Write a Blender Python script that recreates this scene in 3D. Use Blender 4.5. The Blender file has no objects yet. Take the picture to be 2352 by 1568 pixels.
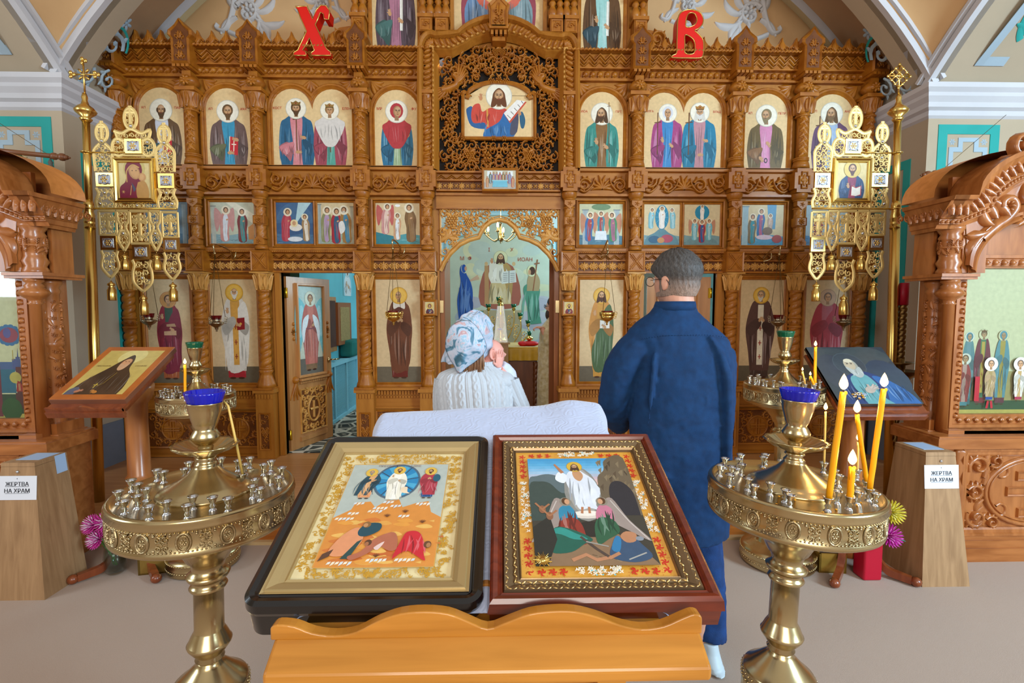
import bpy, math, random
from mathutils import Vector, Matrix
PI=math.pi; S=bpy.context.scene; COL=S.collection
# ---------- camera, world, lights, exposure ----------
FPX=1130.0; H=1.62; PITCH=math.atan(79/FPX); YAW=math.atan(26/FPX)
cd=bpy.data.cameras.new('camera'); cam=bpy.data.objects.new('camera',cd); COL.objects.link(cam)
cd.sensor_width=36; cd.lens=FPX/2352*36; cd.clip_start=.05; cd.clip_end=100
cam.location=(0,0,H); cam.rotation_euler=(PI/2-PITCH,0,-YAW); S.camera=cam
S.view_settings.view_transform='Standard'; S.view_settings.look='None'; S.view_settings.gamma=1
S.view_settings.use_curve_mapping=False; S.view_settings.exposure=0.2
try: S.cycles.max_bounces=6; S.cycles.diffuse_bounces=3; S.cycles.glossy_bounces=4; S.cycles.transmission_bounces=6; S.cycles.caustics_reflective=False; S.cycles.caustics_refractive=False; S.cycles.sample_clamp_indirect=4
except Exception: pass
wd=bpy.data.worlds.new('world'); S.world=wd; wd.use_nodes=True
bg=wd.node_tree.nodes['Background']; bg.inputs[0].default_value=(1.0,.93,.85,1); bg.inputs[1].default_value=.5
def area(name,loc,tgt,sx,sy,e,col):
    l=bpy.data.lights.new(name,'AREA'); l.shape='RECTANGLE'; l.size=sx; l.size_y=sy; l.energy=e; l.color=col
    o=bpy.data.objects.new(name,l); COL.objects.link(o); o.location=loc
    o.rotation_euler=(Vector(tgt)-Vector(loc)).to_track_quat('-Z','Y').to_euler(); return o
area('window_light_right',(5.5,-1.3,2.9),(1.8,2.8,1.2),1.7,2.4,470,(.55,.80,1))
area('window_light_left',(-5.7,.3,2.9),(0,3.0,1.2),1.3,2.4,80,(.72,.87,1))
area('window_light_back',(0.3,-4.5,3.4),(0,4,1.6),3.2,2.4,190,(1,.93,.84))
area('altar_window_light',(1.9,6.9,2.6),(-1.5,6.8,1.2),1.0,1.6,60,(.55,.85,1))
area('altar_window_light',(-1.2,5.4,4.2),(0,8,1.8),1.6,.8,38,(.95,.97,1))
# ---------- pixel <-> place ----------
_F=Vector((math.sin(YAW)*math.cos(PITCH),math.cos(YAW)*math.cos(PITCH),-math.sin(PITCH)))
_R=Vector((math.cos(YAW),-math.sin(YAW),0)); _U=_R.cross(_F)
def ray(px,py): return (_F*FPX+_R*(px-1176)-_U*(py-784)).normalized()
def W(px,py,Y):
    d=ray(px,py); t=Y/d.y; return Vector((d.x*t,Y,H+d.z*t))
def Fz(px,py,z=0):
    d=ray(px,py); t=(z-H)/d.z; return Vector((d.x*t,d.y*t,z))
def WX(px,py,X):
    d=ray(px,py); t=X/d.x; return Vector((X,d.y*t,H+d.z*t))
# ---------- colours and materials ----------
def lin(c):
    if isinstance(c,str):
        c=c.lstrip('#'); c=[int(c[i:i+2],16)/255 for i in (0,2,4)]
    return tuple((x/12.92 if x<=.04045 else ((x+.055)/1.055)**2.4) for x in c[:3])
MAT={}
def mat(name,col,rough=.5,metal=0,var=0,scale=8,bump=0,bscale=60,coat=0,stretch=None,col2=None,emit=None,es=1,trans=0,ior=1.45,sheen=0,attr=False,spec=.5,thin=None):
    if name in MAT: return MAT[name]
    m=bpy.data.materials.new(name); m.use_nodes=True; nt=m.node_tree; N=nt.nodes; L=nt.links
    b=N['Principled BSDF']; b.inputs['Roughness'].default_value=rough; b.inputs['Metallic'].default_value=metal
    b.inputs['Specular IOR Level'].default_value=spec; b.inputs['IOR'].default_value=ior
    if coat: b.inputs['Coat Weight'].default_value=coat; b.inputs['Coat Roughness'].default_value=.12
    if trans: b.inputs['Transmission Weight'].default_value=trans
    if sheen: b.inputs['Sheen Weight'].default_value=sheen; b.inputs['Sheen Roughness'].default_value=.5
    c=lin(col)+(1,); b.inputs['Base Color'].default_value=c
    tc=N.new('ShaderNodeTexCoord'); mp=N.new('ShaderNodeMapping'); L.new(tc.outputs['Object'],mp.inputs[0])
    if stretch: mp.inputs['Scale'].default_value=stretch
    src=None
    if attr:
        a=N.new('ShaderNodeAttribute'); a.attribute_name='Col'; src=a.outputs['Color']
    if var or col2:
        n=N.new('ShaderNodeTexNoise'); n.inputs['Scale'].default_value=scale; n.inputs['Detail'].default_value=5; L.new(mp.outputs[0],n.inputs[0])
        if stretch: n.inputs['Distortion'].default_value=.6
        r=N.new('ShaderNodeMapRange'); r.inputs['From Min'].default_value=.3; r.inputs['From Max'].default_value=.7; L.new(n.outputs['Fac'],r.inputs[0])
        mx=N.new('ShaderNodeMix'); mx.data_type='RGBA'; L.new(r.outputs[0],mx.inputs[0])
        if attr:
            mx.blend_type='MULTIPLY'; r.inputs['To Min'].default_value=0; r.inputs['To Max'].default_value=1
            L.new(src,mx.inputs[6]); mx.inputs[7].default_value=(1-var,1-var,1-var,1)
        else:
            mx.inputs[6].default_value=c
            mx.inputs[7].default_value=(lin(col2)+(1,)) if col2 else tuple(x*(1-var) for x in c[:3])+(1,)
        src=mx.outputs[2]
    if src: L.new(src,b.inputs['Base Color'])
    if bump:
        n2=N.new('ShaderNodeTexNoise'); n2.inputs['Scale'].default_value=bscale; n2.inputs['Detail'].default_value=3; L.new(mp.outputs[0],n2.inputs[0])
        bp=N.new('ShaderNodeBump'); bp.inputs['Strength'].default_value=bump; bp.inputs['Distance'].default_value=.004; L.new(n2.outputs['Fac'],bp.inputs['Height']); L.new(bp.outputs[0],b.inputs['Normal'])
    if emit: b.inputs['Emission Color'].default_value=lin(emit)+(1,); b.inputs['Emission Strength'].default_value=es
    MAT[name]=m; return m
WOOD=mat('carved_wood','#b3701d',.42,col2='#975513',scale=14,coat=.08,bump=.15,bscale=90)
WOODP=mat('panel_wood','#b8782a',.45,col2='#a2641c',scale=6,stretch=(3,3,.35),coat=.05,bump=.08,bscale=60)
WOODH=mat('beam_wood','#b67426',.45,col2='#a06018',scale=6,stretch=(.35,3,3),coat=.05)
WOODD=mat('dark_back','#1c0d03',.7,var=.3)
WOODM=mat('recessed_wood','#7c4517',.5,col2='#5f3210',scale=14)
WOODL=mat('pale_carving','#d8a052',.45,col2='#bd8238',scale=14,coat=.15)
KW=mat('kiosk_wood','#b5703a',.34,col2='#925222',scale=8,stretch=(2.5,2.5,.4),coat=.35)
KWH=mat('kiosk_wood_across','#b5703a',.34,col2='#925222',scale=8,stretch=(.4,2.5,2.5),coat=.35)
HONEY=mat('honey_wood','#c98430',.3,col2='#a96a1c',scale=5,stretch=(.5,6,6),coat=.4)
REDW=mat('lectern_red_wood','#8a4522',.3,col2='#6d3016',scale=7,stretch=(3,3,.4),coat=.4)
LAM=mat('laminate_oak','#b08a62',.55,col2='#94704c',scale=7,stretch=(5,5,.35))
BRASS=mat('brass','#cdb88a',.24,1,var=.12,scale=5)
BRASSE=mat('embossed_brass','#c3b088',.36,1,var=.2,scale=40,bump=.5,bscale=120)
GOLD=mat('gold','#dfba68',.26,1)
GOLDP=mat('pierced_gilt','#e2c47e',.45,.5,var=.1)
GOLDC=mat('gilt_carving','#d9a343',.35,.55,var=.15)
CHROME=mat('chrome','#d6dae2',.1,1)
SILV=mat('silver_enamel','#b9bcc6',.3,.9,bump=.6,bscale=300)
SILVER=mat('old_silver','#a89c84',.3,1)
PAINT=mat('painted_icon','#ffffff',.42,attr=True,var=.14,scale=38,spec=.4)
PAINTG=mat('painted_icon_glossy','#ffffff',.16,attr=True,var=.12,scale=30,coat=.5)
FRES=mat('fresco','#ffffff',.75,attr=True,var=.15,scale=4)
PLAST=mat('plaster_cream','#b9a78e',.85,var=.12,scale=1.6,bump=.25,bscale=25)
PLASTO=mat('plaster_ochre','#d7ae7c',.85,col2='#c79c6c',scale=1.8,bump=.25,bscale=25)
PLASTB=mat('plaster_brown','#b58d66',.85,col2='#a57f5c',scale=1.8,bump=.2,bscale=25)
PLASTW=mat('plaster_white','#cfcdd0',.8,var=.12,scale=2,bump=.2,bscale=30)
PLASTY=mat('plaster_yellow','#d6c193',.85,var=.1,scale=2)
PLASTR=mat('plaster_relief','#cfcbc9',.8,var=.15,scale=6)
TEAL=mat('teal_paint','#2ba39c',.8,var=.12,scale=3)
BLUEP=mat('pale_blue_paint','#a9bcc8',.8,var=.12,scale=3)
ABLUE=mat('altar_blue','#6fc6d4',.8,var=.2,scale=2)
CARPET=mat('carpet','#c9ae9a',.95,var=.14,scale=300,bump=.9,bscale=700,col2='#b89d89',sheen=.3)
RED=mat('red_letter','#e01208',.4,coat=.2)
WAX=mat('orange_wax','#f2a50c',.4,spec=.4,emit='#ff9a00',es=.05)
WAXP=mat('pale_wax','#e8bd62',.45)
BLACK=mat('black_lacquer','#0d0a0a',.16,coat=.6,bump=.1,bscale=20)
MAHOG=mat('mahogany','#7a2c12',.22,col2='#52190a',scale=9,stretch=(.6,5,5),coat=.6)
SKIN=mat('skin','#dfa58c',.5,var=.12,scale=30,bump=.1,bscale=300)
PAPER=mat('paper','#e3e6ee',.7,var=.05)
INK=mat('ink','#22252e',.7)
def glass(name,col,k=.9,rough=.03,dens=None):
    m=bpy.data.materials.new(name); m.use_nodes=True; nt=m.node_tree; N=nt.nodes; L=nt.links; N.remove(N['Principled BSDF'])
    t=N.new('ShaderNodeBsdfTransparent'); t.inputs[0].default_value=lin(col)+(1,); gl=N.new('ShaderNodeBsdfGlossy'); gl.inputs['Roughness'].default_value=rough
    fr=N.new('ShaderNodeLayerWeight'); fr.inputs[0].default_value=.5; mx=N.new('ShaderNodeMixShader'); pw=N.new('ShaderNodeMath'); pw.operation='POWER'; pw.inputs[1].default_value=3; ad=N.new('ShaderNodeMath'); ad.operation='MULTIPLY_ADD'; ad.inputs[1].default_value=.7; ad.inputs[2].default_value=.06; L.new(fr.outputs['Facing'],pw.inputs[0]); L.new(pw.outputs[0],ad.inputs[0]); L.new(ad.outputs[0],mx.inputs[0]); L.new(t.outputs[0],mx.inputs[1]); L.new(gl.outputs[0],mx.inputs[2])
    out=N['Material Output']
    if dens:
        d=N.new('ShaderNodeBsdfPrincipled'); d.inputs['Base Color'].default_value=lin(dens)+(1,); d.inputs['Roughness'].default_value=.08; m2=N.new('ShaderNodeMixShader'); m2.inputs[0].default_value=.55; L.new(mx.outputs[0],m2.inputs[1]); L.new(d.outputs[0],m2.inputs[2]); mx=m2
    L.new(mx.outputs[0],out.inputs['Surface']); MAT[name]=m; return m
GLASSB=glass('blue_glass','#5058f0',.3,dens='#1a22c8'); GLASSG=glass('green_glass','#3aa07c',.3,dens='#0a6e4a'); GLASSR=glass('red_glass','#a03038',.3,dens='#7a0a14'); GLASS=glass('clear_glass','#eef4f4',.35); PANE=glass('pane','#f4f8f6',.30,.02)
FLAME=mat('flame','#ffd080',.5,emit='#ffc46a',es=9)
WICK=mat('wick','#1c120c',.9)
# ---------- mesh collector ----------
class M:
    def __init__(s,mp=None): s.v=[];s.f=[];s.mi=[];s.sm=[];s.c=[];s.map=mp or (lambda u,v,h:(u,-h,v)); s.mat=0; s.lay=0; s.eps=.00004
    def raw(s,vs,fs,sm=True,c=None,m=None):
        o=len(s.v); s.v+= [tuple(p) for p in vs]
        for f in fs: s.f.append(tuple(i+o for i in f)); s.sm.append(sm); s.mi.append(s.mat if m is None else m); s.c.append(c)
    def box(s,x0,x1,y0,y1,z0,z1,m=None,T=None):
        v=[Vector((x,y,z)) for x in (x0,x1) for y in (y0,y1) for z in (z0,z1)]
        if T: v=[T@p for p in v]
        s.raw(v,[(0,1,3,2),(4,6,7,5),(0,4,5,1),(2,3,7,6),(0,2,6,4),(1,5,7,3)],False,m=m)
    def lathe(s,prof,c=(0,0,0),seg=24,T=None,tw=None,m=None,sm=True,a0=0,a1=2*PI,sq=None):
        full=abs(a1-a0-2*PI)<1e-6; n=seg if full else seg+1; vs=[]
        for k,(r,z) in enumerate(prof):
            for i in range(n):
                a=a0+(a1-a0)*i/seg; rr=r
                if tw and len(prof[k])==2: rr=tw(r,z,a)
                p=Vector((rr*math.cos(a)+c[0],rr*math.sin(a)+c[1],z+c[2])); vs.append(T@p if T else p)
        fs=[]
        for k in range(len(prof)-1):
            for i in range(seg if full else seg):
                j=(i+1)%n if full else i+1
                fs.append((k*n+i,k*n+j,(k+1)*n+j,(k+1)*n+i))
        if full:
            if prof[0][0]>1e-5: fs.append(tuple(reversed(range(n))))
            if prof[-1][0]>1e-5: fs.append(tuple((len(prof)-1)*n+i for i in range(n)))
        s.raw(vs,fs,sm,m=m)
    def tube(s,pts,r,seg=8,closed=False,m=None,flat=1):
        pts=[Vector(p) for p in pts]; n=len(pts); vs=[]; up=None
        for i,p in enumerate(pts):
            a=pts[(i-1)%n] if (closed or i>0) else p; b=pts[(i+1)%n] if (closed or i<n-1) else p
            t=(b-a).normalized() if (b-a).length>1e-9 else Vector((0,0,1))
            if up is None: up=Vector((0,0,1)) if abs(t.z)<.9 else Vector((1,0,0))
            x=t.cross(up); x=x.normalized() if x.length>1e-6 else Vector((1,0,0)); y=x.cross(t); up=y
            rr=r[i] if isinstance(r,(list,tuple)) else (r(i/(n-1)) if callable(r) else r)
            for k in range(seg):
                q=2*PI*k/seg; vs.append(p+x*math.cos(q)*rr+y*math.sin(q)*rr*flat)
        fs=[]
        for i in range(n if closed else n-1):
            j=(i+1)%n
            for k in range(seg): l=(k+1)%seg; fs.append((i*seg+k,i*seg+l,j*seg+l,j*seg+k))
        if not closed: fs.append(tuple(reversed(range(seg)))); fs.append(tuple((n-1)*seg+k for k in range(seg)))
        s.raw(vs,fs,True,m=m)
    def ball(s,c,r,seg=12,m=None,T=None):
        if not isinstance(r,(tuple,list)): r=(r,r,r)
        vs=[];fs=[]; h=seg//2+1
        for i in range(h+1):
            t=PI*i/h
            for k in range(seg):
                a=2*PI*k/seg; p=Vector((c[0]+r[0]*math.sin(t)*math.cos(a),c[1]+r[1]*math.sin(t)*math.sin(a),c[2]+r[2]*math.cos(t))); vs.append(T@p if T else p)
        for i in range(h):
            for k in range(seg): l=(k+1)%seg; fs.append((i*seg+k,(i+1)*seg+k,(i+1)*seg+l,i*seg+l))
        s.raw(vs,fs,True,m=m)
    # mapped (ornament) shapes
    def rib(s,pts,w,h,base=0,fl=False,c=None,closed=False,m=None):
        n=len(pts); vs=[]
        for i in range(n):
            a=pts[i-1] if (i or closed) else pts[i]; b=pts[(i+1)%n] if (closed or i<n-1) else pts[i]
            dx,dy=b[0]-a[0],b[1]-a[1]; l=math.hypot(dx,dy) or 1; nx,ny=-dy/l,dx/l
            t=i/(n-1) if n>1 else 0
            ww=w(t) if callable(w) else w; hh=h(t) if callable(h) else h
            prof=((-1,0),(-.62,.72),(0,1),(.62,.72),(1,0)) if not fl else ((-1,0),(1,0))
            for (k,q) in prof: vs.append(s.map(pts[i][0]+nx*ww*k,pts[i][1]+ny*ww*k,base+hh*q))
        q=5 if not fl else 2; fs=[]
        for i in range(n if closed else n-1):
            j=(i+1)%n
            for k in range(q-1): fs.append((i*q+k,i*q+k+1,j*q+k+1,j*q+k))
        s.raw(vs,fs,True,c=c,m=m)
    def bump(s,u,v,ru,rv,h,base=0,seg=10,rings=3,m=None,c=None,ang=0):
        vs=[s.map(u,v,base+h)];fs=[]; ca,sa=math.cos(ang),math.sin(ang)
        for i in range(1,rings+1):
            t=PI/2*i/rings
            for k in range(seg):
                a=2*PI*k/seg; x=ru*math.sin(t)*math.cos(a); y=rv*math.sin(t)*math.sin(a)
                vs.append(s.map(u+x*ca-y*sa,v+x*sa+y*ca,base+h*math.cos(t)))
        for k in range(seg): fs.append((0,1+k,1+(k+1)%seg))
        for i in range(rings-1):
            for k in range(seg): l=(k+1)%seg; fs.append((1+i*seg+k,1+(i+1)*seg+k,1+(i+1)*seg+l,1+i*seg+l))
        s.raw(vs,fs,True,c=c,m=m)
    def plate(s,pts,h0,h1,m=None,c=None):
        n=len(pts); vs=[s.map(p[0],p[1],h1) for p in pts]+[s.map(p[0],p[1],h0) for p in pts]
        s.raw(vs,[tuple(range(n))]+[(i,n+i,n+(i+1)%n,(i+1)%n) for i in range(n)],False,c=c,m=m)
    def ubox(s,u0,u1,v0,v1,h0,h1,m=None,ins=0,c=None):
        a=[(u0,v0),(u1,v0),(u1,v1),(u0,v1)]; b=[(u0+ins,v0+ins),(u1-ins,v0+ins),(u1-ins,v1-ins),(u0+ins,v1-ins)]
        vs=[s.map(p[0],p[1],h0) for p in a]+[s.map(p[0],p[1],h1) for p in b]
        s.raw(vs,[(4,5,6,7)]+[(i,(i+1)%4,4+(i+1)%4,4+i) for i in range(4)],False,m=m,c=c)
    def strip(s,A,B,hA,hB,closed=False,m=None,sm=True,c=None):
        n=len(A); vs=[s.map(p[0],p[1],hA) for p in A]+[s.map(p[0],p[1],hB) for p in B]
        s.raw(vs,[(i,(i+1)%n,n+(i+1)%n,n+i) for i in range(n if closed else n-1)],sm,m=m,c=c)
    # painter
    def poly(s,pts,c,dl=1):
        s.lay+=dl; h=s.lay*s.eps
        s.raw([s.map(p[0],p[1],h) for p in pts],[tuple(range(len(pts)))],False,c=lin(c))
    def ell(s,u,v,a,b,c,ang=0,n=16,a0=0,a1=2*PI):
        ca,sa=math.cos(ang),math.sin(ang); P=[]
        for i in range(n):
            t=a0+(a1-a0)*i/(n if abs(a1-a0-2*PI)<1e-6 else n-1); x,y=a*math.cos(t),b*math.sin(t); P.append((u+x*ca-y*sa,v+x*sa+y*ca))
        s.poly(P,c)
    def line(s,pts,w,c):
        s.lay+=1; ws=w if callable(w) else (lambda t:w)
        s.rib(pts,ws,0,base=s.lay*s.eps,fl=True,c=lin(c))
    def build(s,name,mats,parent=None,world=True,loc=None,smooth_all=None):
        me=bpy.data.meshes.new(name)
        off=Vector((0,0,0))
        if parent is not None and world: off=PW.get(parent.name,Vector((0,0,0)))
        if loc is not None: off=Vector(loc)
        me.from_pydata([(p[0]-off.x,p[1]-off.y,p[2]-off.z) for p in s.v],[],s.f)
        if not isinstance(mats,(list,tuple)): mats=[mats]
        for m in mats: me.materials.append(m)
        me.polygons.foreach_set('material_index',s.mi); me.polygons.foreach_set('use_smooth',s.sm)
        if any(c is not None for c in s.c):
            ca=me.color_attributes.new('Col','FLOAT_COLOR','CORNER'); d=[]
            for f,c in zip(s.f,s.c):
                c=c or (1,1,1); d+= [c[0],c[1],c[2],1]*len(f)
            ca.data.foreach_set('color',d)
        me.update(); me.validate()
        o=bpy.data.objects.new(name,me); COL.objects.link(o)
        if parent is not None:
            o.parent=parent
            if loc is not None: o.location=Vector(loc)-PW.get(parent.name,Vector((0,0,0)))
        elif loc is not None: o.location=loc
        PW[o.name]=Vector(off) if (parent is None or loc is not None) else PW.get(parent.name,Vector((0,0,0)))
        return o
PW={}
def thing(name,label,cat,loc=(0,0,0),group=None,rz=0,rx=0,ry=0):
    o=bpy.data.objects.new(name,None); COL.objects.link(o); o.location=loc; o.rotation_euler=(rx,ry,rz); o.empty_display_size=.1
    o['label']=label; o['category']=cat
    if group: o['group']=group
    PW[o.name]=Vector(loc); return o
def tag(o,label,cat,group=None):
    o['label']=label; o['category']=cat
    if group: o['group']=group
    return o
def struct(o): o['kind']='structure'; return o
def dup(o,parent=None,loc=None,label=None,group=None,**k):
    c=o.copy(); COL.objects.link(c)
    if parent is not None: c.parent=parent
    if loc is not None: c.location=loc
    if label: c['label']=label
    if group: c['group']=group
    for ch in list(o.children): dup(ch,c)
    return c
def mod(o,t,**k):
    m=o.modifiers.new(t.lower(),t)
    for a,b in k.items(): setattr(m,a,b)
    return m
def autosharp(o,ang=35):
    pass
def cr(pts,n=6,closed=False):
    o=[]; N=len(pts); D=len(pts[0])
    for i in range(N if closed else N-1):
        g=(lambda j: pts[j%N]) if closed else (lambda j: pts[max(0,min(N-1,j))])
        p0,p1,p2,p3=g(i-1),g(i),g(i+1),g(i+2)
        for k in range(n):
            t=k/n; o.append(tuple(.5*((2*p1[d])+(p2[d]-p0[d])*t+(2*p0[d]-5*p1[d]+4*p2[d]-p3[d])*t*t+(3*p1[d]-p0[d]-3*p2[d]+p3[d])*t**3) for d in range(D)))
    if not closed: o.append(tuple(pts[-1]))
    return o
def arc(cx,cy,r,a0,a1,n=12,ry=None):
    ry=r if ry is None else ry
    return [(cx+r*math.cos(math.radians(a0+(a1-a0)*i/n)),cy+ry*math.sin(math.radians(a0+(a1-a0)*i/n))) for i in range(n+1)]
# ---------- carving ornaments ----------
def spiral(u,v,r,turns,a0,d,n=14,k=.22):
    return [(u+r*(1-(1-k)*i/n)*math.cos(a0+d*2*PI*turns*i/n),v+r*(1-(1-k)*i/n)*math.sin(a0+d*2*PI*turns*i/n)) for i in range(n+1)]
def leaf(g,u,v,a,L,w,h,curl=.6,base=0,n=6):
    P=[];x,y=u,v
    for i in range(n+1):
        P.append((x,y)); x+=L/n*math.cos(a+curl*i/n*1.5); y+=L/n*math.sin(a+curl*i/n*1.5)
    g.rib(P,lambda t:w*max(.05,math.sin(PI*min(1,(t*.85+.12)))),lambda t:h*(1-.5*t),base)
def scroll(g,u,v,r,a0,d,h,base=0,w=.16,leaves=4,turns=1.15):
    P=spiral(u,v,r,turns,a0,d); g.rib(P,lambda t:r*w*(1-.45*t),h,base); e=P[-1]
    g.bump(e[0],e[1],r*.2,r*.2,h*1.25,base,6,2)
    for i in range(leaves):
        k=1+int(i*8/max(1,leaves)); p=P[k]; q=P[k+1]; a=math.atan2(q[1]-p[1],q[0]-p[0])
        leaf(g,p[0],p[1],a-d*.75,r*.62,r*.17,h*.9,-d*.7,base,5)
    a=a0+d*PI*.9
def flower(g,u,v,r,h,n=6,base=0,a0=0):
    for i in range(n):
        a=a0+2*PI*i/n; g.bump(u+.6*r*math.cos(a),v+.6*r*math.sin(a),r*.42,r*.24,h*.8,base,6,2,ang=a)
    g.bump(u,v,r*.25,r*.25,h*1.2,base,6,2)
def grapes(g,u,v,r,h,base=0):
    for j,nn in enumerate((4,5,4,3,2,1)):
        for i in range(nn): g.bump(u+(i-(nn-1)/2)*r*.42,v+r*.8-j*r*.36,r*.23,r*.23,h,base,7,2)
    leaf(g,u-r*.2,v+r*.9,PI*.75,r*1.1,r*.35,h*.8,.5,base); leaf(g,u+r*.2,v+r*.9,PI*.25,r*1.1,r*.35,h*.8,-.5,base)
def fill(g,inside,u0,u1,v0,v1,st,h,base=0,seed=1,mir=None,w=.16,leaves=4):
    rnd=random.Random(seed); j=0; v=v0+st*.5; G=[g.map]
    while v<v1:
        u=u0+st*(.5 if j%2 else 1.0)*1.0; i=0
        while u<u1:
            if inside(u,v):
                for sgn in ((1,-1) if mir is not None else (1,)):
                    om=g.map
                    if sgn<0: g.map=(lambda om_:(lambda a,b,c:om_(2*mir-a,b,c)))(om)
                    rs=random.Random(seed*1000+i*37+j)
                    dd=1 if (i+j)%2 else -1
                    scroll(g,u,v,st*.47,rs.choice((0,PI/2,PI,-PI/2))+.3,dd,h*rs.uniform(.8,1.1),base,w,leaves)
                    leaf(g,u+st*.3,v-st*.45,rs.uniform(0,6.28),st*.5,st*.1,h*.9,.6,base,5)
                    g.map=om
            u+=st; i+=1
        v+=st*.92; j+=1
def zig(g,u0,u1,v0,v1,n,w,h,base=0):
    P=[(u0+(u1-u0)*i/(2*n),v0 if i%2==0 else v1) for i in range(2*n+1)]; g.rib(P,w,h,base)
def rope(g,u0,u1,v,r,h,n,base=0):
    for i in range(n):
        u=u0+(u1-u0)*(i+.5)/n; g.bump(u,v,(u1-u0)/n*.62,r,h,base,6,2,ang=.6)
def dent(g,u0,u1,v0,v1,n,h,base=0):
    for i in range(n):
        a=u0+(u1-u0)*(i+.18)/n; b=u0+(u1-u0)*(i+.82)/n; g.ubox(a,b,v0,v1,base,base+h)
_tc={}
def textmesh(t):
    if t in _tc: return _tc[t]
    c=bpy.data.curves.new('t','FONT'); c.body=t; c.size=1; c.align_x='CENTER'; c.resolution_u=3
    o=bpy.data.objects.new('t',c); COL.objects.link(o); bpy.context.view_layer.update()
    me=bpy.data.meshes.new_from_object(o.evaluated_get(bpy.context.evaluated_depsgraph_get()))
    r=([tuple(v.co) for v in me.vertices],[tuple(p.vertices) for p in me.polygons])
    bpy.data.objects.remove(o); bpy.data.curves.remove(c); bpy.data.meshes.remove(me); _tc[t]=r; return r
def text(g,t,u,v,size,h,c=None,m=None,sx=1):
    vs,fs=textmesh(t); g.raw([g.map(u+p[0]*size*sx,v+p[1]*size,h) for p in vs],fs,False,c=(lin(c) if c else None),m=m)
# ================= room =================
D=4.886; SOL=.15
g=M(); g.raw([(-6.2,-5,0),(6.2,-5,0),(6.2,3.34,0),(-6.2,3.34,0)],[(0,1,2,3)],False); g.box(-6.2,6.2,-5,3.34,-.1,-.01); struct(g.build('floor',CARPET))
g=M(); g.box(-6.2,6.2,3.35,9,0,SOL-.002); struct(g.build('floor_raised_platform',mat('platform_wood','#c8905a',.4,col2='#b57c48',scale=5,stretch=(.4,6,6),coat=.2)))
g=M(); g.box(-6.2,6.2,3.325,3.35,0,SOL); g.box(-6.2,6.2,3.30,3.35,SOL-.025,SOL+.004)
struct(g.build('trim_1',mat('riser_wood','#b8702e',.4,col2='#a05a20',scale=5,stretch=(.4,6,6))))
g=M(); g.box(-6.2,6.2,3.29,3.325,0,.022); struct(g.build('trim_2',mat('pale_trim','#cfae7c',.6,var=.1)))
XL,XR,YP,YB=-3.63,3.69,4.28,5.25
zc0,zc1=3.24,3.50      # cornice bottom / top
def pier(sx,nm):
    X=XL if sx<0 else XR
    g=M()
    x0,x1=sorted((X,sx*6.2)); g.box(x0,x1,YP,9.1,0,5.4)
    o=g.build('wall_'+nm,PLAST); struct(o)
    g=M(); x0,x1=sorted((sx*6.0,sx*6.2))
    for z0,z1,y0,y1 in ((0,1.7,-5,YP),(1.7,4.1,-5,-.4),(1.7,4.1,2.1,YP),(4.1,7.5,-5,YP)): g.box(x0,x1,y0,y1,z0,z1)
    struct(g.build('wall_'+nm+'_side',PLAST))
    # cornice
    g=M(); prof=[(0,0),(.02,.02),(.02,.06),(.05,.08),(.05,.12),(.08,.16),(.08,.19),(.11,.22),(.11,.26),(0,.27)]
    def prof_run(A,B,n0,n1):
        vs=[];k=len(prof)
        for (P,nn) in ((A,n0),(B,n1)):
            for (d,z) in prof: vs.append((P[0]+nn[0]*d,P[1]+nn[1]*d,zc0+z))
        g.raw(vs,[(i,i+1,k+i+1,k+i) for i in range(k-1)],False)
    prof_run((sx*6.1,YP),(X,YP),(0,-1),(-sx,-1)); prof_run((X,YP),(X,YB),(-sx,-1),(-sx,0))
    struct(g.build('trim_%d'%(3 if sx<0 else 4),PLASTW))
    # painted panels : teal band outside, pale blue stepped band inside
    g=M()
    e=lambda x:X+sx*x
    def band(u,v0,v1,w,m,f):
        g.mat=m
        for a,b,c,d in ((u[0],u[0]+w,v0,v1),(u[1]-w,u[1],v0,v1),(u[0]+w,u[1]-w,v1-w,v1),(u[0]+w,u[1]-w,v0,v0+w)): f(a,b,c,d)
    def ff(a,b,c,d): x0,x1=sorted((e(a),e(b))); g.box(x0,x1,YP-.006,YP,c,d)
    band((.09,.63),.7,3.19,.08,0,ff)
    g.mat=1
    for a,b,c,d in ((.19,.23,.9,3.0),(.23,.31,2.96,3.0),(.27,.31,3.0,3.08),(.31,.41,3.045,3.08),(.41,.45,3.0,3.08),(.41,.49,2.96,3.0),(.49,.53,.9,3.0)): ff(a,b,c,d)
    for q in (.22,.50):
        g.map=lambda u,v,h:(e(u),YP-h,v)
        flower(g,q,3.045,.03,.006,6)
    def fs(a,b,c,d): x0,x1=sorted((X,X-sx*.006)); g.box(x0,x1,a,b,c,d)
    band((YP+.16,YP+.56),.75,2.95,.075,0,fs)
    struct(g.build('trim_%d'%(5 if sx<0 else 6),[TEAL,BLUEP]))
    g=M(); x0,x1=sorted((X-sx*.008,sx*6.1)); g.box(x0,x1,YP-.008,YP,0,.55); x0,x1=sorted((X-sx*.008,X)); g.box(x0,x1,YP-.008,YB,0,.55)
    struct(g.build('baseboard_'+nm,mat('grey_dado','#747a86',.8,var=.1)))
pier(-1,'left'); pier(1,'right')
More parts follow.
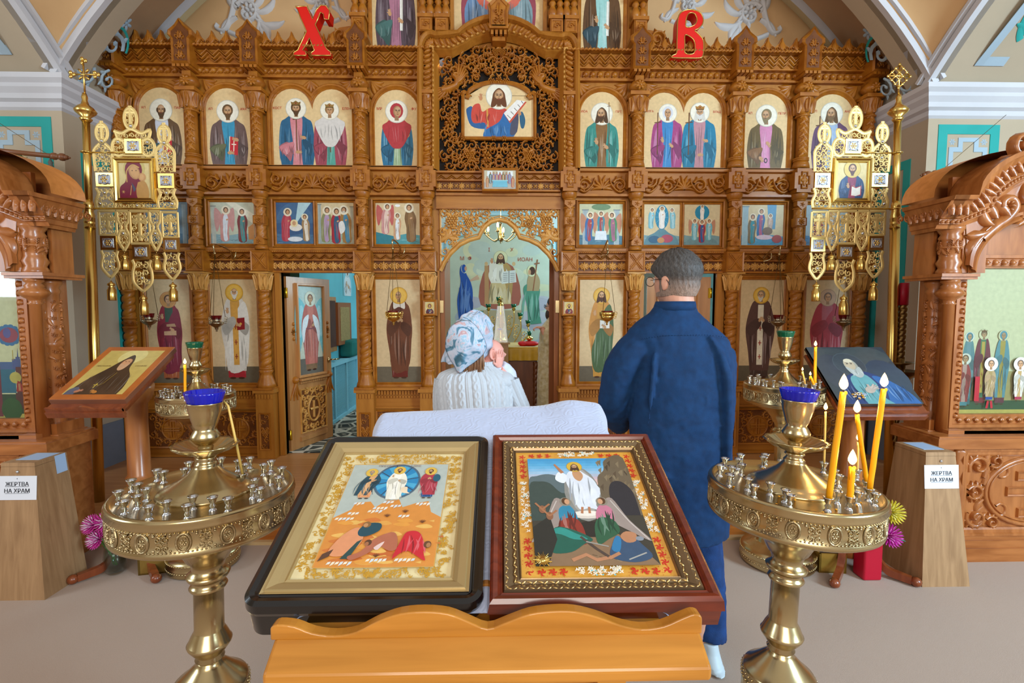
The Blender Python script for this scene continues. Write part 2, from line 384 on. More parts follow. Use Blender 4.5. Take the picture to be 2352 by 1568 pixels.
# arches
RA=4.28; ZA=1.24; phiA=58
def archA(t,R=RA,X=3.78): # t 0..1 from spring to crown
    a=math.radians(90-phiA+phiA*t); return (R*math.cos(a),ZA+R*math.sin(a))
RB=3.97; ZB=.79; phiB=47; YCB=1.38
def archB(t): a=math.radians(90-phiB+phiB*t); return (YCB+RB*math.cos(a),ZB+RB*math.sin(a))
NT=24
for sx,nm,ti in ((-1,'left',7),(1,'right',12)):
    off=.0 if sx<0 else .05
    xx=lambda x:sx*(x+off)
    def sof(y0,y1,dr,m,name,kind):
        g=M(); vs=[];fs=[]
        for k in range(NT+1):
            x,z=archA(k/NT,RA+dr); vs+= [(xx(x),y0,z),(xx(x),y1,z)]
        for k in range(NT): fs.append((2*k,2*k+1,2*k+3,2*k+2))
        g.raw(vs,fs,True); return g
    # soffit bands with steps
    g=M()
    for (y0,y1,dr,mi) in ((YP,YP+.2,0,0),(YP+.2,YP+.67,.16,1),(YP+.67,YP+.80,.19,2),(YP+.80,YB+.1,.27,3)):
        vs=[];fs=[]
        for k in range(NT+1):
            x,z=archA(k/NT,RA+dr); vs+= [(xx(x),y0,z),(xx(x),y1,z)]
            x2,z2=archA(k/NT,RA+.3); vs+= [(xx(x2),y0,z2),(xx(x2),y1,z2)]
        for k in range(NT): a=4*k; fs+= [(a,a+1,a+5,a+4),(a,a+2,a+6,a+4),(a+1,a+3,a+7,a+5)]
        g.raw(vs,fs,False,m=mi)
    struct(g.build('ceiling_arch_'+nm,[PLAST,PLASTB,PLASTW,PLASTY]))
    # ribs along arch A and B
    g=M()
    def ribp(P,w,d,n):  # P list of points; w width vec fn; n protrusion vec
        pass
    for (ro,ww,pr) in ((.0,.05,.05),(.06,.03,.08),(.11,.06,.04),(.18,.03,.02)):
        A=[];B=[]
        for k in range(NT+1):
            x,z=archA(k/NT,RA+ro); A.append((xx(x),YP-pr,z)); x,z=archA(k/NT,RA+ro+ww); B.append((xx(x),YP-pr,z))
        n=NT+1; vs=A+B+[(p[0],YP+.05,p[2]) for p in A]+[(p[0],YP+.05,p[2]) for p in B]
        g.raw(vs,[(i,i+1,n+i+1,n+i) for i in range(NT)]+[(2*n+i,2*n+i+1,i+1,i) for i in range(NT)]+[(n+i,n+i+1,3*n+i+1,3*n+i) for i in range(NT)],False)
    X=XL if sx<0 else XR
    for (ro,ww,pr) in ((.0,.05,.05),(.06,.03,.08),(.11,.06,.04),(.18,.03,.02)):
        A=[];B=[]
        for k in range(NT+1):
            a=math.radians(90-phiB+phiB*k/NT)
            A.append((X-sx*pr,YCB+(RB+ro)*math.cos(a),ZB+(RB+ro)*math.sin(a))); B.append((X-sx*pr,YCB+(RB+ro+ww)*math.cos(a),ZB+(RB+ro+ww)*math.sin(a)))
        n=NT+1; vs=A+B+[(X+sx*.05,p[1],p[2]) for p in A]+[(X+sx*.05,p[1],p[2]) for p in B]
        g.raw(vs,[(i,i+1,n+i+1,n+i) for i in range(NT)]+[(2*n+i,2*n+i+1,i+1,i) for i in range(NT)]+[(n+i,n+i+1,3*n+i+1,3*n+i) for i in range(NT)],False)
    struct(g.build('trim_%d'%ti,PLASTW))
    # pendentive between the two arches
    g=M(); K=10; vs=[];fs=[]
    for k in range(NT+1):
        x,z=archA(k/NT); a=Vector((xx(x),YP,z)); y,z=archB(k/NT); b=Vector((X,y,z))
        for j in range(K+1):
            t=j/K; p=a.lerp(b,t); bul=math.sin(PI*t)*.12*(a-b).length; p+=Vector((sx*bul*.5,bul*.5,bul*.35)); vs.append(p)
    for k in range(NT):
        for j in range(K): i=k*(K+1)+j; fs.append((i,i+1,i+K+2,i+K+1))
    g.raw(vs,fs,True); struct(g.build('ceiling_vault_'+nm,PLASTO))
    # side arch soffit beyond rib B
    g=M(); vs=[];fs=[]
    for k in range(NT+1):
        y,z=archB(k/NT); vs+= [(X,y,z),(sx*6.1,y,z)]
    for k in range(NT): fs.append((2*k,2*k+1,2*k+3,2*k+2))
    g.raw(vs,fs,True); struct(g.build('ceiling_side_arch_'+nm,PLAST))
    # painted ornament on the side soffit and on the front soffit
    g=M()
    def mp(u,v,h):   # u along X outward, v along arch
        a=math.radians(90-phiB)+v/RB; return (X+sx*u,YCB+(RB-h-.004)*math.cos(a),ZB+(RB-h-.004)*math.sin(a))
    g.map=mp
    for r in (.17,.24): g.rib([(.62+r*math.cos(a*.1),.62+r*1.25*math.sin(a*.1)) for a in range(-8,42)],.022 if r>.2 else .03,.004,fl=False,m=0 if r>.2 else 1)
    for q in range(5): leaf(g,.62,.4,PI*.2+q*.5,.28,.05,.008,.3)
    for w0,w1,v0,v1 in ((.25,.32,.18,1.2),(.92,.99,.18,1.2),(.25,.5,.18,.25),(.74,.99,.18,.25)): g.ubox(w0,w1,v0,v1,0,.004,m=1)
    g.mat=1; scroll(g,.62,.62,.13,0,1,.008)
    struct(g.build('trim_%d'%(ti+1),[TEAL,BLUEP]))
    g=M(); g.map=lambda u,v,h:(X-sx*(h+.004)-sx*max(0,(v-zc1)*.52-.0) ,YP+u,v)
    g.mat=0; g.rib([(.30+.15*math.cos(a*.1),zc1+.42+.15*math.sin(a*.1)) for a in range(0,32)],.012,.006)
    g.mat=1; scroll(g,.30,zc1+.42,.11,0,1,.012); scroll(g,.18,zc1+.12,.09,1,-1,.012); scroll(g,.40,zc1+.16,.08,2,1,.012)
    g.rib([(.08,zc1+.1),(.08,zc1+.28),(.2,zc1+.28),(.2,zc1+.16)],.014,.006)
    flower(g,.33,zc1+.62,.06,.012)
    struct(g.build('trim_%d'%(ti+2),[TEAL,BLUEP]))
# tympanum wall above the icon screen
g=M(); P=[]
for sx in (1,-1):
    Q=[(sx*archA(k/NT,RA+.4)[0],archA(k/NT,RA+.4)[1]) for k in range(NT+1)]; P+= Q if sx>0 else Q[::-1]
P=[(3.95,3.3)]+P+[(-3.95,3.3)]
g.map=lambda u,v,h:(u,YB-h,v); g.plate(P,-.2,0); struct(g.build('wall_back',PLASTO))
# plaster reliefs on it
def relief(px,py,s,ti,mir):
    c=W(px,py,YB); g=M(); f=-1 if mir else 1
    g.map=lambda u,v,h:(c.x+f*u*s,YB-h*s,c.z+v*s)
    scroll(g,0,.15,.30,PI*.8,-1,.10,w=.2,leaves=5); flower(g,.02,.2,.2,.13,7)
    for a,L,cu in ((2.6,.55,-.9),(3.4,.6,.8),(.2,.6,.9),(-.5,.55,-.8),(1.3,.6,.7),(2.0,.5,-.8),(-1.3,.35,.7),(.8,.5,.6)): leaf(g,.25*math.cos(a),.1+.25*math.sin(a),a,L,.09,.09,cu)
    g.rib(cr([(-.3,.5),(-.38,.1),(-.55,-.25),(-.75,-.22),(-.72,-.12)]),lambda t:.07*(1-.5*t),.09); g.rib(cr([(.3,.0),(.2,-.35),(-.1,-.42),(-.45,-.3)]),lambda t:.06,.08)
    leaf(g,.35,-.1,-.3,.55,.1,.09,.7); leaf(g,.3,-.2,-1.2,.4,.09,.09,.5)
    struct(g.build('trim_%d'%ti,PLASTR))
relief(570,45,.42,20,False); relief(745,20,.34,21,True); relief(1575,25,.34,22,False); relief(1722,50,.42,23,True)
relief(1000,-260,.5,26,True)
# altar room
YM=8.0
g=M(); g.box(-6.2,6.2,YM,YM+.2,0,5.2); struct(g.build('wall_altar_back',mat('altar_plaster','#c4d2cf',.85,var=.15,scale=1.5)))
g=M(); g.box(-2.3,-2.2,5.47,YM,SOL,.15+4.3); struct(g.build('wall_altar_left',ABLUE))
g=M(); g.box(2.9,3.0,5.47,YM,SOL,.15+4.3); struct(g.build('wall_altar_right',mat('altar_plaster2','#8fc9d0',.85,var=.15,scale=1.5)))
g=M(); g.box(-3.8,3.7,5.35,YM,5.0,5.1); struct(g.build('ceiling_altar',PLAST))
rug=mat('altar_rug','#4b4a44',.95,col2='#b8b09a',scale=9,stretch=(1,1,1))
nt=rug.node_tree; vt=nt.nodes.new('ShaderNodeTexVoronoi'); vt.feature='DISTANCE_TO_EDGE'; vt.inputs['Scale'].default_value=5; rp=nt.nodes.new('ShaderNodeValToRGB'); rp.color_ramp.interpolation='CONSTANT'
els=rp.color_ramp.elements; els[0].color=lin('#c9c4b4')+(1,); els[1].position=.07; els[1].color=lin('#454841')+(1,); e=els.new(.2); e.color=lin('#8b8a7c')+(1,); e=els.new(.28); e.color=lin('#2e322f')+(1,)
tcn=[n for n in nt.nodes if n.type=='TEX_COORD'][0]; nt.links.new(tcn.outputs['Object'],vt.inputs['Vector']); nt.links.new(vt.outputs[0],rp.inputs[0]); nt.links.new(rp.outputs[0],nt.nodes['Principled BSDF'].inputs['Base Color'])
g=M(); g.box(-2.2,1.2,4.93,YM,SOL,SOL+.012); tag(g.build('patterned_rug',rug),'grey and cream patterned rug on the altar floor behind the open door','rug')
# ================= painted figures =================
def shd(c,k):
    c=c.lstrip('#'); q=[int(c[i:i+2],16) for i in (0,2,4)]
    return '#%02x%02x%02x'%tuple(max(0,min(255,int(x*k if k<=1 else x+(255-x)*(k-1)))) for x in q)
def panel(x0,x1,z0,z1,Y,bgc,shape=None,map=None):
    P=M(); s=x1-x0; P.map=map or (lambda u,v,h:(x0+u*s,Y-h,z0+v*s)); P.A=(z1-z0)/s; P.s=s
    P.lay=0; A=P.A
    pts=shape or [(0,0),(1,0),(1,A),(0,A)]
    P.poly(pts,bgc); n=len(pts)
    vs=[P.map(p[0],p[1],.0) for p in pts]+[P.map(p[0],p[1],-.012) for p in pts]
    P.raw(vs,[(i,n+i,n+(i+1)%n,(i+1)%n) for i in range(n)],False,c=lin('#7a5a30'))
    return P
def archshape(A,top=.5):
    return [(0,0),(1,0)]+[(.5+.5*math.cos(math.radians(a)),A-.5+.5*math.sin(math.radians(a))) for a in range(0,181,12)]
def dblarch(A):
    r=.25
    return [(0,0),(1,0)]+[(.75+r*math.cos(math.radians(a)),A-.27+.27*math.sin(math.radians(a))) for a in range(0,151,15)]+[(.5,A-.13)]+[(.25+r*math.cos(math.radians(a)),A-.27+.27*math.sin(math.radians(a))) for a in range(30,181,15)]
def hand(P,x,y,r,a,c='#c98d62',ray=0):
    P.ell(x,y,r,r*.7,c,a)
    for k in range(4):
        b=a+(-.35+.22*k); L=r*(1.9-.12*abs(k-1.5)); P.line([(x+.4*r*math.cos(b),y+.4*r*math.sin(b)),(x+L*math.cos(b),y+L*math.sin(b))],lambda t:r*.17*(1-.3*t),shd(c,1.08 if k%2 else .95))
    b=a+1.0; P.line([(x,y),(x+1.2*r*math.cos(b),y+1.2*r*math.sin(b))],r*.2,c)
def face(P,x,y,r,halo='#f2ead0',hair='#5e4026',beard='#5e4026',skin='#c99a6e',veil=None,crown=None,look=0,longhair=False,bald=False,tilt=0,hr=1.9,haloring=None):
    if halo:
        P.ell(x,y,r*hr,r*hr,shd(halo,.86),n=28); P.ell(x,y,r*(hr-.12),r*(hr-.12),halo,n=28)
        if haloring: P.ell(x,y,r*(hr-.35),r*(hr-.35),haloring,n=24)
    lx=look*r*.18
    if veil: P.ell(x,y+.1*r,r*1.12,r*1.28,veil,tilt)
    elif longhair:
        P.poly(cr([(x-.75*r,y+.5*r),(x-.95*r,y-.3*r),(x-1.15*r,y-1.5*r),(x-.5*r,y-1.4*r),(x,y-.6*r),(x+.5*r,y-1.4*r),(x+1.1*r,y-1.45*r),(x+.95*r,y-.3*r),(x+.75*r,y+.5*r),(x,y+1.12*r)],4,True),hair)
    elif not bald and hair: P.ell(x,y+.18*r,r*.92,r*1.0,hair,tilt)
    P.poly([(x-.3*r,y-.6*r),(x+.3*r,y-.6*r),(x+.36*r,y-1.5*r),(x-.36*r,y-1.5*r)],shd(skin,.8))
    P.ell(x+lx*.5,y,r*.66,r*.92,shd(skin,.82),tilt); P.ell(x+lx+.03*r,y+.02*r,r*.55,r*.84,skin,tilt)
    P.ell(x+lx+.08*r,y+.35*r,r*.38,r*.35,shd(skin,1.15)); 
    if bald: P.ell(x-.6*r,y+.0*r,r*.18,r*.4,hair); P.ell(x+.6*r,y,r*.18,r*.4,hair)
    if beard:
        P.poly(cr([(x+lx-.6*r,y-.15*r),(x+lx-.5*r,y-.7*r),(x+lx-.15*r,y-1.35*r),(x+lx+.2*r,y-1.3*r),(x+lx+.52*r,y-.7*r),(x+lx+.6*r,y-.15*r),(x+lx+.3*r,y-.38*r),(x+lx,y-.32*r),(x+lx-.3*r,y-.38*r)],3,True),beard)
    for s_ in (-1,1):
        P.ell(x+lx+s_*.25*r,y+.12*r,r*.15,r*.085,shd(skin,.62)); P.ell(x+lx+s_*.25*r,y+.11*r,r*.075,r*.07,'#22150d',n=8)
        P.line([(x+lx+s_*.1*r,y+.24*r),(x+lx+s_*.28*r,y+.31*r),(x+lx+s_*.45*r,y+.24*r)],r*.035,shd(hair,.7) if hair else '#3a2818')
    P.line([(x+lx,y+.2*r),(x+lx+.03*r,y-.18*r),(x+lx-.06*r,y-.24*r)],r*.05,shd(skin,.7))
    P.line([(x+lx-.16*r,y-.45*r),(x+lx+.16*r,y-.45*r)],r*.05,'#8f4434')
    if crown:
        P.poly([(x-.75*r,y+.5*r),(x+.75*r,y+.5*r),(x+.92*r,y+1.25*r),(x+.5*r,y+1.1*r),(x,y+1.42*r),(x-.5*r,y+1.1*r),(x-.92*r,y+1.25*r)],crown)
        P.line([(x-.75*r,y+.6*r),(x+.75*r,y+.6*r)],r*.1,shd(crown,.65)); P.ell(x,y+.95*r,r*.14,r*.14,'#8d2a22',n=8)
def folds(P,x0,x1,y0,y1,c,n,seed=0,w=.006):
    R=random.Random(seed)
    for i in range(n):
        a=x0+(x1-x0)*(i+.5)/n+R.uniform(-.01,.01); b=a+R.uniform(-.04,.04); yy=y0+(y1-y0)*R.uniform(0,.25); y2=y1-(y1-y0)*R.uniform(0,.35)
        P.line(cr([(b,yy),((a+b)/2+R.uniform(-.015,.015),(yy+y2)/2),(a,y2)],4),(lambda w_:(lambda t:w_*max(.15,math.sin(PI*t))))(w*R.uniform(.6,1.5)),shd(c,R.choice((.72,.8,1.18,1.28))))
def half(P,x,w,yh,r,robe,tunic,pose='bless',y0=0,item=None,fc={},sleeve=None,seed=1,cape=None,skin='#c99a6e'):
    sh=yh-2.1*r; el=y0+(sh-y0)*.42
    P.poly(cr([(x-.44*w,y0),(x-.5*w,el),(x-.44*w,sh-.1*w),(x-.3*w,sh+.3*r),(x-.1*w,yh-1.0*r),(x+.1*w,yh-1.0*r),(x+.3*w,sh+.3*r),(x+.44*w,sh-.1*w),(x+.5*w,el),(x+.44*w,y0)],5),robe)
    P.poly(cr([(x-.13*w,y0),(x-.1*w,el),(x-.17*w,sh),(x-.08*w,yh-1.15*r),(x+.08*w,yh-1.15*r),(x+.17*w,sh),(x+.12*w,el),(x+.15*w,y0)],4),tunic)
    folds(P,x-.42*w,x-.18*w,y0,sh,robe,5,seed,.011*w*2); folds(P,x+.18*w,x+.42*w,y0,sh,robe,5,seed+1,.011*w*2); folds(P,x-.1*w,x+.12*w,y0,sh,tunic,4,seed+2,.008*w*2)
    sl=sleeve or shd(robe,.88); H_=sh-y0
    P.poly(cr([(x-.5*w,el),(x-.44*w,y0+.3*H_),(x-.3*w,y0+.2*H_),(x-.18*w,y0+.1*H_),(x-.1*w,y0+.38*H_),(x-.08*w,y0+.5*H_),(x-.2*w,y0+.5*H_),(x-.3*w,y0+.52*H_)],4,True),shd(sl,.82)); P.poly(cr([(x-.47*w,el),(x-.4*w,y0+.3*H_),(x-.27*w,y0+.26*H_),(x-.1*w,y0+.44*H_),(x-.09*w,y0+.52*H_),(x-.24*w,y0+.5*H_)],4,True),sl); folds(P,x-.4*w,x-.14*w,y0+.2*H_,y0+.46*H_,sl,5,seed+5,.012*w)
    P.poly(cr([(x+.5*w,el),(x+.44*w,y0+.34*H_),(x+.36*w,y0+.2*H_),(x+.26*w,y0+.34*H_),(x+.16*w,y0+.5*H_),(x+.2*w,y0+.6*H_),(x+.34*w,y0+.52*H_)],4,True),shd(robe,.8)); folds(P,x+.24*w,x+.44*w,y0+.25*H_,y0+.5*H_,robe,3,seed+6,.01*w)
    if item=='book':
        P.poly([(x+.0*w,y0+.28*H_),(x+.22*w,y0+.24*H_),(x+.25*w,y0+.66*H_),(x+.03*w,y0+.7*H_)],'#c9202a'); P.line([(x+.12*w,y0+.34*H_),(x+.135*w,y0+.6*H_)],.012*w,'#f4e6d0'); P.line([(x+.07*w,y0+.51*H_),(x+.19*w,y0+.5*H_)],.012*w,'#f4e6d0'); P.line([(x,y0+.28*H_),(x+.03*w,y0+.7*H_)],.012*w,'#eadfc8')
    if item=='cross' or item=='crossr':
        q=.0 if item=='cross' else -.3
        P.line([(x+q*w,y0+.3*H_),(x+q*w,y0+1.25*H_)],.014*w,'#6d4526'); P.line([(x+q*w-.1*w,y0+1.02*H_),(x+q*w+.1*w,y0+1.04*H_)],.014*w,'#6d4526')
    if item=='scroll': P.line([(x+.14*w,y0+.35*H_),(x+.15*w,y0+.95*H_)],.035*w,'#f1efe6'); P.line([(x+.16*w,y0+.35*H_),(x+.17*w,y0+.95*H_)],.006*w,'#b9b3a2')
    if item=='keys': P.ell(x+.02*w,y0+.2*H_,.05*w,.07*w,'#3a3230'); P.ell(x+.02*w,y0+.2*H_,.025*w,.04*w,tunic)
    hr=r*.42
    if pose=='bless': hand(P,x-.14*w,y0+.62*H_,hr,PI*.55,skin); hand(P,x+.14*w,y0+.5*H_,hr,PI*.75,skin)
    elif pose=='pray': hand(P,x+.0*w,y0+.6*H_,hr,PI*.4,skin); hand(P,x+.34*w,y0+.75*H_,hr,PI*.45,skin)
    elif pose=='down': hand(P,x+.06*w,y0+.62*H_,hr,-.9,skin); hand(P,x-.12*w,y0+.25*H_,hr,-.9,skin)
    else: hand(P,x+.02*w,y0+.3*H_,hr,0,skin); hand(P,x+.2*w,y0+.62*H_,hr,PI*.9,skin)
    if cape: P.poly(cr([(x-.45*w,el+.5*H_),(x-.3*w,sh+.35*r),(x-.12*w,yh-1.0*r),(x+.12*w,yh-1*r),(x+.3*w,sh+.35*r),(x+.45*w,el+.5*H_),(x+.2*w,y0+.5*H_),(x,y0+.42*H_),(x-.2*w,y0+.5*H_)],4,True),cape); folds(P,x-.3*w,x+.3*w,y0+.55*H_,sh,cape,6,seed+9,.012*w)
    face(P,x,yh,r,**fc)
def full(P,x,w,y0,yh,r,robe,tunic,hem=None,fc={},pose='bless',seed=1,veil=None,item=None,skin='#c99a6e',lean=0,mantle=None,stole=None,wings=None):
    Hh=yh-y0; sh=yh-2.1*r; k=lambda t:y0+Hh*t; L=lambda t:x+lean*w*(t-.5)
    if wings:
        for s_ in (-1,1): P.poly(cr([(L(.8)+s_*.2*w,k(.82)),(L(.9)+s_*.62*w,k(1.02)),(L(.6)+s_*.78*w,k(.7)),(L(.3)+s_*.66*w,k(.2)),(L(.4)+s_*.45*w,k(.4))],4,True),wings); P.poly(cr([(L(.8)+s_*.3*w,k(.8)),(L(.9)+s_*.5*w,k(.9)),(L(.5)+s_*.6*w,k(.5)),(L(.5)+s_*.45*w,k(.5))],3,True),shd(wings,1.3))
    if hem: P.poly([(x-.28*w,y0),(x+.28*w,y0),(x+.3*w,k(.4)),(x-.3*w,k(.4))],hem); folds(P,x-.24*w,x+.24*w,y0,k(.35),hem,6,seed+3,.01*w*1.5)
    for s_ in (-1,1): P.ell(x+s_*.14*w,y0-.01,.1*w,.035*w,skin if not hem else '#4a2a1a',0)
    b0=k(.08) if hem else y0
    P.poly(cr([(L(.1)-.3*w,b0),(L(.3)-.36*w,k(.3)),(L(.6)-.46*w,k(.55)),(L(.75)-.42*w,k(.72)),(L(.8)-.28*w,sh+.3*r),(L(1)-.1*w,yh-.95*r),(L(1)+.1*w,yh-.95*r),(L(.8)+.28*w,sh+.3*r),(L(.75)+.42*w,k(.72)),(L(.6)+.46*w,k(.55)),(L(.3)+.36*w,k(.3)),(L(.1)+.3*w,b0)],4),robe)
    if tunic: P.poly(cr([(L(.1)-.13*w,b0),(L(.5)-.12*w,k(.5)),(L(.8)-.15*w,sh),(L(1)-.06*w,yh-1.1*r),(L(1)+.06*w,yh-1.1*r),(L(.8)+.15*w,sh),(L(.5)+.1*w,k(.5)),(L(.1)+.15*w,b0)],3),tunic)
    folds(P,L(.5)-.36*w,L(.5)-.12*w,b0,k(.7),robe,5,seed,.014*w*1.5); folds(P,L(.5)+.12*w,L(.5)+.36*w,b0,k(.7),robe,5,seed+1,.014*w*1.5)
    if tunic: folds(P,L(.5)-.1*w,L(.5)+.1*w,b0,k(.7),tunic,4,seed+2,.01*w*1.5)
    if mantle: P.poly(cr([(L(.8)+.3*w,sh+.2*r),(L(.7)+.44*w,k(.7)),(L(.4)+.42*w,k(.4)),(L(.2)+.3*w,k(.12)),(L(.1)-.2*w,k(.06)),(L(.3)-.35*w,k(.3)),(L(.5)-.2*w,k(.5)),(L(.7)+.0*w,k(.75))],4,True),mantle); folds(P,L(.4)-.2*w,L(.5)+.36*w,k(.1),k(.6),mantle,8,seed+4,.014*w*1.5)
    if stole:
        P.line([(L(.5),k(.15)),(L(.8),sh)],.09*w,stole)
        for t in (.25,.42,.6): P.line([(L(t)-.05*w,k(t)),(L(t)+.05*w,k(t))],.014*w,'#9a3a28'); P.line([(L(t),k(t-.03)),(L(t),k(t+.03))],.014*w,'#9a3a28')
    P.poly(cr([(L(.6)-.44*w,k(.6)),(L(.5)-.3*w,k(.5)),(L(.6)+.02*w,k(.64)),(L(.7)-.06*w,k(.72)),(L(.7)-.3*w,k(.68))],4,True),shd(robe,.86)); P.poly(cr([(L(.6)+.44*w,k(.6)),(L(.5)+.32*w,k(.5)),(L(.6)+.06*w,k(.6)),(L(.7)+.1*w,k(.68)),(L(.7)+.3*w,k(.66))],4,True),shd(robe,.78))
    if item=='book': P.poly([(x+.05*w,k(.56)),(x+.3*w,k(.57)),(x+.3*w,k(.71)),(x+.05*w,k(.7))],'#8d1f22'); P.ell(x+.17*w,k(.635),.04*w,.04*w,'#d7a545')
    if item=='openbook': P.poly([(x-.05*w,k(.6)),(x+.3*w,k(.6)),(x+.3*w,k(.7)),(x+.12*w,k(.69)),(x-.05*w,k(.7))],'#efe9dc'); P.line([(x+.12*w,k(.6)),(x+.12*w,k(.69))],.006*w,'#8d3a22')
    if item=='box': P.poly([(x-.2*w,k(.55)),(x+.25*w,k(.55)),(x+.25*w,k(.61)),(x-.2*w,k(.6))],'#c9a07a'); P.poly([(x-.1*w,k(.66)),(x+.25*w,k(.66)),(x+.2*w,k(.7)),(x-.1*w,k(.69))],'#b8916b')
    hr=r*.45
    if pose=='bless': hand(P,L(.7)-.24*w,k(.78),hr,PI*.5,skin); hand(P,L(.6)+.12*w,k(.62),hr,PI*.8,skin)
    elif pose=='pray': hand(P,L(.7)-.02*w,k(.7),hr,PI*.35,skin); hand(P,L(.7)+.08*w,k(.7),hr,PI*.65,skin)
    elif pose=='open': hand(P,L(.6)+.2*w,k(.66),hr,PI*.2,skin); hand(P,L(.6)+.12*w,k(.63),hr,PI*.15,skin)
    if veil: P.poly(cr([(x-1.2*r,yh-2.9*r),(x-1.2*r,yh-.5*r),(x-.9*r,yh+.8*r),(x,yh+1.3*r),(x+.9*r,yh+.8*r),(x+1.15*r,yh-.5*r),(x+1.3*r,yh-2.9*r),(x,yh-2.5*r)],4,True),veil)
    face(P,x,yh,r,**fc)
def mini(P,x,y,h,c1,c2,halo='#e8dcc0',lean=0,hair='#5b3d24',wings=None,beard=None,skin='#cf9e76'):
    w=h*.34; r=h*.075
    if wings:
        for s_ in (-1,1): P.poly(cr([(x+s_*.2*w,y+.75*h),(x+s_*.8*w,y+.98*h),(x+s_*.9*w,y+.6*h),(x+s_*.7*w,y+.25*h),(x+s_*.4*w,y+.5*h)],3,True),wings)
    P.poly(cr([(x-.34*w,y),(x-.38*w,y+.35*h),(x-.46*w+lean*w*.3,y+.6*h),(x-.3*w+lean*w*.5,y+.8*h),(x+lean*w*.6,y+.86*h),(x+.3*w+lean*w*.5,y+.8*h),(x+.48*w+lean*w*.3,y+.6*h),(x+.36*w,y+.3*h),(x+.34*w,y)],3,True),c1)
    P.poly(cr([(x-.1*w,y+.02*h),(x-.2*w+lean*w*.3,y+.6*h),(x+lean*w*.5,y+.8*h),(x+.25*w+lean*w*.4,y+.66*h),(x+.2*w,y+.2*h),(x+.25*w,y+.02*h)],3,True),c2)
    folds(P,x-.3*w,x+.3*w,y+.03*h,y+.7*h,c1,4,int(x*1000)%97,.02*w)
    hx=x+lean*w*.75; hy=y+.9*h
    if halo: P.ell(hx,hy,r*1.8,r*1.8,halo)
    P.ell(hx,hy+r*.1,r*1.0,r*1.15,hair,n=12); P.ell(hx+lean*r*.2,hy-.05*r,r*.66,r*.85,skin,n=12)
    if beard: P.ell(hx+lean*r*.2,hy-.7*r,r*.5,r*.5,beard,n=10)
    for s_ in (-1,1): P.ell(hx+lean*r*.2+s_*.25*r,hy+.1*r,r*.12,r*.09,'#2a1a10',n=6)
    P.ell(x+.12*w+lean*w*.6,y+.62*h,r*.5,r*.35,skin,.5,n=8)
def label2(P,t1,t2,x1,x2,y,sz,c='#c8301c'):
    P.lay+=1; text(P,t1,x1,y,sz,P.lay*P.eps,c); text(P,t2,x2,y,sz,P.lay*P.eps,c)
GB='#e3c38a'; GB2='#d9bd8c'; SKYG='#cfd0b8'
# ================= icon screen =================
IC=thing('icon_screen','carved honey-brown wooden icon screen filling the end of the church','icon screen',(0,D,SOL))
icl=PW[IC.name]
Z=lambda py,Y=D:W(1150,py,Y).z
X_=lambda px,py=760,Y=D:W(px,py,Y).x
CX=[W(x,760,4.82).x for x in [300,463,609,839,985,1305,1455,1677,1823,1970]]
YC=D-.07
mpD=lambda dy=0:(lambda u,v,h:(u,D-dy-h,v))
def rectl(u0,u1,v0,v1): return lambda d:[(u0-d,v0-d),(u1+d,v0-d),(u1+d,v1+d),(u0-d,v1+d)]
def archl(u0,u1,v0,v1,n=18):
    r=(u1-u0)/2; c=(u0+u1)/2
    return lambda d:[(u0-d,v0-d),(u1+d,v0-d)]+[(c+(r+d)*math.cos(PI*i/n),v1-r+(r+d)*math.sin(PI*i/n)) for i in range(n+1)]
def darchl(u0,u1,v0,v1,n=12):
    q=(u1-u0)/4; m=(u0+u1)/2
    def f(d):
        L=[(u0-d,v0-d),(u1+d,v0-d)]
        a1=math.acos(max(-1,min(1,-q*.98/(q+d)))) 
        for s_,c in ((1,m+q),(-1,m-q)):
            R=[(c+s_*(q+d)*math.cos(a1*i/n),v1-q+(q+d)*math.sin(a1*i/n)) for i in range(n+1)]
            L+= R if s_>0 else R[::-1][1:]
        return L
    return f
def frame(g,lp,prof,base=0,m=None):
    for (d0,h0),(d1,h1) in zip(prof,prof[1:]): g.strip(lp(d0),lp(d1),base+h0,base+h1,closed=True,sm=False,m=m)
FP=[(-.004,0),(-.004,.012),(.004,.022),(.014,.016),(.02,.026),(.034,.028),(.04,.02),(.042,0)]
# backboard with the three openings
dl0,dl1=X_(650),X_(822); dr0,dr1=X_(1475),X_(1640); dtop=Z(627); g0,g1=X_(1011,700),X_(1284,700); gtop=Z(480)
xL,xR=CX[0]-.06,CX[9]+.06
g=M()
for a,b,c,d in ((xL,dl0,SOL,Z(150)),(dl0,dl1,dtop,Z(150)),(dl1,g0,SOL,Z(150)),(g0,g1,gtop,Z(402)),(g1,dr0,SOL,Z(150)),(dr0,dr1,dtop,Z(150)),(dr1,xR,SOL,Z(150))): g.box(a,b,D,D+.05,c,d)
uL,uR=X_(810,60),X_(1487,60)
for a,b in ((uL,X_(1008,150)),(X_(1283,150),uR)): g.box(a,b,D,D+.05,Z(150),Z(-90))
g.box(X_(1008,150),X_(1283,150),D,D+.05,Z(112),Z(-90))
g.build('panelling',WOODP,IC)
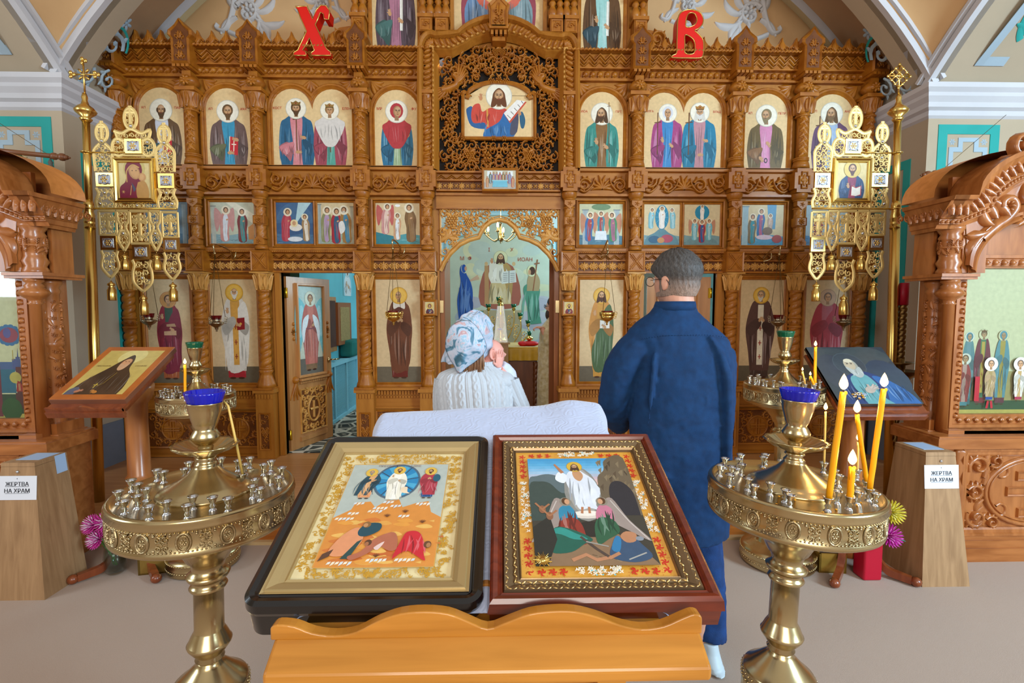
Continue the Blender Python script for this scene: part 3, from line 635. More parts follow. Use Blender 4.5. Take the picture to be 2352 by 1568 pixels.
# bay data : (col i, col j, kind)
bays=[(0,1,'i'),(1,2,'i'),(2,3,'d'),(3,4,'i'),(5,6,'i'),(6,7,'d'),(7,8,'i'),(8,9,'i')]
lowpx={(0,1):(340,441),(1,2):(486,594),(3,4):(864,967),(5,6):(1330,1431),(7,8):(1697,1797),(8,9):(1846,1948)}
uppx={(0,1):(323,427),(1,2):(476,578),(2,3):(628,811),(3,4):(861,964),(5,6):(1331,1431),(6,7):(1478,1656),(7,8):(1708,1806),(8,9):(1855,1957)}
midpx={(0,1):[(336,434)],(1,2):[(484,586)],(2,3):[(635,721),(730,814)],(3,4):[(863,965)],(5,6):[(1330,1430)],(6,7):[(1478,1561),(1570,1653)],(7,8):[(1702,1799)],(8,9):[(1849,1945)]}
LOW={};UPP={};MID={}
for k,(a,b) in lowpx.items(): LOW[k]=(X_(a,760),X_(b,760),Z(877),Z(641))
for k,(a,b) in uppx.items(): UPP[k]=(X_(a,320),X_(b,320),Z(384),Z(209))
for k,l in midpx.items(): MID[k]=[(X_(a,515),X_(b,515),Z(562),Z(467)) for a,b in l]
r=.052
for n,(i,j,kd) in enumerate(bays):
    a,b=CX[i]+.045,CX[j]-.045; k=(i,j); w=b-a
    # lower icon frame, pedestal panel
    if kd=='i':
        g=M(mpD()); frame(g,rectl(*LOW[k]),FP); g.ubox(a,b,Z(893),Z(884),0,.03); g.build('icon_frame',WOOD,IC)
        g=M(mpD(.05)); g.map=lambda u,v,h:(u,D-.03-h,v)
        g.ubox(a-.01,b+.01,SOL,Z(1040),0,.03); g.ubox(a-.01,b+.01,Z(1040),Z(1034),0,.045,ins=.006); g.ubox(a,b,Z(1040),Z(893),-.03,0)
        g.ubox(a,b,Z(892),Z(886),0,.05); dent(g,a,b,Z(903),Z(894),max(8,int(w/.028)),.022); dent(g,a,b,Z(911),Z(906),max(8,int(w/.028)),.012); g.ubox(a,b,Z(934),Z(930),0,.02)
        o=g.build('pedestal',WOODH,IC)
        g=M(lambda u,v,h:(u,D-.035-h,v)); u0,u1,v0,v1=a+.1*w,b-.1*w,Z(1017),Z(941); frame(g,rectl(u0,u1,v0,v1),[(0,0),(0,.02),(.012,.024),(.016,0)]); g.ubox(u0,u1,v0,v1,-.002,.0005,m=1)
        cu,cv=(u0+u1)/2,(v0+v1)/2; rr=(v1-v0)*.30
        fill(g,lambda u,v:math.hypot(u-cu,v-cv)>rr*1.25,u0,cu,v0,v1,.085,.012,mir=cu,seed=3,leaves=6,w=.2)
        g.bump(cu,cv,rr*1.05,rr*1.05,.006,0,24,3); g.rib([(cu+rr*math.cos(q*PI/14),cv+rr*math.sin(q*PI/14)) for q in range(28)],.008,.016,closed=True)
        for s1 in (-1,1):
            g.rib([(cu+s1*.012,cv-rr*.75),(cu+s1*.012,cv+rr*.75)],.008,.022); g.rib([(cu-rr*.75,cv+s1*.012),(cu+rr*.75,cv+s1*.012)],.008,.022)
            for s2 in (-1,1): g.rib([(cu+s1*.1*1,cv+s2*.035),(cu+s1*.035,cv+s2*.035),(cu+s1*.035,cv+s2*.1)],.005,.012)
        g.build('carved_panel',[WOOD,WOODM],o)
    else:
        pass
    # beam A
    g=M(mpD()); g.ubox(a,b,Z(627),Z(623),0,.05); g.ubox(a,b,Z(600),Z(597),0,.045); g.ubox(a,b,Z(583),Z(577),0,.07,ins=.004); g.ubox(a,b,Z(623),Z(600),0,.012,m=1); g.ubox(a,b,Z(597),Z(583),0,.02)
    nf=max(4,int(w/.088)); rope(g,a,b,Z(580),.007,.008,int(w/.02),.07)
    zig(g,a,b,Z(595),Z(586),nf,.006,.03,.02); zig(g,a,b,Z(598),Z(590),nf,.005,.022,.02)
    g.build('zigzag_beam',[WOOD,WOODM],IC)
    g=M(mpD())
    for q in range(2*nf):
        u=a+w*(q+.5)/(2*nf); big=q%2==0
        for p in range(8 if big else 4):
            an=p*PI/(4 if big else 2)+(0 if big else PI/4); rr=.042 if big else .03
            leaf(g,u+.004*math.cos(an),Z(611.5)+.004*math.sin(an),an,rr,rr*.3,.022,0,.012,4)
        g.bump(u,Z(611.5),.007,.007,.028,.012,6,2)
    g.build('flower_band',WOODL,IC)
    # mid icons frames
    g=M(mpD())
    for q in MID[k]: frame(g,rectl(*q),[(-.003,0),(-.003,.01),(.006,.02),(.016,.016),(.02,0)])
    m0=min(q[0] for q in MID[k]); m1=max(q[1] for q in MID[k]); frame(g,rectl(m0,m1,MID[k][0][2],MID[k][0][3]),[(.02,0),(.02,.03),(.03,.035),(.036,.0)])
    g.ubox(a,b,Z(577),Z(571),0,.055); g.ubox(a,b,Z(454),Z(446),0,.07,ins=.006); g.build('icon_frame',WOOD,IC)
    # scroll frieze
    g=M(mpD()); g.ubox(a,b,Z(446),Z(396),0,.015); g.ubox(a,b,Z(396),Z(388),0,.065,ins=.004); g.ubox(a,b,Z(388),Z(386),0,.05); g.build('frieze_board',WOODH,IC)
    g=M(mpD(.015)); cu=(a+b)/2; cv=Z(421); hh=(Z(401)-Z(441))*.5
    ns=1 if w<.75 else 2
    for s1 in (-1,1):
        om=g.map; g.map=(lambda om_,s_:(lambda u,v,h:om_(cu+s_*(u-cu),v,h)))(om,s1)
        for q in range(ns):
            u=cu+w*.5*(.62 if ns==1 else (.36+.42*q)); scroll(g,u,cv-.02*(1 if q==0 else -1),hh*.82,PI*.9,-1 if q==0 else 1,.045,w=.24,leaves=5,turns=1.3)
            g.rib(cr([(u+hh*.5,cv-hh*.8),(u-hh*.1,cv-hh*1.0),(u-hh*.9,cv-hh*.3),(u-hh*1.2,cv+hh*.6)]),lambda t:hh*.2*(1-.6*t),.04)
        for p in range(4): leaf(g,cu+.004,cv-hh*.7,PI*(.5-.13*p),hh*1.7*(1-.08*p),hh*.2,.045,-.35-.12*p)
        leaf(g,b-.02,cv-hh*.8,PI*.62,hh*1.5,hh*.22,.04,.5)
        g.map=om
    g.build('carved_scrollwork',WOOD,IC)
    # upper arched icon frame
    g=M(mpD()); lp=(darchl if (i,j) in ((2,3),(6,7)) else archl)(*UPP[k]); frame(g,lp,[(-.004,0),(-.004,.014),(.006,.026),(.016,.018),(.026,.03),(.04,.03),(.05,.018),(.056,0)],.0)
    u0,u1=UPP[k][0],UPP[k][1]; g.ubox(u0-.06,u1+.06,Z(389),Z(385),0,.05)
    g.build('icon_frame',WOOD,IC)
    g=M(mpD())
    for s1 in (-1,1):
        cu=(a+b)/2; uu=(b-.05 if s1>0 else a+.05)
        for p in range(4): leaf(g,uu,Z(192),(-PI/2-s1*(.15+.4*p)),.15-.012*p,.026,.03,-s1*.3)
    if w>.75:
        for p in range(5): leaf(g,(a+b)/2,Z(192),-PI/2+(p-2)*.45,.11,.02,.028,0)
    g.build('spandrel_leaves',WOOD,IC)
    # cornice of the side bays, two carved bands and a crest
    g=M(mpD()); g.ubox(a-.05,b+.05,Z(188),Z(184),0,.05); g.ubox(a-.05,b+.05,Z(184),Z(166),0,.045); g.ubox(a-.05,b+.05,Z(166),Z(163),.0,.10); g.ubox(a-.05,b+.05,Z(163),Z(152),0,.08); g.ubox(a-.05,b+.05,Z(152),Z(133),.0,.09);g.ubox(a-.05,b+.05,Z(133),Z(127),0,.16,ins=.006)
    n2=max(5,int(w/.062))
    for q in range(n2):
        u=a+w*(q+.5)/n2; g.bump(u,Z(174),w/n2*.42,.03,.03,.045,8,3); leaf(g,u-w/n2*.4,Z(181),.9,w/n2*.9,.012,.035,-.6,.045,4)
    n3=max(4,int(w/.09))
    zig(g,a-.02,b+.02,Z(155),Z(141),n3,.012,.035,.085); zig(g,a-.02,b+.02,Z(149),Z(136),n3,.01,.04,.095); rope(g,a-.04,b+.04,Z(130),.01,.012,int(w/.03),.16)
    zig(g,a-.02,b+.02,Z(161),Z(150),n3,.008,.025,.08)
    g.build('cornice',WOOD,IC)
    if (i,j) not in ((3,4),(5,6)):
        g=M(mpD(.10)); n4=max(3,round(w/.125))
        for q in range(n4):
            u=a+w*(q+.5)/n4; q2=w/n4*.5; v=Z(127)
            if i==0 and q<1: continue
            g.plate([(u-q2,v),(u+q2,v),(u+q2*.9,v+.05),(u+q2*.35,v+.085),(u,v+.135),(u-q2*.35,v+.085),(u-q2*.9,v+.05)],-.02,.012)
            leaf(g,u,v,PI/2,.13,.018,.03,0,.012)
            for s1 in (-1,1): leaf(g,u,v+.01,PI/2-s1*.55,.09,.016,.03,s1*.8,.012); scroll(g,u+s1*q2*.55,v+.03,.022,0,s1,.022,.012,leaves=0)
        g.build('crest',WOOD,IC)
# ---- columns ----
def twz(z0,rad,amp,k,n=2): return lambda r_,z,a:r_*(1+amp*.35-amp*1.5*(.5+.5*math.cos(n*a-k*z))**3)
def vshaft(g,x,y,za,zb,r0,k=26,n=2,amp=.17,st=30):
    g.lathe([(r0,za+(zb-za)*i/st) for i in range(st+1)],(x,y,0),20,tw=twz(0,0,amp,k,n))
def ring(g,x,y,z,r0,h): g.lathe([(r0*.9,z-h/2),(r0*1.12,z-h*.3),(r0*1.18,z),(r0*1.12,z+h*.3),(r0*.9,z+h/2)],(x,y,0),20)
def cyl_leaves(g,x,y,z0,z1,r0,r1,n,h=.012,tip=.3):
    om=g.map
    for p in range(n):
        A=-PI/2+2*PI*p/n
        g.map=lambda u,v,hh:((lambda rr,aa:(x+rr*math.cos(aa),y+rr*math.sin(aa),v))(r0+(r1-r0)*max(0,min(1,(v-z0)/(z1-z0)))**1.5+hh,A+u/r0))
        leaf(g,0,z0,PI/2,(z1-z0),r0*PI/n*.8,h,0,0,7); g.rib([(0,z0),(0,z1*.9+z0*.1)],.003,h*1.5)
        for s1 in (-1,1): leaf(g,s1*r0*.1,z0+(z1-z0)*.1,PI/2-s1*.2,(z1-z0)*.8,r0*PI/n*.35,h*1.1,s1*.25,0,5)
    g.map=om
tw_=26*1.0
def lowcol(x,mirror=False,gate=False):
    g=M(); y=YC
    if not gate: vshaft(g,x,y,Z(727),Z(670),r,88,2,.17,46); vshaft(g,x,y,Z(842),Z(752),r,88,2,.17,64)
    else: vshaft(g,x,y,Z(688),Z(676),r*.8,88); vshaft(g,x,y,Z(842),Z(752),r*.8,88,2,.17,64)
    rr=r if not gate else r*.85
    if gate: g.box(x-.02,x+.02,y-.005,y+.02,Z(842),Z(676))
    for py in ((669,729,750,842) if not gate else (676,728,750,842)): ring(g,x,y,Z(py),rr,.03)
    g.lathe([(rr*.95,Z(750)),(rr*1.02,Z(740)),(rr*.95,Z(729))],(x,y,0),20)
    for p in range(6):
        om=g.map; g.map=lambda u,v,h:(x+(rr+h)*math.cos(-PI/2+u/rr),y+(rr+h)*math.sin(-PI/2+u/rr),v); flower(g,(p-2)*rr*PI/3,Z(739.5),.018,.012,6); g.map=om
    o=g.build('column',WOOD,IC,loc=(x,y,SOL))
    g=M(); t=Z(627)
    g.lathe([(rr*.95,Z(668)),(rr*.98,Z(655)),(rr*1.25,Z(640)),(rr*1.6,Z(632)),(rr*1.7,Z(629))],(x,y,0),16); g.box(x-rr*1.7,x+rr*1.7,y-rr*1.7,y+.06,Z(630),t)
    cyl_leaves(g,x,y,Z(667),Z(631),rr,rr*1.65,8,.014); g.build('capital',WOODL,o)
    g=M(); g.lathe([(rr*1.75,Z(884)),(rr*1.6,Z(876)),(rr*1.15,Z(860)),(rr*1.0,Z(853)),(rr*1.3,Z(848)),(rr*1.0,Z(843))],(x,y,0),32,tw=lambda r_,z,a:r_*(1+.05*math.cos(12*a)))
    g.box(x-rr*1.8,x+rr*1.8,y-rr*1.8,y+.05,Z(888),Z(883)); g.build('column_base',WOOD,o); return o
c0=lowcol(CX[1])
for i in (0,2,3,6,7,8,9): dup(c0,IC,(CX[i]-icl.x,YC-D,0))
cg=lowcol(CX[4],gate=True); dup(cg,IC,(CX[5],YC-D,0))
# pedestals below columns
def ped(x,w):
    g=M(lambda u,v,h:(u,D-.09-h,v)); g.box(x-w,x+w,D-.13,D,SOL,Z(893)); g.ubox(x-w-.02,x+w+.02,Z(896),Z(886),-.09,.06,ins=.004); dent(g,x-w,x+w,Z(908),Z(898),6,.05); g.ubox(x-w-.015,x+w+.015,SOL,Z(1040),-.09,.055)
    o=g.build('column_pedestal',WOODP,IC,loc=(x,D,SOL)); g=M(lambda u,v,h:(u,D-.131-h,v)); frame(g,rectl(x-w*.45,x+w*.45,Z(1018),Z(942)),[(0,0),(0,.01),(.012,.014),(.014,0)]); g.ubox(x-w*.45,x+w*.45,Z(1018),Z(942),0,.001,m=1)
    for q in range(6): v=Z(1012)+q*(Z(948)-Z(1012))/5; scroll(g,x+(w*.16 if q%2 else -w*.16),v,.028,q*1.0,1 if q%2 else -1,.012,leaves=3); 
    grapes(g,x,Z(985),.04,.012); g.build('carved_panel',[WOOD,WOODM],o); return o
p0=ped(CX[1],.085)
for i in (0,2,3,4,5,6,7,8,9): dup(p0,IC,(CX[i],0,0))
# X blocks, mid columns, cross blocks, upper columns, kokoshnik boxes with brackets
def xblock(x):
    g=M(lambda u,v,h:(u,D-.13-h,v)); w=.085; g.box(x-w,x+w,D-.13,D,Z(626),Z(579)); frame(g,rectl(x-w*.8,x+w*.8,Z(622),Z(583)),[(0,-.01),(0,.006),(.012,.01),(.016,.0)])
    for s1 in (-1,1): g.rib([(x-s1*w*.72,Z(620)),(x+s1*w*.72,Z(585))],.006,.012); 
    for s1 in (-1,1):
        g.rib([(x-w*.45,Z(602.5)+s1*.07),(x,Z(602.5)+s1*.02),(x+w*.45,Z(602.5)+s1*.07)],.004,.008); g.rib([(x+s1*w*.7,Z(602.5)-.05),(x+s1*.02,Z(602.5)),(x+s1*w*.7,Z(602.5)+.05)],.004,.008)
    return g.build('crossed_block',WOOD,IC,loc=(x,D,SOL))
def midcol(x):
    g=M(); y=YC; q=.046; vshaft(g,x,y,Z(502),Z(480),q,120,5,.08,24); vshaft(g,x,y,Z(550),Z(520),q,120,5,.08,30)
    for py in (456,462,480,521,551,568,573): ring(g,x,y,Z(py),q*1.05,.02)
    g.lathe([(q*1.4,Z(577)),(q*1.3,Z(568))],(x,y,0),16); g.lathe([(q*1.05,Z(462)),(q*1.5,Z(456)),(q*1.6,Z(449)),(q*1.6,Z(446))],(x,y,0),16)
    g.box(x-q*1.15,x+q*1.15,y-q*1.15,y+.03,Z(520),Z(502))
    g.map=lambda u,v,h:(u,y-q*1.15-h,v); flower(g,x,Z(511),.034,.015,8); frame(g,rectl(x-q,x+q,Z(519),Z(503)),[(0,0),(0,.008),(.006,.0)])
    g.plate([(x-q*1.1,Z(465)),(x+q*1.1,Z(465)),(x+q*1.1,Z(474)),(x,Z(484)),(x-q*1.1,Z(474))],-.06,.004); flower(g,x,Z(472),.024,.012,5,.004)
    g.plate([(x-q*1.1,Z(566)),(x+q*1.1,Z(566)),(x+q*1.1,Z(557)),(x+q*.6,Z(551)),(x,Z(547)),(x-q*.6,Z(551)),(x-q*1.1,Z(557))],-.06,.004); flower(g,x,Z(559),.026,.012,5,.004)
    return g.build('short_column',WOOD,IC,loc=(x,y,SOL))
def cblock(x):
    g=M(lambda u,v,h:(u,D-.14-h,v)); w=.092; z0,z1=Z(445),Z(391); cz=(z0+z1)/2; hh=(z1-z0)/2
    g.plate([(x-w*.75,z0),(x+w*.75,z0),(x+w*.75,z0+hh*.3),(x+w,z0+hh*.3),(x+w,z1-hh*.35),(x+w*.75,z1-hh*.35),(x+w*.75,z1),(x-w*.75,z1),(x-w*.75,z1-hh*.35),(x-w,z1-hh*.35),(x-w,z0+hh*.3),(x-w*.75,z0+hh*.3)],-.14,0)
    lp=lambda d:[(x+a*(w*.45+d),cz+b*(hh*.62+d)) for a,b in ((-.55,-1),(.55,-1),(.55,-.5),(1,-.5),(1,.5),(.55,.5),(.55,1),(-.55,1),(-.55,.5),(-1,.5),(-1,-.5),(-.55,-.5))]
    frame(g,lp,[(0,0),(0,.012),(.01,.016),(.014,0)])
    for k in range(4): a=PI/2*k; leaf(g,x,cz,a,hh*.5 if k%2 else w*.4,.02,.016,0)
    return g.build('cross_block',WOOD,IC,loc=(x,D,SOL))
def upcol(x,thin=False):
    y=YC; q=.058 if not thin else .046; g=M()
    if thin: vshaft(g,x,y,Z(365),Z(278),q,80,3,.15,60)
    else:
        g.lathe([(q*.85,Z(365)),(q*.8,Z(320)),(q*.85,Z(270))],(x,y,0),20); g.map=lambda u,v,h:(x+(q*.82+h)*math.cos(-PI/2+u/q),y+(q*.82+h)*math.sin(-PI/2+u/q),v)
        for p in range(7):
            v=Z(362)+(Z(274)-Z(362))*p/6; leaf(g,-.05,v,.6,.12,.02,.014,.4); leaf(g,.05,v+.02,PI-.6,.12,.02,.014,-.4); g.bump(0,v+.03,.016,.016,.016)
        g.map=lambda u,v,h:(u,-h,v)
    for py in (366,370,378): ring(g,x,y,Z(py),q*1.05,.022)
    g.lathe([(q*1.35,Z(388)),(q*1.3,Z(382)),(q*1.1,Z(372))],(x,y,0),20)
    ring(g,x,y,Z(269),q,.02)
    o=g.build('upper_column',WOOD,IC,loc=(x,y,SOL)); g=M(); zt=Z(222)
    g.lathe([(q*.9,Z(268)),(q*1.2,Z(260)),(q*1.25,Z(245)),(q*1.5,Z(232)),(q*1.55,Z(229))],(x,y,0),16); g.box(x-q*1.55,x+q*1.55,y-q*1.7,y+.06,Z(230),zt)
    cyl_leaves(g,x,y,Z(264),Z(231),q*1.15,q*1.5,6,.02); g.build('capital',WOOD,o); return o
def kbox(x):
    g=M(lambda u,v,h:(u,D-.2-h,v)); w=.082; z0,z1=Z(178),Z(122)
    P=[(x-w,z0),(x+w,z0),(x+w,z1),(x+w*1.35,z1+.03),(x+w*1.3,z1+.07),(x+w*.5,z1+.12),(x,z1+.175),(x-w*.5,z1+.12),(x-w*1.3,z1+.07),(x-w*1.35,z1+.03),(x-w,z1)]
    g.plate(P,-.2,0); P2=[(x+(p[0]-x)*.72,(p[1]-z0)*.86+z0+.03) for p in P]
    for A,B,h0,h1 in ((P,P2,.0,.012),): g.strip(P,[(x+(p[0]-x)*.86,(p[1]-z0)*.93+z0+.012) for p in P],0,.018,True,sm=False); g.strip([(x+(p[0]-x)*.86,(p[1]-z0)*.93+z0+.012) for p in P],P2,.018,0,True,sm=False)
    g.plate(P2,-.0,.001,m=1)
    for q in range(3): 
        v=z0+.07+q*.085
        for s1 in (-1,1): scroll(g,x+s1*.026,v,.026,PI/2,s1,.018,leaves=2); leaf(g,x,v-.02,PI/2-s1*.5,.07,.012,.018,s1*.6)
    for q in (-.06,-.02,.02,.06): g.box(x+q-.014,x+q+.014,D-.21,D,Z(184),Z(178))
    o=g.build('gable_block',[WOOD,WOODM],IC,loc=(x,D,SOL))
    g=M(); g.box(x-.04,x+.04,D-.13,D,Z(205),Z(183))
    g.lathe([(.001,Z(224)),(.02,Z(222)),(.05,Z(217)),(.082,Z(209)),(.085,Z(204)),(.06,Z(196)),(.04,Z(190))],(x,D-.08,0),20)
    g.map=lambda u,v,h:(u,D-.155-h,v); flower(g,x,Z(207),.05,.02,7); g.build('hanging_bracket',WOOD,o); return o
xb=xblock(CX[1]); mc=midcol(CX[1]); cb=cblock(CX[1]); uc=upcol(CX[1]); kb=kbox(CX[1])
for i in (0,2,3,4,5,6,7,8,9):
    dup(xb,IC,(CX[i],0,0)); dup(cb,IC,(CX[i],0,0))
    dup(mc,IC,(CX[i],YC-D,0))
    if i not in (4,5): dup(uc,IC,(CX[i],YC-D,0)); dup(kb,IC,(CX[i],0,0))
ut=upcol(CX[4],True); dup(ut,IC,(CX[5],YC-D,0))
# door frames
for (a,b) in ((dl0,dl1),(dr0,dr1)):
    g=M(mpD()); 
    for s_,u in ((-1,a),(1,b)): g.ubox(min(u,u+s_*.05),max(u,u+s_*.05),SOL,dtop,-.05,.035); 
    for s_,u in ((-1,a-.05),(1,b+.05)): g.ubox(min(u,u+s_*.03),max(u,u+s_*.03),Z(884),dtop,0,.02)
    g.build('door_frame',WOODP,IC)
# ---- central portal ----
mx=X_(1146,250)
def half2full(L): return L+[(2*mx-x,z) for x,z in L[::-1]]
def pxl(L): return [(X_(a,b),Z(b)) for a,b in L]
def curve_outer(d): # left half, offset d px inward
    return pxl([(964+d,395),(964+d,150)]+[(994+ (30-d)*math.cos(math.radians(t)),132-(42-d)*math.sin(math.radians(t)) ) for t in range(170,59,-15)]+[(1036+d*.1,90+d*1.02)]+[(1146+(118-d*.6)*math.cos(math.radians(t)),150-(98-d)*math.sin(math.radians(t))) for t in range(142,89,-9)])
g=M(mpD()); 
loops=[(0,0),(0,.15),(5,.17),(10,.15),(13,.10)]
def L(d): return half2full(curve_outer(d))
for (d0,h0),(d1,h1) in zip(loops,loops[1:]): g.strip(L(d0),L(d1),h0,h1,sm=False)
g.strip(L(13),L(30),.10,.10,sm=False); g.strip(L(30),L(33),.10,.13,sm=False); g.strip(L(33),L(38),.13,.10,sm=False); g.strip(L(38),L(46),.10,.02,sm=False); g.strip(L(0),L(-5),.0,.0)
g.build('portal_arch',WOODP,IC)
g=M(mpD(.10)); Lm=L(21.5); cum=0
for (p,q) in zip(Lm,Lm[1:]):
    dd=math.hypot(q[0]-p[0],q[1]-p[1]); nn=max(1,round(dd/.05)); an=math.atan2(q[1]-p[1],q[0]-p[0])
    for k in range(nn):
        t=(k+.5)/nn; u,v=p[0]+(q[0]-p[0])*t,p[1]+(q[1]-p[1])*t; g.bump(u,v,.018,.045,.035,0,8,3,ang=an+.45*(1 if u<mx else -1))
Lm=L(35)
for (p,q) in zip(Lm,Lm[1:]):
    dd=math.hypot(q[0]-p[0],q[1]-p[1]); nn=max(1,round(dd/.045)); an=math.atan2(q[1]-p[1],q[0]-p[0])
    for k in range(nn): t=(k+.5)/nn; g.bump(p[0]+(q[0]-p[0])*t,p[1]+(q[1]-p[1])*t,.016,.009,.018,.03,6,2,ang=an,m=1)
g.build('carved_moulding',[WOOD,WOODL],IC)
# keystone
g=M(lambda u,v,h:(u,D-.22-h,v)); w=.085; z0,z1=Z(94),Z(58); P=[(mx-w,z0),(mx+w,z0),(mx+w,z1),(mx+w*1.2,z1+.06),(mx+w*.5,z1+.11),(mx,z1+.16),(mx-w*.5,z1+.11),(mx-w*1.2,z1+.06),(mx-w,z1)]
g.plate(P,-.2,0); frame(g,lambda d:[(mx+(p[0]-mx)*(.7+d),z0+.02+(p[1]-z0)*(.82+d)) for p in P],[(0,0),(0,.01),(.1,.016),(.14,0)])
for s1 in (-1,1): scroll(g,mx+s1*.03,z0+.06,.028,PI/2,s1,.02,leaves=2); scroll(g,mx+s1*.025,z0+.14,.024,-PI/2,-s1,.02,leaves=2); leaf(g,mx,z0+.1,PI/2-s1*.3,.12,.014,.02,s1*.4)
for q in (-.06,-.02,.02,.06): g.box(mx+q-.012,mx+q+.012,D-.2,D,Z(105),Z(95))
g.box(mx-.06,mx+.06,D-.15,D,Z(113),Z(103)); g.build('keystone',WOOD,IC)
# pierced carving above the gate with dark backing
ii=pxl([(1067,318),(1067,222)])+pxl([(1073,219),(1080,222),(1084,226)])+pxl([(1146+80*math.cos(math.radians(t)),247-51*math.sin(math.radians(t))) for t in range(152,89,-9)])
iconP=ii+[(2*mx-x,z) for x,z in ii[::-1][1:]]
def inpoly(P,u,v):
    c=False; j=len(P)-1
    for i in range(len(P)):
        if (P[i][1]>v)!=(P[j][1]>v) and u<(P[j][0]-P[i][0])*(v-P[i][1])/(P[j][1]-P[i][1])+P[i][0]: c=not c
        j=i
    return c
In=L(46)+[]; 
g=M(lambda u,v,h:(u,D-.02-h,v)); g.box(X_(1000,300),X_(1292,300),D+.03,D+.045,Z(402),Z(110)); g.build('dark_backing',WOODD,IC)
def grow(P,d):
    c=(mx,sum(p[1] for p in P)/len(P)); return [(p[0]+d*(1 if p[0]>mx else -1)*(abs(p[0]-mx)>.01),p[1]+d*(1 if p[1]>c[1] else -1)) for p in P]
ig=grow(iconP,.06); inn=lambda u,v:inpoly(grow(In,-.03),u,v) and not inpoly(ig,u,v)
g=M(lambda u,v,h:(u,D-.005-h,v)); fill(g,inn,X_(1008,300),mx,Z(396),Z(112),.106,.04,mir=mx,seed=11,w=.2,leaves=7)
fill(g,inn,X_(1008,300)+.045,mx,Z(396)+.04,Z(112),.106,.03,mir=mx,seed=5,w=.17,leaves=5)
for s1 in (-1,1):
    grapes(g,mx+s1*.28,Z(362),.05,.03,.02); grapes(g,mx+s1*.03,Z(125),.035,.03,.02)
    flower(g,mx+s1*.12,Z(360),.05,.04,6,.02); flower(g,mx+s1*.47,Z(285),.055,.04,6,.02)
    # bird with raised wing
    bx,bz=mx+s1*.43,Z(200); q=s1
    g.rib(cr([(bx+q*.11,bz-.05),(bx+q*.04,bz-.03),(bx-q*.02,bz+.0),(bx-q*.03,bz+.06),(bx-q*.0,bz+.095),(bx-q*.035,bz+.10),(bx-q*.055,bz+.08)]),lambda t:.036*(1-.8*t)+.005,.05,.015)
    for k in range(5): leaf(g,bx-q*.02,bz-.0,PI/2+q*(.25+.15*k),.24-.02*k,.018,.045,-q*.2,.02); leaf(g,bx+q*.05,bz-.02,(-.2-.2*k) if q>0 else PI+.2+.2*k,.2,.016,.04,q*.3,.015)
g.build('pierced_carving',WOOD,IC)
g=M(lambda u,v,h:(u,D-.03-h,v)); sc=lambda d:grow(iconP,d); frame(g,sc,[(-.002,0),(-.002,.02),(.012,.035),(.026,.025),(.03,0)])
for s1 in (-1,1):
    flower(g,mx+s1*.05,Z(322),.03,.03,6,.02); flower(g,mx+s1*.34,Z(322),.03,.03,5,.02); flower(g,mx+s1*.36,Z(222),.03,.03,5,.02); flower(g,mx+s1*.06,Z(192),.03,.03,6,.02)
flower(g,mx,Z(190),.035,.035,7,.02); g.build('icon_frame',WOOD,IC)
# lintel bands below the pierced carving
a,b=CX[4]+.08,CX[5]-.08
g=M(mpD()); g.ubox(a,b,Z(402),Z(396),0,.07,ins=.004); g.ubox(a,b,Z(416),Z(402),0,.02); zig(g,a,b,Z(413),Z(404),12,.007,.03,.02); zig(g,a,b,Z(416),Z(408),12,.006,.02,.02); g.ubox(a,b,Z(419),Z(416),0,.06); g.ubox(a,b,Z(438),Z(419),0,.012,m=1); g.ubox(a,b,Z(446),Z(438),0,.09,ins=.01); g.ubox(a,b,Z(480),Z(452),0,.03,m=2); g.ubox(a,b,Z(452),Z(446),0,.06); g.ubox(a,b,Z(482),Z(479),0,.05)
g.build('lintel',[WOOD,WOODM,WOODH],IC)
g=M(mpD())
for q in range(22):
    u=a+(b-a)*(q+.5)/22; big=q%2==0
    for p in range(8 if big else 4):
        an=p*PI/(4 if big else 2)+(0 if big else PI/4); rr=.036 if big else .026; leaf(g,u,Z(428.5),an,rr,rr*.25,.022,0,.012,4)
    g.bump(u,Z(428.5),.007,.007,.028,.012,6,2)
g.build('flower_band',WOODL,IC)
# gate spandrel : pale pierced vines
gp=[(1011,622)]+[(1020,603),(1034,583),(1056,562),(1078,551),(1100,545)]+[(1104,535),(1113,521),(1128,509),(1147,504)]
gl=[(X_(x,y),Z(y)) for x,y in gp]; gl=gl+[(2*X_(1147,560)-x,z) for x,z in gl[::-1][1:]]
g=M(lambda u,v,h:(u,D-h,v)); gm=X_(1147,560)
g.rib(gl,.022,.03); g.rib([(p[0]-( -.03 if p[0]>gm else .03)*0,p[1]+.035) for p in gl[1:-1]],.006,.02)
inn2=lambda u,v:v>(min((abs(u-p[0]),p[1]) for p in cr(gl,4))[1]+.075)
fill(g,inn2,g0,gm,Z(612),Z(481),.1,.035,mir=gm,seed=21,w=.2,leaves=7); fill(g,inn2,g0+.03,gm,Z(608),Z(484),.1,.02,mir=gm,seed=8,w=.16,leaves=5)
for s1 in (-1,1):
    grapes(g,gm+s1*.46,Z(510),.06,.035,.01); grapes(g,gm+s1*.30,Z(513),.045,.035,.01)
    for k in range(6): leaf(g,gm+s1*.5,Z(545),PI/2+s1*(-1.9+.75*k),.11,.03,.03,.3)
rope(g,g0,g1,Z(482),.01,.02,40); g.rib([(g0+.01,Z(620)),(g0+.01,Z(482))],.012,.02); g.rib([(g1-.01,Z(620)),(g1-.01,Z(482))],.012,.02)
g.build('pierced_gate_arch',WOODL,IC)
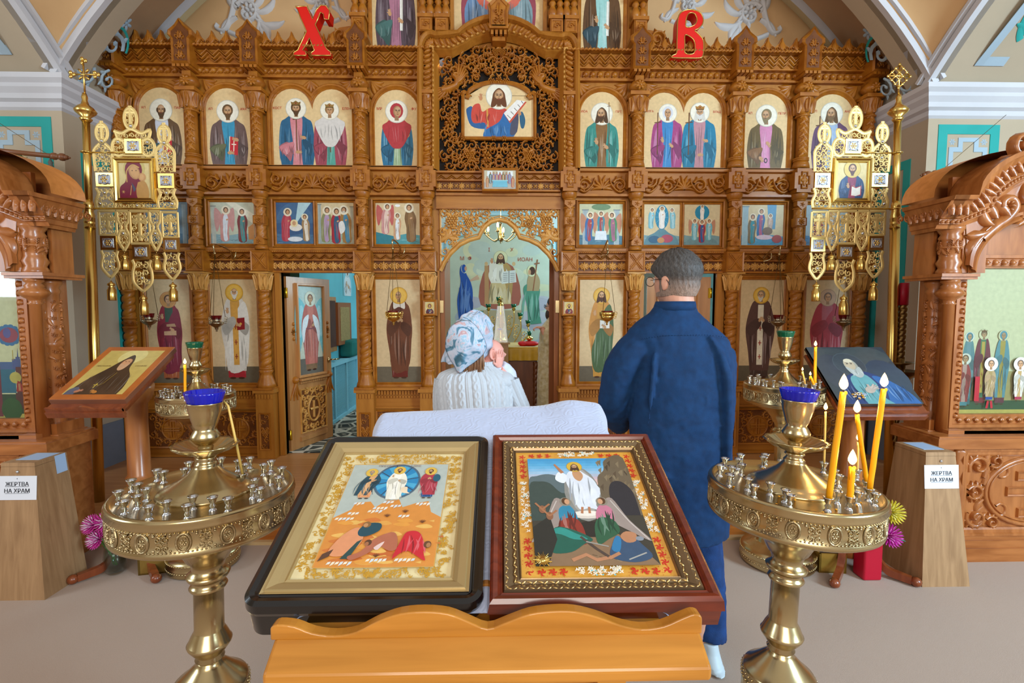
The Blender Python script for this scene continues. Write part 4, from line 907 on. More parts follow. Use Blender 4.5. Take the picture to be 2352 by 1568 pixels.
# opened gate leaves, seen edge on
for s_,nm in ((-1,'left'),(1,'right')):
    x=(g0 if s_<0 else g1); g=M()
    h=lambda y:0
    sx0,sx1=(x-.0,x+.045) if s_<0 else (x-.045,x)
    P=[(D+.02,SOL+.02),(D+.55,SOL+.02),(D+.55,Z(560)),(D+.45,Z(590)),(D+.2,Z(602)),(D+.02,Z(622))]
    g.map=lambda u,v,hh:(sx0+hh,u,v); g.plate(P,0,sx1-sx0)
    o=g.build('gate_leaf',MAT.get('gate_wood') or mat('gate_wood','#9b5a2a',.4,col2='#7d4218',scale=6,stretch=(3,3,.4),coat=.2),IC)
    g=M(); xx=(g0-.012 if s_<0 else g1-.035); g.box(xx,xx+.045,D-.004,D+.002,Z(718),Z(690)); g.build('brass_hinge',BRASS,o)
    g=M(); g.box(g0-.02 if s_<0 else g1,g0 if s_<0 else g1+.02,D-.03,D+.05,SOL,Z(622)); g.build('gate_jamb',WOODP,IC)
# upper tier : baluster pairs, boxes and carved wings
for px in (826,980,1016,1277,1309,1467):
    x=X_(px,60,YC); g=M(lambda u,v,h:(u,D-.14-h,v)); g.box(x-.06,x+.06,D-.14,D,Z(92),Z(62)); g.box(x-.075,x+.075,D-.155,D,Z(62),Z(54)); frame(g,rectl(x-.04,x+.04,Z(88),Z(66)),[(0,0),(0,.008),(.01,.01),(.012,0)]); scroll(g,x,Z(77),.03,0,1,.014,leaves=3)
    g.box(x-.06,x+.06,D-.05,D,Z(130),Z(92))
    for s1 in (-1,1): g.lathe([(.02,Z(54)),(.04,Z(49)),(.045,Z(40)),(.03,Z(31)),(.02,Z(25)),(.035,Z(20)),(.02,Z(12))],(x+s1*.035,D-.08,0),12)
    g.box(x-.075,x+.075,D-.15,D,Z(12),Z(4)); g.box(x-.06,x+.06,D-.13,D,Z(4),Z(-60)); flower(g,x,Z(-6),.04,.02,6)
    g.build('baluster_pier',WOOD,IC)
for s1,px in ((-1,826),(1,1467)):
    x=X_(px,60)+s1*.08; g=M(mpD(.02)); g.plate([(x,Z(127)),(x+s1*.42,Z(127)),(x+s1*.34,Z(112)),(x+s1*.24,Z(108)),(x+s1*.2,Z(88)),(x+s1*.1,Z(72)),(x,Z(68))],-.03,.01)
    scroll(g,x+s1*.09,Z(90),.075,0,s1,.04,.01,w=.2); scroll(g,x+s1*.25,Z(115),.05,0,-s1,.04,.01,w=.2); 
    for k in range(7): leaf(g,x+s1*(.02+.05*k),Z(126)+.02,PI/2-s1*.5,.14,.02,.035,s1*.5,.01)
    g.build('carved_wing',WOOD,IC)
for (p0_,p1_) in ((855,960),(1333,1431)):
    g=M(mpD()); u0,u1=X_(p0_,70),X_(p1_,70); frame(g,rectl(u0,u1,Z(126),Z(-80)),[(-.003,0),(-.003,.012),(.01,.022),(.03,.024),(.04,0)]); g.build('icon_frame',WOOD,IC)
g=M(mpD()); g.ubox(X_(1035,0),X_(1043,0),Z(95),Z(-80),0,.05); g.ubox(X_(1247,0),X_(1255,0),Z(95),Z(-80),0,.05); g.build('icon_frame',WOODP,IC)
# ================= painted icons of the screen =================
def icon(P,label,name='icon_painting',cat='icon',group=None,m=PAINT,loc=None):
    o=P.build(name,[m]); tag(o,label,cat,group); return o
def fcs(**k): return k
OCH='#e6c792'; YI=D-.012
def upp(k,bgc=OCH): a,b,c,d=UPP[k]; A=(d-c)/(b-a); return panel(a,b,c,d,YI,bgc,shape=(dblarch(A) if k in ((2,3),(6,7)) else archshape(A)))
HW='#f4eedb'
P=upp((0,1)); half(P,.5,.86,1.19,.132,'#6b4d2e','#d5d8e4',fc=fcs(hair='#5d4228',beard='#5d4228',bald=True,halo=HW),item='book',pose='hold',seed=2,sleeve='#3c5a5c'); label2(P,'АП','ПАВ',.12,.86,1.22,.07)
icon(P,'arched icon of a bald saint in brown and white, leftmost of the upper row')
P=upp((1,2)); half(P,.5,.86,1.19,.132,'#6d5550','#3a96ba',fc=fcs(hair='#6a4d2e',beard='#6a4d2e',halo=HW),item='book',pose='hold',seed=3,sleeve='#6b6c4a'); label2(P,'АП','ИАК',.12,.86,1.22,.07)
icon(P,'arched icon of a saint in brown over blue holding a red book')
P=upp((2,3)); half(P,.3,.45,.70,.068,'#2c6488','#d88a90',fc=fcs(hair='#5a3e24',beard='#5a3e24',crown='#8c6a34',halo=HW),item='cross',pose='hold',seed=4,sleeve='#d08088'); half(P,.72,.42,.68,.062,'#a34a58','#5aa596',fc=fcs(hair='#96703e',beard=None,crown='#a07a3e',halo=HW),item='cross',pose='pray',seed=5,cape='#dcd6cf',sleeve='#a34a58'); label2(P,'КОСТ','ЕЛЕН',.07,.93,.69,.04)
icon(P,'twin-arched icon of crowned man in blue and crowned woman holding crosses')
P=upp((3,4)); half(P,.5,.72,1.19,.132,'#2f7396','#9fb78e',fc=fcs(veil='#b63a3f',beard=None,hair=None,halo=HW,look=1),pose='pray',cape='#b63a3f',seed=6); label2(P,'МР','ФУ',.12,.88,1.22,.08)
icon(P,'arched icon of a woman in red veil over blue, left of the portal')
P=upp((5,6)); half(P,.5,.8,1.19,.132,'#3a8f83','#8a6236',fc=fcs(hair='#54381f',beard='#54381f',longhair=True,halo=HW,look=-1),pose='bless',item=None,seed=7); P.line([(.68,.1),(.66,1.45)],.006,'#7a5128'); P.line([(.62,1.36),(.70,1.37)],.006,'#7a5128'); label2(P,'ИОА','ПРТ',.1,.88,1.22,.07)
icon(P,'arched icon of a long-haired saint in a sea-green robe, right of the central portal')
P=upp((6,7)); half(P,.3,.42,.68,.062,'#a8457d','#3d86c0',fc=fcs(veil='#d7d9df',beard=None,hair=None,halo=HW),item='crossr',pose='bless',seed=8); half(P,.71,.45,.69,.066,'#1f7da0','#c08a92',fc=fcs(hair='#d9d4c8',beard='#dcd9d2',crown='#b07c35',halo=HW,longhair=True),item='crossr',pose='hold',seed=9); label2(P,'ОЛГА','ВЛАД',.07,.93,.69,.035)
icon(P,'twin-arched icon of a magenta-robed woman and a white-bearded crowned man in blue')
P=upp((7,8)); half(P,.5,.86,1.19,.132,'#6f5a2e','#d58ab0',fc=fcs(hair='#8a7a56',beard='#8a7a56',halo=HW,look=-1),item='keys',pose='down',seed=10,sleeve='#8c6236'); label2(P,'АП','ПЕТР',.12,.86,1.22,.07)
icon(P,'arched icon of a saint in an olive cloak over pink holding keys')
P=upp((8,9)); half(P,.5,.86,1.19,.132,'#6c4a66','#a8bcd6',fc=fcs(hair='#6a4d2e',beard='#7d6240',longhair=True,halo=HW,look=-1),item='crossr',pose='hold',seed=11); label2(P,'АП','АНД',.12,.86,1.22,.07)
icon(P,'arched icon of a saint in dull purple, rightmost of the upper row')
# top tier
u0,u1=X_(856,70),X_(959,70); P=panel(u0,u1,Z(125),Z(-80),YI,OCH); half(P,.52,.9,1.62,.13,'#5c4a52','#b2798e',fc=fcs(hair='#5d4228',beard='#5d4228',halo=HW),item='scroll',pose='bless',seed=12,sleeve='#4d7470'); icon(P,'top tier icon of a saint in a dark cloak over mauve')
u0,u1=X_(1334,70),X_(1430,70); P=panel(u0,u1,Z(127),Z(-80),YI,OCH); half(P,.5,.92,1.6,.14,'#66472c','#9fd2cd',fc=fcs(hair='#5d4228',beard='#5d4228',halo=HW),item='scroll',pose='bless',seed=13,sleeve='#38505a'); icon(P,'top tier icon of a saint in a brown cloak over pale blue')
u0,u1=X_(1043,0),X_(1247,0); P=panel(u0,u1,Z(84),Z(-110),YI+.006,OCH)
P.poly(cr([(.1,0),(.08,.35),(.15,.6),(.3,.9),(.7,.9),(.85,.6),(.92,.35),(.9,0)],5),'#9c4a58'); P.poly(cr([(.14,0),(.12,.3),(.25,.5),(.4,.42),(.44,0)],4),'#6f8fb4'); P.poly(cr([(.56,0),(.6,.42),(.75,.5),(.88,.3),(.86,0)],4),'#86a0a8'); P.poly([(.36,0),(.64,0),(.6,.5),(.4,.5)],'#345978')
P.ell(.5,.55,.3,.3,'#d8705c'); P.ell(.5,.57,.22,.24,'#e0b070'); P.ell(.5,.6,.1,.16,'#d79e2e'); folds(P,.15,.42,.02,.45,'#6f8fb4',8,3,.012); folds(P,.58,.85,.02,.45,'#86a0a8',8,4,.012)
icon(P,'large top central icon with a red circle and blue robes')
# icon over the portal
zz0,zz1=Z(318),Z(196); xx0,xx1=iconP[0][0],2*mx-iconP[0][0]; s=xx1-xx0
P=panel(xx0,xx1,zz0,zz1,D-.028,OCH,shape=[((p[0]-xx0)/s,(p[1]-zz0)/s) for p in iconP[::-1]])
P.poly(cr([(.06,.42),(.03,.36),(.1,.16),(.3,.12),(.3,.2),(.16,.24),(.12,.42)],4,True),'#2a5f96')
P.poly(cr([(.3,.02),(.3,.2),(.14,.2),(.1,.3),(.13,.44),(.22,.47),(.26,.36),(.36,.41),(.5,.42),(.62,.38),(.6,.2),(.6,.02)],5),'#cc4a3c'); P.line([(.33,.4),(.34,.15)],.012,'#dba04a')
P.poly(cr([(.27,0),(.3,.1),(.5,.22),(.58,.36),(.68,.38),(.78,.3),(.76,.1),(.7,0)],4),'#2a6aa6'); folds(P,.32,.6,.01,.2,'#2a6aa6',9,4,.012); folds(P,.14,.5,.18,.4,'#cc4a3c',7,5,.01)
P.poly(cr([(.66,.05),(.7,.3),(.78,.33),(.76,.08)],4,True),'#4b4d62'); P.poly(cr([(.8,.34),(.84,.36),(.88,.25),(.86,.14),(.82,.14),(.8,.24)],4,True),'#2c5f7c')
P.poly([(.58,.32),(.78,.52),(.9,.5),(.66,.2)],'#c9503a'); P.poly([(.57,.34),(.76,.53),(.88,.51),(.65,.23)],'#f2efe8')
for q in range(5): P.line([(.62+.05*q,.335+.05*q-.02),(.67+.045*q,.27+.052*q)],.004,'#5a4a42')
hand(P,.24,.55,.035,PI*.5); hand(P,.8,.34,.03,PI*.6); face(P,.5,.58,.1,halo=HW,hair='#6b3d20',beard='#6b3d20',longhair=True)
icon(P,'icon over the gate of a blessing figure in red and blue with an open book',cat='icon')
# middle row scenes
def sc(k,i,bg_,ground,lab,fn):
    a,b,c,d=MID[k][i]; P=panel(a,b,c,d,D-.006,bg_); A=P.A
    R=random.Random(hash(k)%97+i)
    P.poly([(0,0),(1,0),(1,.22*A),(.7,.26*A),(.4,.2*A),(0,.25*A)],ground)
    for q in range(14): x=R.random(); y=R.uniform(.02,.18)*A; P.line([(x-.06,y),(x,y+.015),(x+.06,y)],.006,shd(ground,R.choice((.8,1.25))))
    fn(P,A); icon(P,lab,cat='icon')
def bld(P,x0,x1,y1,c): P.poly([(x0,0),(x1,0),(x1,y1),(x0,y1)],c); P.line([(x0+.02,0),(x0+.02,y1)],.006,shd(c,1.2)); P.line([(x0-.02,y1),(x1+.02,y1)],.012,shd(c,.8))
def s0(P,A): bld(P,.65,.75,.95*A,'#8fa2a8'); bld(P,.85,.95,.95*A,'#9dafb4'); mini(P,.3,.1,.7*A,'#8c8f9a','#bfc8d4'); mini(P,.55,.08,.55*A,'#6f7f9c','#d9d4cc')
def s1(P,A):
    bld(P,.03,.12,.9*A,'#b9bcae'); P.poly([(.35,A),(.55,A),(1,.7*A),(1,.45*A)],'#e0dcc4'); P.poly([(.85,.1),(.98,.1),(.98,.5*A),(.85,.4*A)],'#c98f52')
    mini(P,.32,.08,.8*A,'#cf8f86','#dfe4ea',wings='#c9928a',lean=.2); mini(P,.72,.06,.78*A,'#7c2f2c','#4e8c8a',halo='#ece2cc')
def s2(P,A):
    P.ell(.5,.5*A,.5,.5*A,'#4a6d92',a0=0,a1=PI); P.poly([(.6,A),(.95,A),(.5,.45*A)],'#b6d6dc'); mini(P,.25,.1,.75*A,'#b2404e','#c45560',lean=.3); P.ell(.52,.4*A,.17,.09*A,'#e9e3d8'); P.ell(.48,.5*A,.1,.1,'#ecd9a8'); P.ell(.48,.5*A,.05,.06,'#cf9e76'); mini(P,.8,.1,.62*A,'#a5865f','#e9e0d0',lean=-.2); P.ell(.5,.12*A,.2,.06*A,'#dfe5ea')
def s3(P,A): bld(P,.02,.1,.95*A,'#9fa9a6'); bld(P,.9,.98,.9*A,'#a9a48e'); mini(P,.22,.08,.82*A,'#8d8f62','#b79ab8',lean=.2); mini(P,.5,.05,.82*A,'#a82f3c','#2f5f7c',lean=.1); mini(P,.8,.06,.85*A,'#a3793f','#4f86a0',lean=-.3,beard='#cfc8b8'); P.poly(cr([(.58,.5*A),(.7,.55*A),(.75,.35*A),(.62,.25*A)],4,True),'#e8e6e0')
def s4(P,A):
    P.poly([(0,0),(.5,0),(.4,.2*A),(0,.3*A)],'#2f7f8c'); mini(P,.22,.25,.7*A,'#c98c88','#e6c8b8',wings='#c0605a',lean=.3); mini(P,.48,.12,.62*A,'#cf9e76','#e4e8ea',lean=.1); mini(P,.8,.08,.88*A,'#7d5a34','#8f6a40',lean=-.2); P.ell(.5,.93*A,.06,.03,'#f4f4f0')
def s5(P,A):
    bld(P,.08,.2,.85*A,'#a4b4b8'); bld(P,.8,.92,.85*A,'#a4b4b8'); P.ell(.5,.92*A,.22,.08*A,'#6f8f6a')
    mini(P,.22,.1,.68*A,'#3b6fa8','#b0494a',wings='#c48a6a',lean=.2); mini(P,.5,.2,.6*A,'#3f8fa0','#a5484a',wings='#c48a6a'); mini(P,.78,.1,.68*A,'#4a8a5c','#a86a86',wings='#c48a6a',lean=-.2); P.poly([(.36,.12*A),(.64,.12*A),(.62,.34*A),(.38,.34*A)],'#dde6ea')
def s6(P,A):
    P.poly(cr([(0,0),(.1,.2*A),(.3,.3*A),(.5,.42*A),(.7,.3*A),(.9,.2*A),(1,0)],4),'#5c8894'); P.ell(.5,.68*A,.19,.3*A,'#1c86a8'); 
    for q in range(12): P.line([(.5,.68*A),(.5+.18*math.cos(q*.52),.68*A+.28*A*math.sin(q*.52))],.004,'#6fc0d4')
    mini(P,.5,.42*A,.52*A,'#ece4da','#f3efe8'); mini(P,.2,.42*A,.48*A,'#79b8c4','#a9d4da',lean=.2); mini(P,.8,.42*A,.48*A,'#79b8c4','#a9d4da',lean=-.2); P.ell(.3,.14*A,.16,.09*A,'#2e5f80'); P.ell(.65,.16*A,.17,.1*A,'#b4455a'); P.ell(.48,.12*A,.1,.07*A,'#c98f52')
def s7(P,A):
    P.poly(cr([(0,0),(.15,.15*A),(.4,.2*A),(.6,.2*A),(.85,.15*A),(1,0)],4),'#74969a'); P.ell(.5,.8*A,.2,.18*A,'#1c86a8'); mini(P,.5,.64*A,.34*A,'#ece4da','#f3efe8'); mini(P,.3,.14*A,.5*A,'#6fb8c6','#a9d4da',wings='#c48a6a'); mini(P,.7,.14*A,.5*A,'#6fb8c6','#a9d4da',wings='#c48a6a'); mini(P,.5,.08*A,.54*A,'#a82f3c','#2f5f9c')
def s8(P,A):
    bld(P,.02,.16,.95*A,'#9fc0cc'); P.poly([(.6,A),(.82,A),(.8,.4*A),(.65,.4*A)],'#5f9cc0'); mini(P,.25,.06,.7*A,'#7d6a44','#2f8fa0',lean=.1); mini(P,.45,.22,.66*A,'#2b6ea8','#b0587a',lean=.1); mini(P,.68,.3,.45*A,'#b9a08a','#d9c0b0'); P.ell(.62,.35*A,.12,.1*A,'#7c6650'); P.ell(.55,.2*A,.2,.06*A,'#d9c4d0'); P.ell(.85,.16*A,.12,.1*A,'#a84a48')
def s9(P,A): bld(P,.85,.97,.9*A,'#a9b8b8'); mini(P,.3,.05,.75*A,'#a8404a','#d9c0b0',lean=.1); mini(P,.6,.05,.8*A,'#5a7a9c','#d9d4c8')
sc((0,1),0,'#7d97a8','#5f7f94','small scene icon half hidden behind the left banner',s0)
sc((1,2),0,'#c3c6ae','#8aa9ae','small icon of a winged angel greeting a woman in dark red',s1)
sc((2,3),0,'#3f5f88','#4f7394','small icon of a night scene with a mother in red beside a swaddled child',s2)
sc((2,3),1,'#d6c39a','#9fb0a0','small icon of a red-clad woman between elders handing over a white cloth',s3)
sc((3,4),0,'#d8c196','#4f9aa0','small icon of a man in a river between angel and brown-robed man',s4)
sc((5,6),0,'#c9cda8','#4d7d92','small icon of three winged figures around a white table',s5)
sc((6,7),0,'#dcc79a','#7fa0a4','small icon of a white figure in an upright blue oval with figures fallen below',s6)
sc((6,7),1,'#dcc79a','#7fa0a4','small icon of a white figure in a round blue disc above a red-clad woman',s7)
sc((7,8),0,'#d8c89c','#4f9ac0','small icon of a blue-robed rider with a crowd before a tower',s8)
sc((8,9),0,'#a9bcc0','#4f86b0','small scene icon mostly hidden behind the right banner',s9)
# lower row standing saints
def low(k,bgc='#d8bb8e'):
    P=panel(*LOW[k],D-.006,bgc); P.poly([(0,0),(1,0),(1,.36),(0,.36)],'#6a5f4c'); return P
HG='#dca63c'; HG2='#c98f52'
P=low((0,1)); full(P,.5,.62,.12,1.93,.1,'#8d2434','#35513f',hem='#a85a32',fc=fcs(hair='#4e2d1a',beard=None,halo=HG2,haloring='#bf8a4a'),item='box',pose='bless',seed=21,mantle='#7e2538'); icon(P,'tall icon of a young saint in crimson and green, farthest left of the bottom row')
P=low((1,2)); full(P,.52,.66,.12,1.95,.1,'#d9cfc0','#cf9a4c',hem='#b02c34',fc=fcs(hair='#cfc4ae',beard='#d9d2c4',bald=True,halo=HG,haloring='#e3b450'),item='book',pose='bless',seed=22,mantle='#e3dccf',stole='#d9a04a'); icon(P,'tall icon of a white-bearded bishop in white and gold over red')
P=low((3,4)); full(P,.52,.62,.12,1.95,.1,'#6d3c24','#5a2a1c',hem='#6a2218',fc=fcs(hair=None,beard=None,halo=HG,haloring='#e3b450',look=-1,skin='#b98a5e'),veil='#d9cdbc',pose='pray',seed=23,mantle='#6d3c24'); icon(P,'tall icon of a white-veiled woman in brown robes, left of the gate')
P=low((5,6)); full(P,.5,.62,.12,1.95,.1,'#c98c44','#c9923f',hem='#c9923f',fc=fcs(hair='#4e2d1a',beard='#4e2d1a',longhair=True,halo=HG,haloring='#e3b450'),item='openbook',pose='bless',seed=24,mantle='#4c6440'); icon(P,'tall icon of a figure in orange and green, right of the gate')
P=low((7,8)); full(P,.48,.72,.1,1.95,.1,'#5d4038','#5d4038',hem='#4e3a30',fc=fcs(hair='#8a7860',beard='#cfc6b4',halo=HG,haloring='#e3b450',look=-1),pose='pray',seed=25,stole='#e3d6bc'); icon(P,'tall icon of a white-bearded monk in a long brown mantle with a pale stole')
P=low((8,9)); full(P,.5,.8,.1,1.85,.1,'#a83a44','#b0606a',hem='#8d3040',fc=fcs(hair='#7a6a60',beard=None,halo='#c9a88a'),pose='hold',seed=26,mantle='#a83a44'); icon(P,'tall icon of a saint in a wide red cloak, farthest right of the bottom row')
# altar mural
a,b=W(1030,600,YM).x,W(1270,600,YM).x; z0,z1=.5,W(1150,495,YM).z
def mshape(A): return [(0,0),(1,0),(1,A-.28),(.95,A-.22),(.8,A-.17),(.76,A-.07),(.62,A-.0),(.38,A),(.24,A-.07),(.2,A-.17),(.05,A-.22),(0,A-.28)]
A=(z1-z0)/(b-a); P=panel(a,b,z0,z1,YM-.02,'#b9c4b0',shape=mshape(A))
R=random.Random(5)
for q in range(40):
    u,v=R.uniform(.08,.92),R.uniform(.2,A-.3); P.ell(u,v,R.uniform(.05,.14),R.uniform(.03,.08),R.choice(('#c3cdb8','#d0cfa8','#b3c0b4','#c9cba6')) if v>.8 else R.choice(('#a7b1bc','#b4b6bc','#a9a9b4')))
py=lambda y:(Z(y,YM)-z0)/(b-a); px=lambda x:(W(x,640,YM).x-a)/(b-a)
P.poly([(px(1100),py(790)),(px(1200),py(790)),(px(1197),py(712)),(px(1103),py(712))],'#a89a78')
P.poly(cr([(px(1118),py(612)),(px(1178),py(612)),(px(1192),py(700)),(px(1104),py(700))],4,True),'#9c5a48'); P.poly([(px(1113),py(610)),(px(1122),py(610)),(px(1124),py(700)),(px(1113),py(700))],'#b0865a')
for xx in (1117,1180): P.ell(px(xx),py(606),.016,.02,'#c9a878')
P.poly(cr([(px(1124),py(698)),(px(1126),py(655)),(px(1136),py(645)),(px(1160),py(645)),(px(1172),py(655)),(px(1174),py(698))],5),'#c9b483'); P.poly(cr([(px(1128),py(650)),(px(1122),py(630)),(px(1134),py(606)),(px(1150),py(602)),(px(1165),py(608)),(px(1172),py(650))],5),'#dcd8c8')
P.poly(cr([(px(1156),py(604)),(px(1170),py(610)),(px(1178),py(640)),(px(1172),py(690)),(px(1160),py(650)),(px(1158),py(625))],4,True),'#a98a52'); folds(P,px(1128),px(1172),py(698),py(650),'#c9b483',12,7,.012); folds(P,px(1132),px(1166),py(648),py(610),'#dcd8c8',8,8,.008)
P.poly([(px(1152),py(652)),(px(1186),py(648)),(px(1184),py(620)),(px(1154),py(624))],'#cfd2cc'); P.line([(px(1169),py(650)),(px(1169),py(622))],.004,'#7d7d78')
for q in range(5):
    for xx in (1156,1172): P.line([(px(xx),py(628+4.4*q)),(px(xx+10),py(627.5+4.4*q))],.003,'#8c8f8c')
P.line([(px(1128),py(636)),(px(1128),py(610)),(px(1131),py(602))],.018,'#dcd8c8'); hand(P,px(1130),py(601),.018,PI*.5); face(P,px(1150),py(592),.038,halo='#cfcfa4',hair='#4e3424',beard='#4e3424',longhair=True,hr=1.8)
P.poly(cr([(px(1054),py(735)),(px(1050),py(690)),(px(1058),py(650)),(px(1056),py(625)),(px(1060),py(610)),(px(1068),py(611)),(px(1072),py(630)),(px(1082),py(650)),(px(1086),py(680)),(px(1080),py(735))],5),'#2050a0'); folds(P,px(1055),px(1082),py(735),py(640),'#2050a0',10,3,.012)
P.ell(px(1068),py(617),.035,.045,'#c9cfa8'); P.ell(px(1066),py(617),.022,.04,'#2050a0'); P.ell(px(1070),py(617),.012,.022,'#c99a7a'); 
for q in (.3,.1,-.05): P.line([(px(1080),py(645)),(px(1080)+.09*math.cos(q+.3),py(645)+.09*math.sin(q+.3))],.007,'#c9a68a')
P.poly(cr([(px(1214),py(745)),(px(1210),py(700)),(px(1202),py(670)),(px(1206),py(655)),(px(1225),py(650)),(px(1240),py(665)),(px(1236),py(700)),(px(1244),py(742))],5),'#4d8a72'); folds(P,px(1208),px(1238),py(740),py(665),'#4d8a72',10,4,.012)
P.poly(cr([(px(1210),py(668)),(px(1212),py(640)),(px(1220),py(626)),(px(1232),py(628)),(px(1240),py(645)),(px(1238),py(668))],5),'#a89068'); P.ell(px(1221),py(622),.045,.055,'#cfcfa4'); P.ell(px(1222),py(622),.03,.04,'#4a3020'); P.ell(px(1216),py(625),.014,.026,'#c0906a'); P.line([(px(1224),py(668)),(px(1234),py(596))],.006,'#8a5a3a'); P.line([(px(1227),py(606)),(px(1239),py(604))],.006,'#8a5a3a')
for t_,x_,y_ in (('І','1124','578'),('Х','1176','578'),('М','1062','598'),('Ф','1080','598'),('ИОАН','1206','600')): label2(P,t_,'',px(float(x_)),0,py(float(y_)),.05,'#b0503c')
o=P.build('wall_painting',[FRES]); tag(o,'large arched wall painting of an enthroned figure between two standing ones, in the altar','painting')
g=M(lambda u,v,h:(a+u*(b-a),YM-h,z0+v*(b-a)))
lp=lambda d:[((p[0]-.5)*(1+d)+.5,(p[1]-A/2)*(1+d*.7)+A/2) for p in mshape(A)]
frame(g,lp,[(-.01,0),(0,.05),(.04,.05),(.05,.02),(.08,.02),(.09,.06),(.13,.06),(.14,.02),(.2,.02),(.21,.07),(.25,.07),(.26,0)])
o=g.build('trim_24',mat('pale_moulding','#a7cdd6',.7,var=.05)); struct(o)
# ================= two icon cases =================
def kiosk(sx,YF,label):
    rz=0
    R0=3.08; RF=2.95; q=lambda px,py,R=R0:(W(px,py,R).x,W(px,py,R).z)
    Xc=W(2189,449,RF).x; UC=W(2440,449,RF).x-Xc; X0=Xc
    K=thing('icon_case',label,'icon case',(sx*(Xc+UC),YF+.3,0))
    U=lambda px,py=700,R=R0:q(px,py,R)[0]-X0; V=lambda py,R=R0:W(2250,py,R).z
    FM=lambda dy=0:(lambda u,v,h:(sx*(Xc+u),YF+dy-h,v))
    def both(f):      # draw left and mirrored right half of the case front
        f(lambda u:u); f(lambda u:2*UC-u)
    def bx(g,u0,u1,y0,y1,z0,z1,m=None):
        a,b=sorted((sx*(Xc+u0),sx*(Xc+u1))); g.box(a,b,YF+y0,YF+y1,z0,z1,m)
    DP=.25; e=.03; u0=.06; u1=2*UC-.06
    zb=V(1018); zt=V(519); zl=V(640)
    # base
    g=M(); bx(g,u0,u1,-.08,DP,0,zb); bx(g,u0-.03,u1+.03,-.12,DP,0,V(1262,RF)); bx(g,u0-.02,u1+.02,-.11,DP,V(1262,RF),V(1245,RF)); bx(g,u0-.01,u1+.01,-.10,DP,V(1245,RF),V(1232,RF))
    o=g.build('base',KWH,K)
    g=M(FM(-.08)); a,b=U(2218,1100,3.0),2*UC-U(2218,1100,3.0); c,d=V(1219,3.0)+.03,V(1046,3.0); frame(g,rectl(a,b,c,d),[(0,-.005),(0,.012),(.012,.02),(.03,.02),(.035,.03),(.05,.03),(.055,0)]); g.ubox(a,b,c,d,0,.002)
    cu,cv=(a+b)/2,(c+d)/2; W2=b-a; H2=d-c
    el=lambda r_:[(cu+W2*.36*r_*math.cos(t*PI/20),cv+H2*.47*r_*math.sin(t*PI/20)) for t in range(40)]
    g.rib(el(1),.016,.025,closed=True); g.rib(el(.9),.007,.014,closed=True)
    for s1 in (-1,1):
        for s2 in (-1,1):
            for (x,y,r,d_) in ((.42,.36,.062,1),(.44,.02,.05,-1),(.30,.43,.04,-1)):
                scroll(g,cu+s1*W2*x,cv+s2*H2*y,r*1.15,(0 if s1>0 else PI)+s2*.5,s1*s2*d_,.03,w=.24,leaves=6)
            for t in range(4): leaf(g,cu+s1*W2*.38,cv+s2*H2*(.1+.1*t),PI/2*s2+s1*.6,.12,.022,.025,-s1*.7)
    for (x,y,w_,h_) in ((0,0,.02,.30),(0,.10,.10,.02),(0,.0,.16,.02),(0,-.14,.08,.02)): frame(g,rectl(cu+x-w_,cu+x+w_,cv+y-h_ if w_==.02 else cv+y-h_,cv+y+h_ if w_!=.02 else cv+y+.22),[(0,0),(0,.012),(.008,.016),(.012,0)])
    for s1 in (-1,1):
        for t in (.13,-.12): g.rib(arc(cu+s1*.2,cv+t,.04,40 if s1>0 else 140,320 if s1>0 else -140,8),.012,.014); 
    g.build('carved_panel',KW,K)
    # small balusters at the base corner
    for f in (lambda u:u,lambda u:2*UC-u):
        g=M(); uu=f(U(2203,1060,3.0)-.0); g.lathe([(.03,zb),(.045,zb-.03),(.03,zb-.08),(.045,zb-.12),(.03,zb-.2),(.045,zb-.26),(.03,V(1262)+.02),(.04,V(1262))],(sx*(Xc+uu),YF-.07,0),16,tw=lambda r_,z,a_:r_*(1+.1*math.cos(5*a_)))
        g.build('corner_baluster',KW,K)
    # shelf slabs
    g=M(); bx(g,U(2157,1005,RF),2*UC-U(2157,1005,RF),-.13,DP,zb,V(1008,RF)); bx(g,U(2163,1005,RF),2*UC-U(2163,1005,RF),-.115,DP,V(1008,RF),V(1004,RF)); bx(g,U(2170,1000),2*UC-U(2170,1000),-.05,DP,V(1004,RF),V(996)); 
    for f in (lambda u:u,lambda u:2*UC-u):
        a,b=sorted((f(U(2128,985)+.1),f(U(2178,985)+.06))); bx(g,a,b,-.05,DP,V(996),V(984))
    g.build('shelf',KWH,K)
    # body around the icon
    iu0,iv0,iv1=U(2222,800),V(957),V(612)
    g=M(); bx(g,iu0-.18,2*UC-iu0+.18,.045,DP,zb-.02,iv0-.03); bx(g,iu0-.2,2*UC-iu0+.2,.03,DP,V(1008),V(990)); bx(g,iu0-.1,iu0-.005,.045,.16,iv0-.03,zt); bx(g,2*UC-iu0+.005,2*UC-iu0+.1,.045,.16,iv0-.03,zt); bx(g,iu0-.1,2*UC-iu0+.1,.07,.1,iv1+.03,V(400)); bx(g,.13,2*UC-.13,.15,.17,zl,V(470)); bx(g,U(2180,800),iu0-.0,.04,DP,V(996),zl); bx(g,2*UC-iu0,2*UC-U(2180,800),.04,DP,V(996),zl); bx(g,iu0-.1,2*UC-iu0+.1,DP-.08,DP,V(996),zt)
    # upper block sides
    for f in (lambda u:u,lambda u:2*UC-u):
        a,b=sorted((f(.10),f(.125))); bx(g,a,b,.10,DP,zl,zt); a,b=sorted((f(.125),f(U(2225,600)))); bx(g,a,b,.12,.15,zl,zt)
        a,b=sorted((f(.05),f(U(2236,631)))); bx(g,a,b,-.03,DP+.0,V(642),V(636)); a,b=sorted((f(.04),f(U(2236,631)))); bx(g,a,b,-.045,DP+.01,V(636),V(629))
    g.build('body',KW,K)
